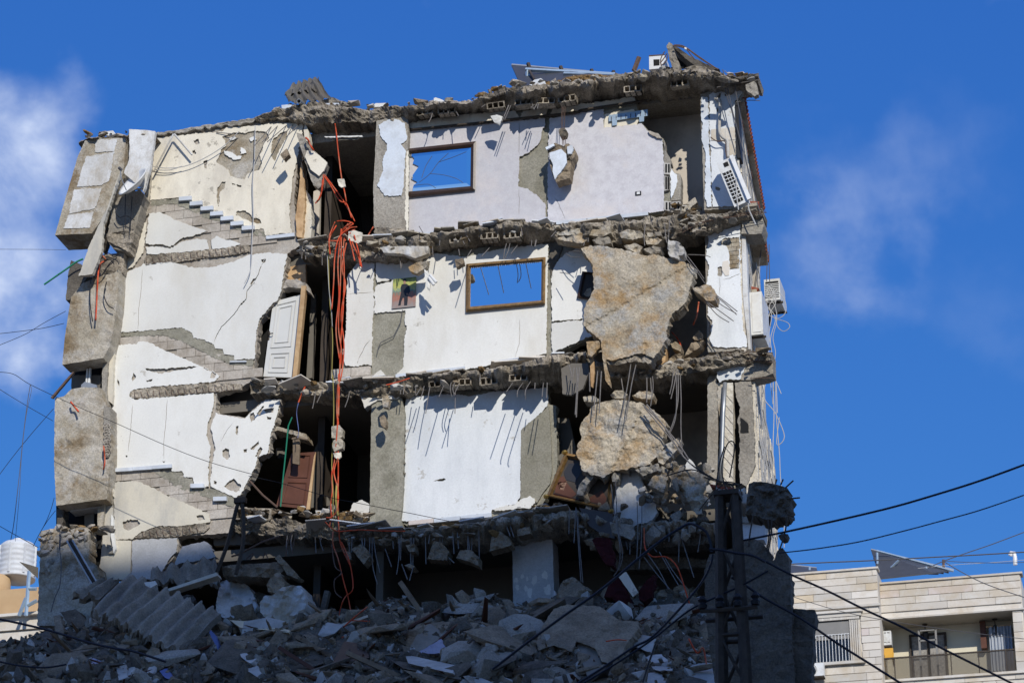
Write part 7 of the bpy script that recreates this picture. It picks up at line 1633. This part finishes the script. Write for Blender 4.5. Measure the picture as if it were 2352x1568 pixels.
MB().box((N(2010, 1200, YB+1).x, YB+1.0, N(2050, 1290, YB+1).z), (N(2055, 1200, YB+1).x, YB+1.3, zB0-.1)).build('post', 'brown_wood', nb)
rz = N(1700, 1342, YB).z
MB().box((X1b, YB+.0, rz-.03), (px0, YB+.06, rz+.03)).build('hand_rail', 'dark_steel', nb)
for x in (1335, 1480, 1780, 1998, 2212):
    xx = N(x, 1400, YB).x
    MB().box((xx-.025, YB+.01, zB1), (xx+.025, YB+.06, rz)).build('rail_post', 'dark_steel', nb)
sx = [X1b] + [N(x, 1400, YB).x for x in (1335, 1480, 1780, 1998, 2212)] + [px0]
for a, b in zip(sx, sx[1:]):
    MB().box((a+.03, YB+.03, zB1+.02), (b-.03, YB+.04, rz-.04)).build('rail_pane', 'tinted_glass', nb)
for x, y in ((1570, 1040), (2118, 1012)):
    l = thing('balcony_lantern', N(x, y+80, YB+1), ('left' if x < 2000 else 'right')+' of the two lanterns under the neighbour balcony ceiling', 'lantern')
    p = N(x, y, YB+1.0); p.z = zB0-.04
    MB().tube([p, p-Vector((0, 0, .32))], .022, 6).build('stem', 'dark_steel', l)
    MB().lathe([(.0, 0), (.05, -.03), (.14, -.10), (.05, -.12)], 8, Matrix.Translation(p-Vector((0, 0, .25)))).build('cap', 'dark_steel', l)
    MB().lathe([(.12, -.12), (.13, -.16), (.07, -.42), (0, -.50)], 6, Matrix.Translation(p-Vector((0, 0, .25)))).build('glass', 'dark_glass', l)
    MB().lathe([(.0, 0), (.12, -.02), (.1, -.05), (0, -.06)], 8, Matrix.Translation(p)).build('rose', 'dark_steel', l)
def far_ac(x0, y0, x1, y1, Y, label, fan):
    a, b = N(x0, y1, Y), N(x1, y0, Y)
    t = thing('outdoor_unit', a, label, 'air conditioner')
    MB().box((a.x, Y, a.z), (b.x, Y+.35, b.z)).build('casing', 'appliance_white', t)
    if fan:
        cc = Vector((a.x+(b.x-a.x)*.36, Y-.005, (a.z+b.z)/2)); r = (b.z-a.z)*.38
        MB().lathe([(0, 0), (r, 0), (r, .02), (0, .02)], 20, Matrix.Translation(cc) @ Matrix.Rotation(math.pi/2, 4, 'X')).build('fan_opening', 'dark_steel', t)
        for k in range(5):
            rr = r*(k+1)/5
            MB().lathe([(rr-.012, .02), (rr+.012, .02), (rr+.012, .04), (rr-.012, .04), (rr-.012, .02)], 18, Matrix.Translation(cc) @ Matrix.Rotation(math.pi/2, 4, 'X')).build('grille_ring', 'appliance_white', t)
    else:
        MB().box((a.x+.06, Y-.004, a.z+.1), (b.x-.06, Y, b.z-.06)).build('grille_back', 'dark_steel', t)
        for k in range(11):
            zz = a.z+.12+(b.z-a.z-.22)*k/11
            MB().box((a.x+.05, Y-.02, zz), (b.x-.05, Y-.003, zz+.03)).build('fin', 'appliance_white', t)
        MB().box(((a.x+b.x)/2-.015, Y-.025, a.z+.08), ((a.x+b.x)/2+.015, Y-.003, b.z-.05)).build('fin', 'appliance_white', t)
    MB().box((a.x, Y, a.z-.06), (b.x, Y+.4, a.z-.01)).box((a.x, Y+.3, a.z-.4), (a.x+.05, Y+.4, a.z)).build('bracket', 'dark_steel', t)
far_ac(1246, 1155, 1308, 1270, YB+.3, 'white outdoor unit in the corner of the neighbour balcony', False)
far_ac(640, 1405, 780, 1515, NY-.5, 'white outdoor unit with round fan under the neighbour window', True)
chr_ = thing('plastic_chair', N(1295, 1440, YB+.2), 'yellow plastic chair hung below the balcony air conditioner', 'chair')
a = N(1258, 1440, YB+.15)
k_ = (N(1340, 1440, YB+.15).x-a.x)
MB().box((a.x+.05*k_, YB+.15, a.z+.55), (a.x+.92*k_, YB+.22, a.z+.80)).build('seat', 'yellow_plastic', chr_)
MB().box((a.x+.1*k_, YB+.1, a.z+.36), (a.x+.85*k_, YB+.35, a.z+.54)).build('backrest', 'yellow_plastic', chr_)
for u in (.0, .9):
    MB().tube([(a.x+u*k_, YB+.15, a.z+.58), (a.x+(u-.04)*k_, YB+.12, a.z+.34), (a.x+(u+.03)*k_, YB+.12, a.z)], .035, 6).build('leg', 'yellow_plastic', chr_)
# solar panels and pipe on the neighbour roof
def solar(label, pts, Ys, legs):
    t = thing('tilted_solar_array', N(*pts[2], Ys[2]), label, 'solar panel')
    q = [N(*p, y) for p, y in zip(pts, Ys)]
    mk('panel', q+[p-Vector((0, 0, .06)) for p in q], [(0, 1, 2, 3), (7, 6, 5, 4), (0, 4, 5, 1), (1, 5, 6, 2), (2, 6, 7, 3), (3, 7, 4, 0)], 'solar_back', t)
    for u in (.25, .5, .75):
        MB().tube([q[0]*(1-u)+q[3]*u-Vector((0, 0, .09)), q[1]*(1-u)+q[2]*u-Vector((0, 0, .09))], .04, 4).build('rail', 'dark_steel', t)
    MB().tube([q[0], q[1]], .04, 4).build('edge_rail', 'steel', t)
    for (p, r) in legs:
        MB().tube([N(*p), N(*r)], .05, 4).build('leg', 'galvanised', t)
solar('large tilted solar panel array on the neighbour roof', [(1153, 520), (1800, 680), (1640, 700), (1225, 745)], (NY+4.5, NY+4.5, NY+1.5, NY+1.5), [((1200, 545, NY+3), (1205, 735, NY+3)), ((1370, 605, NY+2.5), (1235, 735, NY+2.5)), ((1585, 655, NY+2.5), (1585, 705, NY+2.5)), ((1195, 530, NY+3.5), (1800, 690, NY+3.5))])
solar('small solar panel at the neighbour roof edge beside the ruin', [(515, 640), (725, 665), (735, 690), (515, 715)], (NY+4, NY+4, NY+2, NY+2), [((670, 660, NY+2.5), (670, 695, NY+2.5))])
MB().tube([N(*p, YB+1) for p in [(2283, 640), (2281, 580), (2272, 548), (2252, 545), (2243, 568)]], .09, 8).build('vent_pipe', 'white_plastic', None, label='white hooked vent pipe on the neighbour roof', cat='pipe')
MB().tube([N(1720, 600, YB+3), N(1722, 680, YB+3)], .06, 6).build('roof_post', 'rusty_steel', None, label='short dark post carrying wires on the neighbour roof', cat='post')

# ------------------------------------------------------------------ water tank and roofs far behind on the left
TY = 34.0
def T(x, y, Y=TY): return U(*c(cJ, x, y), Y)
lb = thing('tan_roof_building', (T(100, 900).x, TY+3, 0), 'pale building with a tan roof room, behind the left end', 'building')
a, b = T(-200, 1040), T(285, 1040)
MB().box((a.x, TY+.5, 0), (b.x+1.5, TY+8, a.z)).build('wall', 'cladding_stone_1', lb)
MB().box((a.x, TY+.3, a.z), (b.x+1.6, TY+8, a.z+.1)).build('coping', 'cladding_stone_2', lb)
h_ = T(100, 830, TY+1.5).z
MB().box((a.x, TY+1.5, a.z+.1), (b.x+1.4, TY+7, h_)).build('roof_room', 'tan_tank', lb)
for i in range(3):
    z = a.z-.5*(i+1)
    MB().box((a.x, TY+.44, z), (b.x+1.5, TY+.5, z+.03)).build('course_joint', 'dark_concrete', lb)
tk = thing('water_tank', T(130, 760), 'large white ribbed plastic water tank on the far roof', 'water tank')
r_ = (T(275, 600, TY+3).x-T(0, 600, TY+3).x)/2; cx = (T(275, 600, TY+3).x+T(0, 600, TY+3).x)/2
z0_, z1_ = T(130, 760, TY+3).z, T(130, 470, TY+3).z
prof = [(0, z0_)]
for i in range(25):
    t = i/24
    prof.append((r_*(1+.018*math.sin(t*2*math.pi*6)), z0_+(z1_-z0_)*t*.82))
prof += [(r_*.97, z0_+(z1_-z0_)*.88), (r_*.80, z0_+(z1_-z0_)*.96), (r_*.3, z1_), (r_*.28, z1_+.06), (0, z1_+.06)]
MB().lathe(prof, 32, Matrix.Translation((cx, TY+3, 0))).build('shell', 'tank_white', tk, smooth=True)
for k in range(8):
    q = k*math.pi/4
    MB().tube([(cx+r_*1.0*math.cos(q), TY+3+r_*1.0*math.sin(q), z0_+.1), (cx+r_*1.0*math.cos(q), TY+3+r_*1.0*math.sin(q), z0_+(z1_-z0_)*.85)], .05, 6).build('rib', 'tank_white', tk)
MB().lathe([(r_*.25, z1_), (r_*.3, z1_), (r_*.3, z1_+.12), (0, z1_+.16)], 18, Matrix.Translation((cx, TY+3, 0))).build('lid', 'tank_white', tk)
tk2 = thing('water_tank', T(80, 835), 'rust-streaked brown tank under the white water tank', 'water tank')
MB().lathe([(0, h_-.1), (r_*.85, h_-.1), (r_*.88, h_+.3), (r_*.86, z0_-.1), (r_*.7, z0_), (0, z0_)], 24, Matrix.Translation((cx-.6, TY+2.5, 0))).build('shell', 'tan_tank', tk2, smooth=True)
st_ = thing('steel_stand', T(230, 1040), 'pale blue steel stand beside the far water tank', 'stand')
for pts in ([(230, 690), (205, 1040)], [(205, 900), (150, 1040)], [(215, 960), (290, 920)], [(225, 830), (285, 830)]):
    MB().tube([T(*p) for p in pts], .07, 5).build('strut', 'galvanised', st_)
mk('tin_sheet', [T(150, 615, 20), T(300, 660, 20), T(300, 750, 20), T(150, 615, 20.6), T(300, 660, 20.6), T(300, 750, 20.6)], [(0, 1, 2), (5, 4, 3), (0, 3, 4, 1), (1, 4, 5, 2), (2, 5, 3, 0)], 'dark_concrete', None, label='pointed dark sheet jutting out left of the lowest panel', cat='sheet', fix=True)

# ------------------------------------------------------------------ standing broken walls in the shade on the right
WY = -7.0
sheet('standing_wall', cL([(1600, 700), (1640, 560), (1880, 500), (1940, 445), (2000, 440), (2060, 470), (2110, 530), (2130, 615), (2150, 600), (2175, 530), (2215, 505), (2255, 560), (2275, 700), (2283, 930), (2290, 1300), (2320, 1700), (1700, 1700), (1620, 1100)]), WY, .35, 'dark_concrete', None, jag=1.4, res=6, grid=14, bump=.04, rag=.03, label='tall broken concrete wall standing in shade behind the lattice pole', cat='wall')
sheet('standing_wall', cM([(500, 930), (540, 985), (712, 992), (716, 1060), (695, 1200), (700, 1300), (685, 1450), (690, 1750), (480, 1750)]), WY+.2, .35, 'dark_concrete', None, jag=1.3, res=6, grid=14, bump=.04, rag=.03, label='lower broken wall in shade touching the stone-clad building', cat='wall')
db = thing('hanging_block', U(1760, 1190, WY), 'dark square concrete block hung on wires against the sky', 'block')
sheet('block', cI([(1950, 850), (1990, 832), (2080, 838), (2140, 850), (2190, 862), (2250, 880), (2290, 960), (2270, 1040), (2250, 1110), (2180, 1110), (2150, 1140), (2080, 1130), (2000, 1100), (1925, 1085), (1935, 960)]), WY, .45, 'dark_concrete', db, jag=1.0, res=5, grid=6, bump=.1, rag=.04)
for a in ([(2160, 850), (2170, 815)], [(2200, 860), (2220, 815)], [(2240, 880), (2300, 825)], [(2250, 970), (2352, 960)], [(2250, 1090), (2300, 1110), (2305, 1140)], [(2100, 1130), (2110, 1250), (2090, 1380)], [(1985, 1100), (1960, 1240), (1950, 1340)], [(2250, 1110), (2240, 1200), (2215, 1300), (2190, 1370)], [(2130, 1140), (2125, 1250), (2100, 1400)]):
    bar([(*p, WY-.05) for p in cI(a)], .014, 'dark_steel', db)
sheet('loose_lump', cI([(2180, 1255), (2210, 1240), (2258, 1245), (2245, 1280), (2215, 1290)]), WY, .2, 'dark_concrete', db, jag=.8, grid=4, bump=.03)
sheet('wall_top_piece', cI([(1885, 1150), (1920, 1110), (2060, 1115), (2090, 1150), (2070, 1290), (1900, 1285)]), -.3, .3, 'pale_plaster', B, jag=1)
sheet('wall_top_piece', cI([(1900, 1105), (2090, 1130), (2110, 1160), (1890, 1155)]), -.36, .4, 'concrete', B, jag=1.5)
# bent bars at the top right behind the pole
strands('bent_bars', cI, [[(1300, 790), (1500, 740), (1650, 800), (1800, 860), (1900, 850)], [(1500, 700), (1620, 780), (1750, 840), (1890, 860)], [(1790, 950), (1740, 760), (1760, 600), (1800, 520), (1840, 560), (1800, 800)], [(1680, 960), (1720, 700), (1760, 560)], [(1600, 800), (1700, 830), (1850, 850), (1900, 940)], [(1560, 1060), (1640, 960), (1760, 840)]], .013, 'dark_steel', 'bent dark bars above the head of the lattice pole', 'bars', -2.5)
for pts, m, lab in (([(1640, 850), (1780, 875), (1830, 880), (1850, 950), (1780, 900), (1650, 870)], 'roof_tile', 'red-brown plank above the head of the lattice pole'), ([(1870, 895), (1920, 880), (1900, 910), (1875, 915)], 'white_plaster', 'small white scrap beside the dark hanging block'), ([(1700, 870), (1780, 880), (1800, 940), (1720, 950), (1690, 910)], 'rubble_white', 'pale rubble lump right behind the pole head'), ([(1900, 930), (1935, 925), (1940, 1000), (1905, 1010), (1880, 970)], 'rubble_white', 'pale rubble lump left of the dark hanging block')):
    sheet('loose_piece', cI(pts), -1.6, .2, m, None, jag=1, grid=5, bump=.04, label=lab, cat='scrap')

# ------------------------------------------------------------------ lattice pole in the foreground
PY = -18.0
lp = thing('lattice_pole', (U(1672, 1568, PY).x, PY, 0), 'dark steel lattice pole carrying cables in the foreground', 'pole')
top = U(1672, 1140, PY)
def PP(u, z, k):
    """corner k of the pole at height z"""
    w = .10 + .024*(top.z-z)
    return Vector((top.x+(w if k in (1, 2) else -w)*.95, PY+(w if k in (2, 3) else -w), z))
for k in range(4):
    a, b = PP(0, 0, k), PP(0, top.z, k)
    M = (b-a)
    MB().tube([a, b], .055, 4).build('leg', 'dark_steel', lp)
zz = top.z
fl = 0
while zz > 4.0:
    st = .62
    for k in range(4):
        a, b = (PP(0, zz, k), PP(0, zz-st, (k+1) % 4)) if fl % 2 else (PP(0, zz, (k+1) % 4), PP(0, zz-st, k))
        MB().tube([a, b], .022, 4).build('lacing', 'dark_steel', lp)
    if fl % 3 == 0:
        for k in range(4):
            MB().tube([PP(0, zz, k), PP(0, zz, (k+1) % 4)], .028, 4).build('batten', 'dark_steel', lp)
    zz -= st; fl += 1
for z in (top.z-1.55, top.z-4.0):
    for dx in (-1, 1):
        MB().tube([(top.x-.36, PY-.2*dx, z), (top.x+.36, PY-.2*dx, z)], .03, 5).build('cross_arm', 'dark_steel', lp)
    for q in range(4):
        MB().lathe([(0, 0), (.05, 0), (.06, .05), (.035, .08), (.06, .11), (.03, .16), (0, .16)], 9, Matrix.Translation((top.x-.33+q*.22, PY-.2, z+.03))).build('insulator', 'black_rubber', lp)
MB().box((top.x-.16, PY-.16, top.z-.02), (top.x+.16, PY+.16, top.z+.04)).build('cap', 'dark_steel', lp)

# ------------------------------------------------------------------ overhead cables
def wire(cf, pts, Y, r, m, label, n=6):
    Ys = Y if isinstance(Y, (list, tuple)) else [Y]*len(pts)
    P = [tuple(U(*p, y)) for p, y in zip(cf(pts), Ys)]
    r = r*.45 if m == CB else r*.5
    MB().tube(spline(P, n), r, 5).build('overhead_cable', m, None, label=label, cat='cable')
D_ = lambda pts: pts
CB = 'cable_blue_black'
wire(cL, [(-60, 1460), (200, 1260), (500, 1040), (800, 830), (1100, 580), (1280, 440), (1420, 350), (1490, 320), (1560, 345), (1620, 390), (1650, 470), (1660, 540)], PY-.2, .040, CB, 'thick black cable climbing from the heap to the pole head')
wire(cL, [(560, 1600), (800, 1450), (1040, 1290), (1200, 1200), (1440, 950), (1580, 780), (1650, 640), (1665, 560)], PY-.3, .036, CB, 'black cable sweeping up beside the white shards to the pole')
wire(cL, [(600, 1600), (900, 1420), (1200, 1220), (1480, 1000), (1700, 890), (1900, 800), (2100, 690)], PY-.1, .030, CB, 'black cable crossing low behind the lattice pole')
wire(cL, [(1640, 520), (1720, 525), (1850, 550), (1980, 570), (2080, 620)], PY-.3, .040, CB, 'short sagging black cable right of the pole head')
wire(cL, [(1120, 1560), (1170, 1400), (1220, 1260)], PY-.3, .030, CB, 'short black cable rising over the middle white shard')
wire(cM, [(60, 740), (180, 810), (330, 910), (600, 1060), (880, 1250), (1150, 1420), (1420, 1590)], PY+.2, .036, CB, 'lower thick cable running down in front of the stone-clad building')
wire(cM, [(300, 600), (520, 715), (800, 840), (1100, 990), (1400, 1130), (1700, 1290), (2000, 1440), (2400, 1640)], PY+.3, .034, CB, 'upper thick cable running down across the neighbour balcony')
wire(cM, [(100, 460), (470, 385), (900, 290), (1300, 195), (1600, 110), (2000, -15), (2400, -160)], PY+.2, .032, CB, 'thickest cable rising to the right across the blue sky')
wire(cM, [(430, 548), (700, 518), (1050, 462), (1400, 378), (1700, 298), (2000, 215), (2352, 95)], PY+.4, .018, CB, 'second wavy cable rising to the right across the blue sky')
wire(cM, [(400, 640), (800, 622), (1200, 605), (1600, 583), (2000, 562), (2400, 538)], 20.0, .035, 'grey_cable', 'thin level cable above the neighbour roof')
wire(cM, [(1600, 665), (1720, 612), (1900, 548), (2100, 480), (2352, 385)], 30.0, .03, 'grey_cable', 'thin cable rising from the neighbour roof post')
wire(cM, [(1722, 612), (1850, 690), (2050, 790), (2352, 895)], 40.0, .035, 'grey_cable', 'dark wire falling from the neighbour roof post across the parapet')
wire(cM, [(1722, 610), (1950, 622), (2200, 625), (2400, 618)], 45.0, .025, 'grey_cable', 'faint wire level with the vent pipe')
wire(cM, [(1520, 668), (1800, 640), (2100, 622), (2400, 598)], 50.0, .02, 'white_cable', 'pale wire low over the neighbour roof')
wire(cM, [(510, 880), (900, 1000), (1300, 1080), (1700, 1140), (2000, 1180), (2352, 1220)], 10.0, .016, 'grey_cable', 'faint thin wire crossing the neighbour balcony')
wire(cG, [(-40, -25), (100, -10), (240, 75), (560, 225), (900, 372), (1300, 550), (1640, 680), (1985, 778)], -1.6, .013, 'black_rubber', 'thin cable sagging across the lower stair wall')
wire(cH, [(-10, 790), (240, 845), (640, 960), (800, 992), (940, 1020), (1300, 1090), (1600, 1150), (1800, 1175)], -1.5, .013, 'black_rubber', 'thin cable sagging across the lower pale wall')
wire(cD, [(-200, 655), (0, 632), (150, 610), (305, 575)], -1.0, .013, 'black_rubber', 'upper of two thin cables left of the middle panel')
wire(cD, [(-200, 745), (0, 660), (150, 570), (320, 478)], -1.2, .012, 'black_rubber', 'rising thin cable left of the middle panel')
wire(cA, [(-200, 1170), (0, 1171), (150, 1172), (320, 1175)], -1.0, .009, 'grey_cable', 'faint level cable left of the upper panel')
wire(cG, [(-60, 60), (0, 112), (200, 235), (415, 358)], -1.2, .012, 'black_rubber', 'thin cable falling to the lower outer panel')
wire(cG, [(-20, 800), (100, 640), (250, 455), (420, 262)], -1.2, .013, 'black_rubber', 'thin cable rising to the top of the lower outer panel')
wire(cG, [(238, 75), (215, 220), (180, 500), (150, 800), (110, 1150), (85, 1290)], -1.4, .016, 'grey_cable', 'loose grey cable hanging down over the sky at the left')
wire(cG, [(240, 80), (245, 130), (205, 320), (170, 620), (155, 900), (120, 1300)], -1.4, .010, 'grey_cable', 'second loose strand beside the hanging grey cable')
wire(cG, [(425, 960), (400, 1050), (360, 1150), (300, 1260), (260, 1340)], -1.0, .013, 'black_rubber', 'cable slanting down from the lower outer panel')
wire(cG, [(435, 1060), (380, 1130), (330, 1205)], -1.0, .012, 'black_rubber', 'short cable below the lower outer panel')
wire(cG, [(-40, 1160), (100, 1240), (300, 1350)], -1.2, .013, 'black_rubber', 'thin cable above the white water tank')
wire(cJ, [(-60, 1055), (200, 1110), (420, 1165), (700, 1250), (900, 1295), (1050, 1320), (1300, 1400)], -12.0, .045, CB, 'thick dark cable sagging across the shaded rubble')
wire(cJ, [(-40, 1390), (150, 1430), (350, 1445), (520, 1420)], -12.0, .035, CB, 'dark cable low at the left foot of the heap')
# bent steel posts in front of the lower left storey
for pts, lab in (([(1870, 985), (1840, 1100), (1780, 1330), (1700, 1540)], 'left leg of the bent dark steel trestle before the lower storey'), ([(1895, 980), (1908, 1120), (1905, 1320), (1850, 1560)], 'right leg of the bent dark steel trestle before the lower storey')):
    MB().tube([U(*p, -1.2) for p in spline(cG(pts), 4)], .045, 4).build('bent_post', 'dark_steel', None, label=lab, cat='post')
MB().box(tuple(U(*c(cG, 1885, 985), -1.2)-Vector((.12, .06, .05))), tuple(U(*c(cG, 1885, 985), -1.2)+Vector((.12, .06, .06)))).build('trestle_head', 'dark_steel', None, label='small steel head joining the bent trestle legs', cat='bracket')
cn = thing('steel_channel', U(*c(cJ, 750, 790), -1.4), 'grey steel channel leaning in front of the lowest panel', 'channel')
pa, pb = U(*c(cJ, 545, 450), -1.2), U(*c(cJ, 745, 795), -1.2)
for dx in (-.06, .06):
    MB().tube([pa+Vector((dx, 0, 0)), pb+Vector((dx, 0, 0))], .022, 4).build('flange', 'steel', cn)
MB().tube([pa+Vector((0, .03, 0)), pb+Vector((0, .03, 0))], .05, 4).build('web', 'dark_steel', cn)
strands('drain_cables', cJ, [[(480, 380), (470, 520), (480, 640), (470, 800), (430, 900), (400, 1010)], [(460, 380), (520, 385)], [(470, 370), (465, 520)]], .010, 'grey_cable', 'thin cables hanging in front of the lowest panel', 'cables', -.8)
MB().tube([U(*p, -1.0) for p in spline(cG([(1815, 1420), (1900, 1390), (2050, 1310), (2200, 1260)]), 4)], .02, 5).build('iron_bar', 'rusty_steel', None, label='long rusty bar rising in the lower left cavity', cat='bar')
for i, pts in enumerate(([(1960, 1450), (1985, 1390), (1930, 1440)], [(2060, 1440), (2080, 1390), (2100, 1440)], [(2240, 1420), (2260, 1300), (2290, 1230)], [(2290, 1400), (2300, 1320), (2330, 1240)])):
    bar([(*p, -.7) for p in cG(pts)], .012, 'rusty_steel', f1)
piece('slab', cG([(1390, 1420), (1430, 1340), (1600, 1300), (1640, 1320), (1690, 1420), (1600, 1450), (1420, 1470), (1360, 1500)]), -.25, .15, 'grey_render', 'grey plastered piece standing in the lower left cavity', 'slab', bump=.02)
piece('slab', cJ([(1740, 650), (1830, 640), (2180, 620), (2240, 680), (2120, 740), (1900, 730), (1750, 730)]), -.9, .5, 'rubble_b', 'tan rubble shelf catching sun left of the cavity', 'slab', bump=.1)
# hollow block lying on the lowest slab
hbk = bpy.data.objects.new('hollow_block', HB); place(hbk, U(*c(cG, 1990, 1100), -.15), None); hbk.scale = (2.0, 1.2, 1.5); hbk.rotation_euler = (0, .08, .1)
props(hbk, 'hollow concrete block lying on the lowest slab', 'block')
for i in range(2):
    (x, y), = cG([(1940+i*130, 1085)])
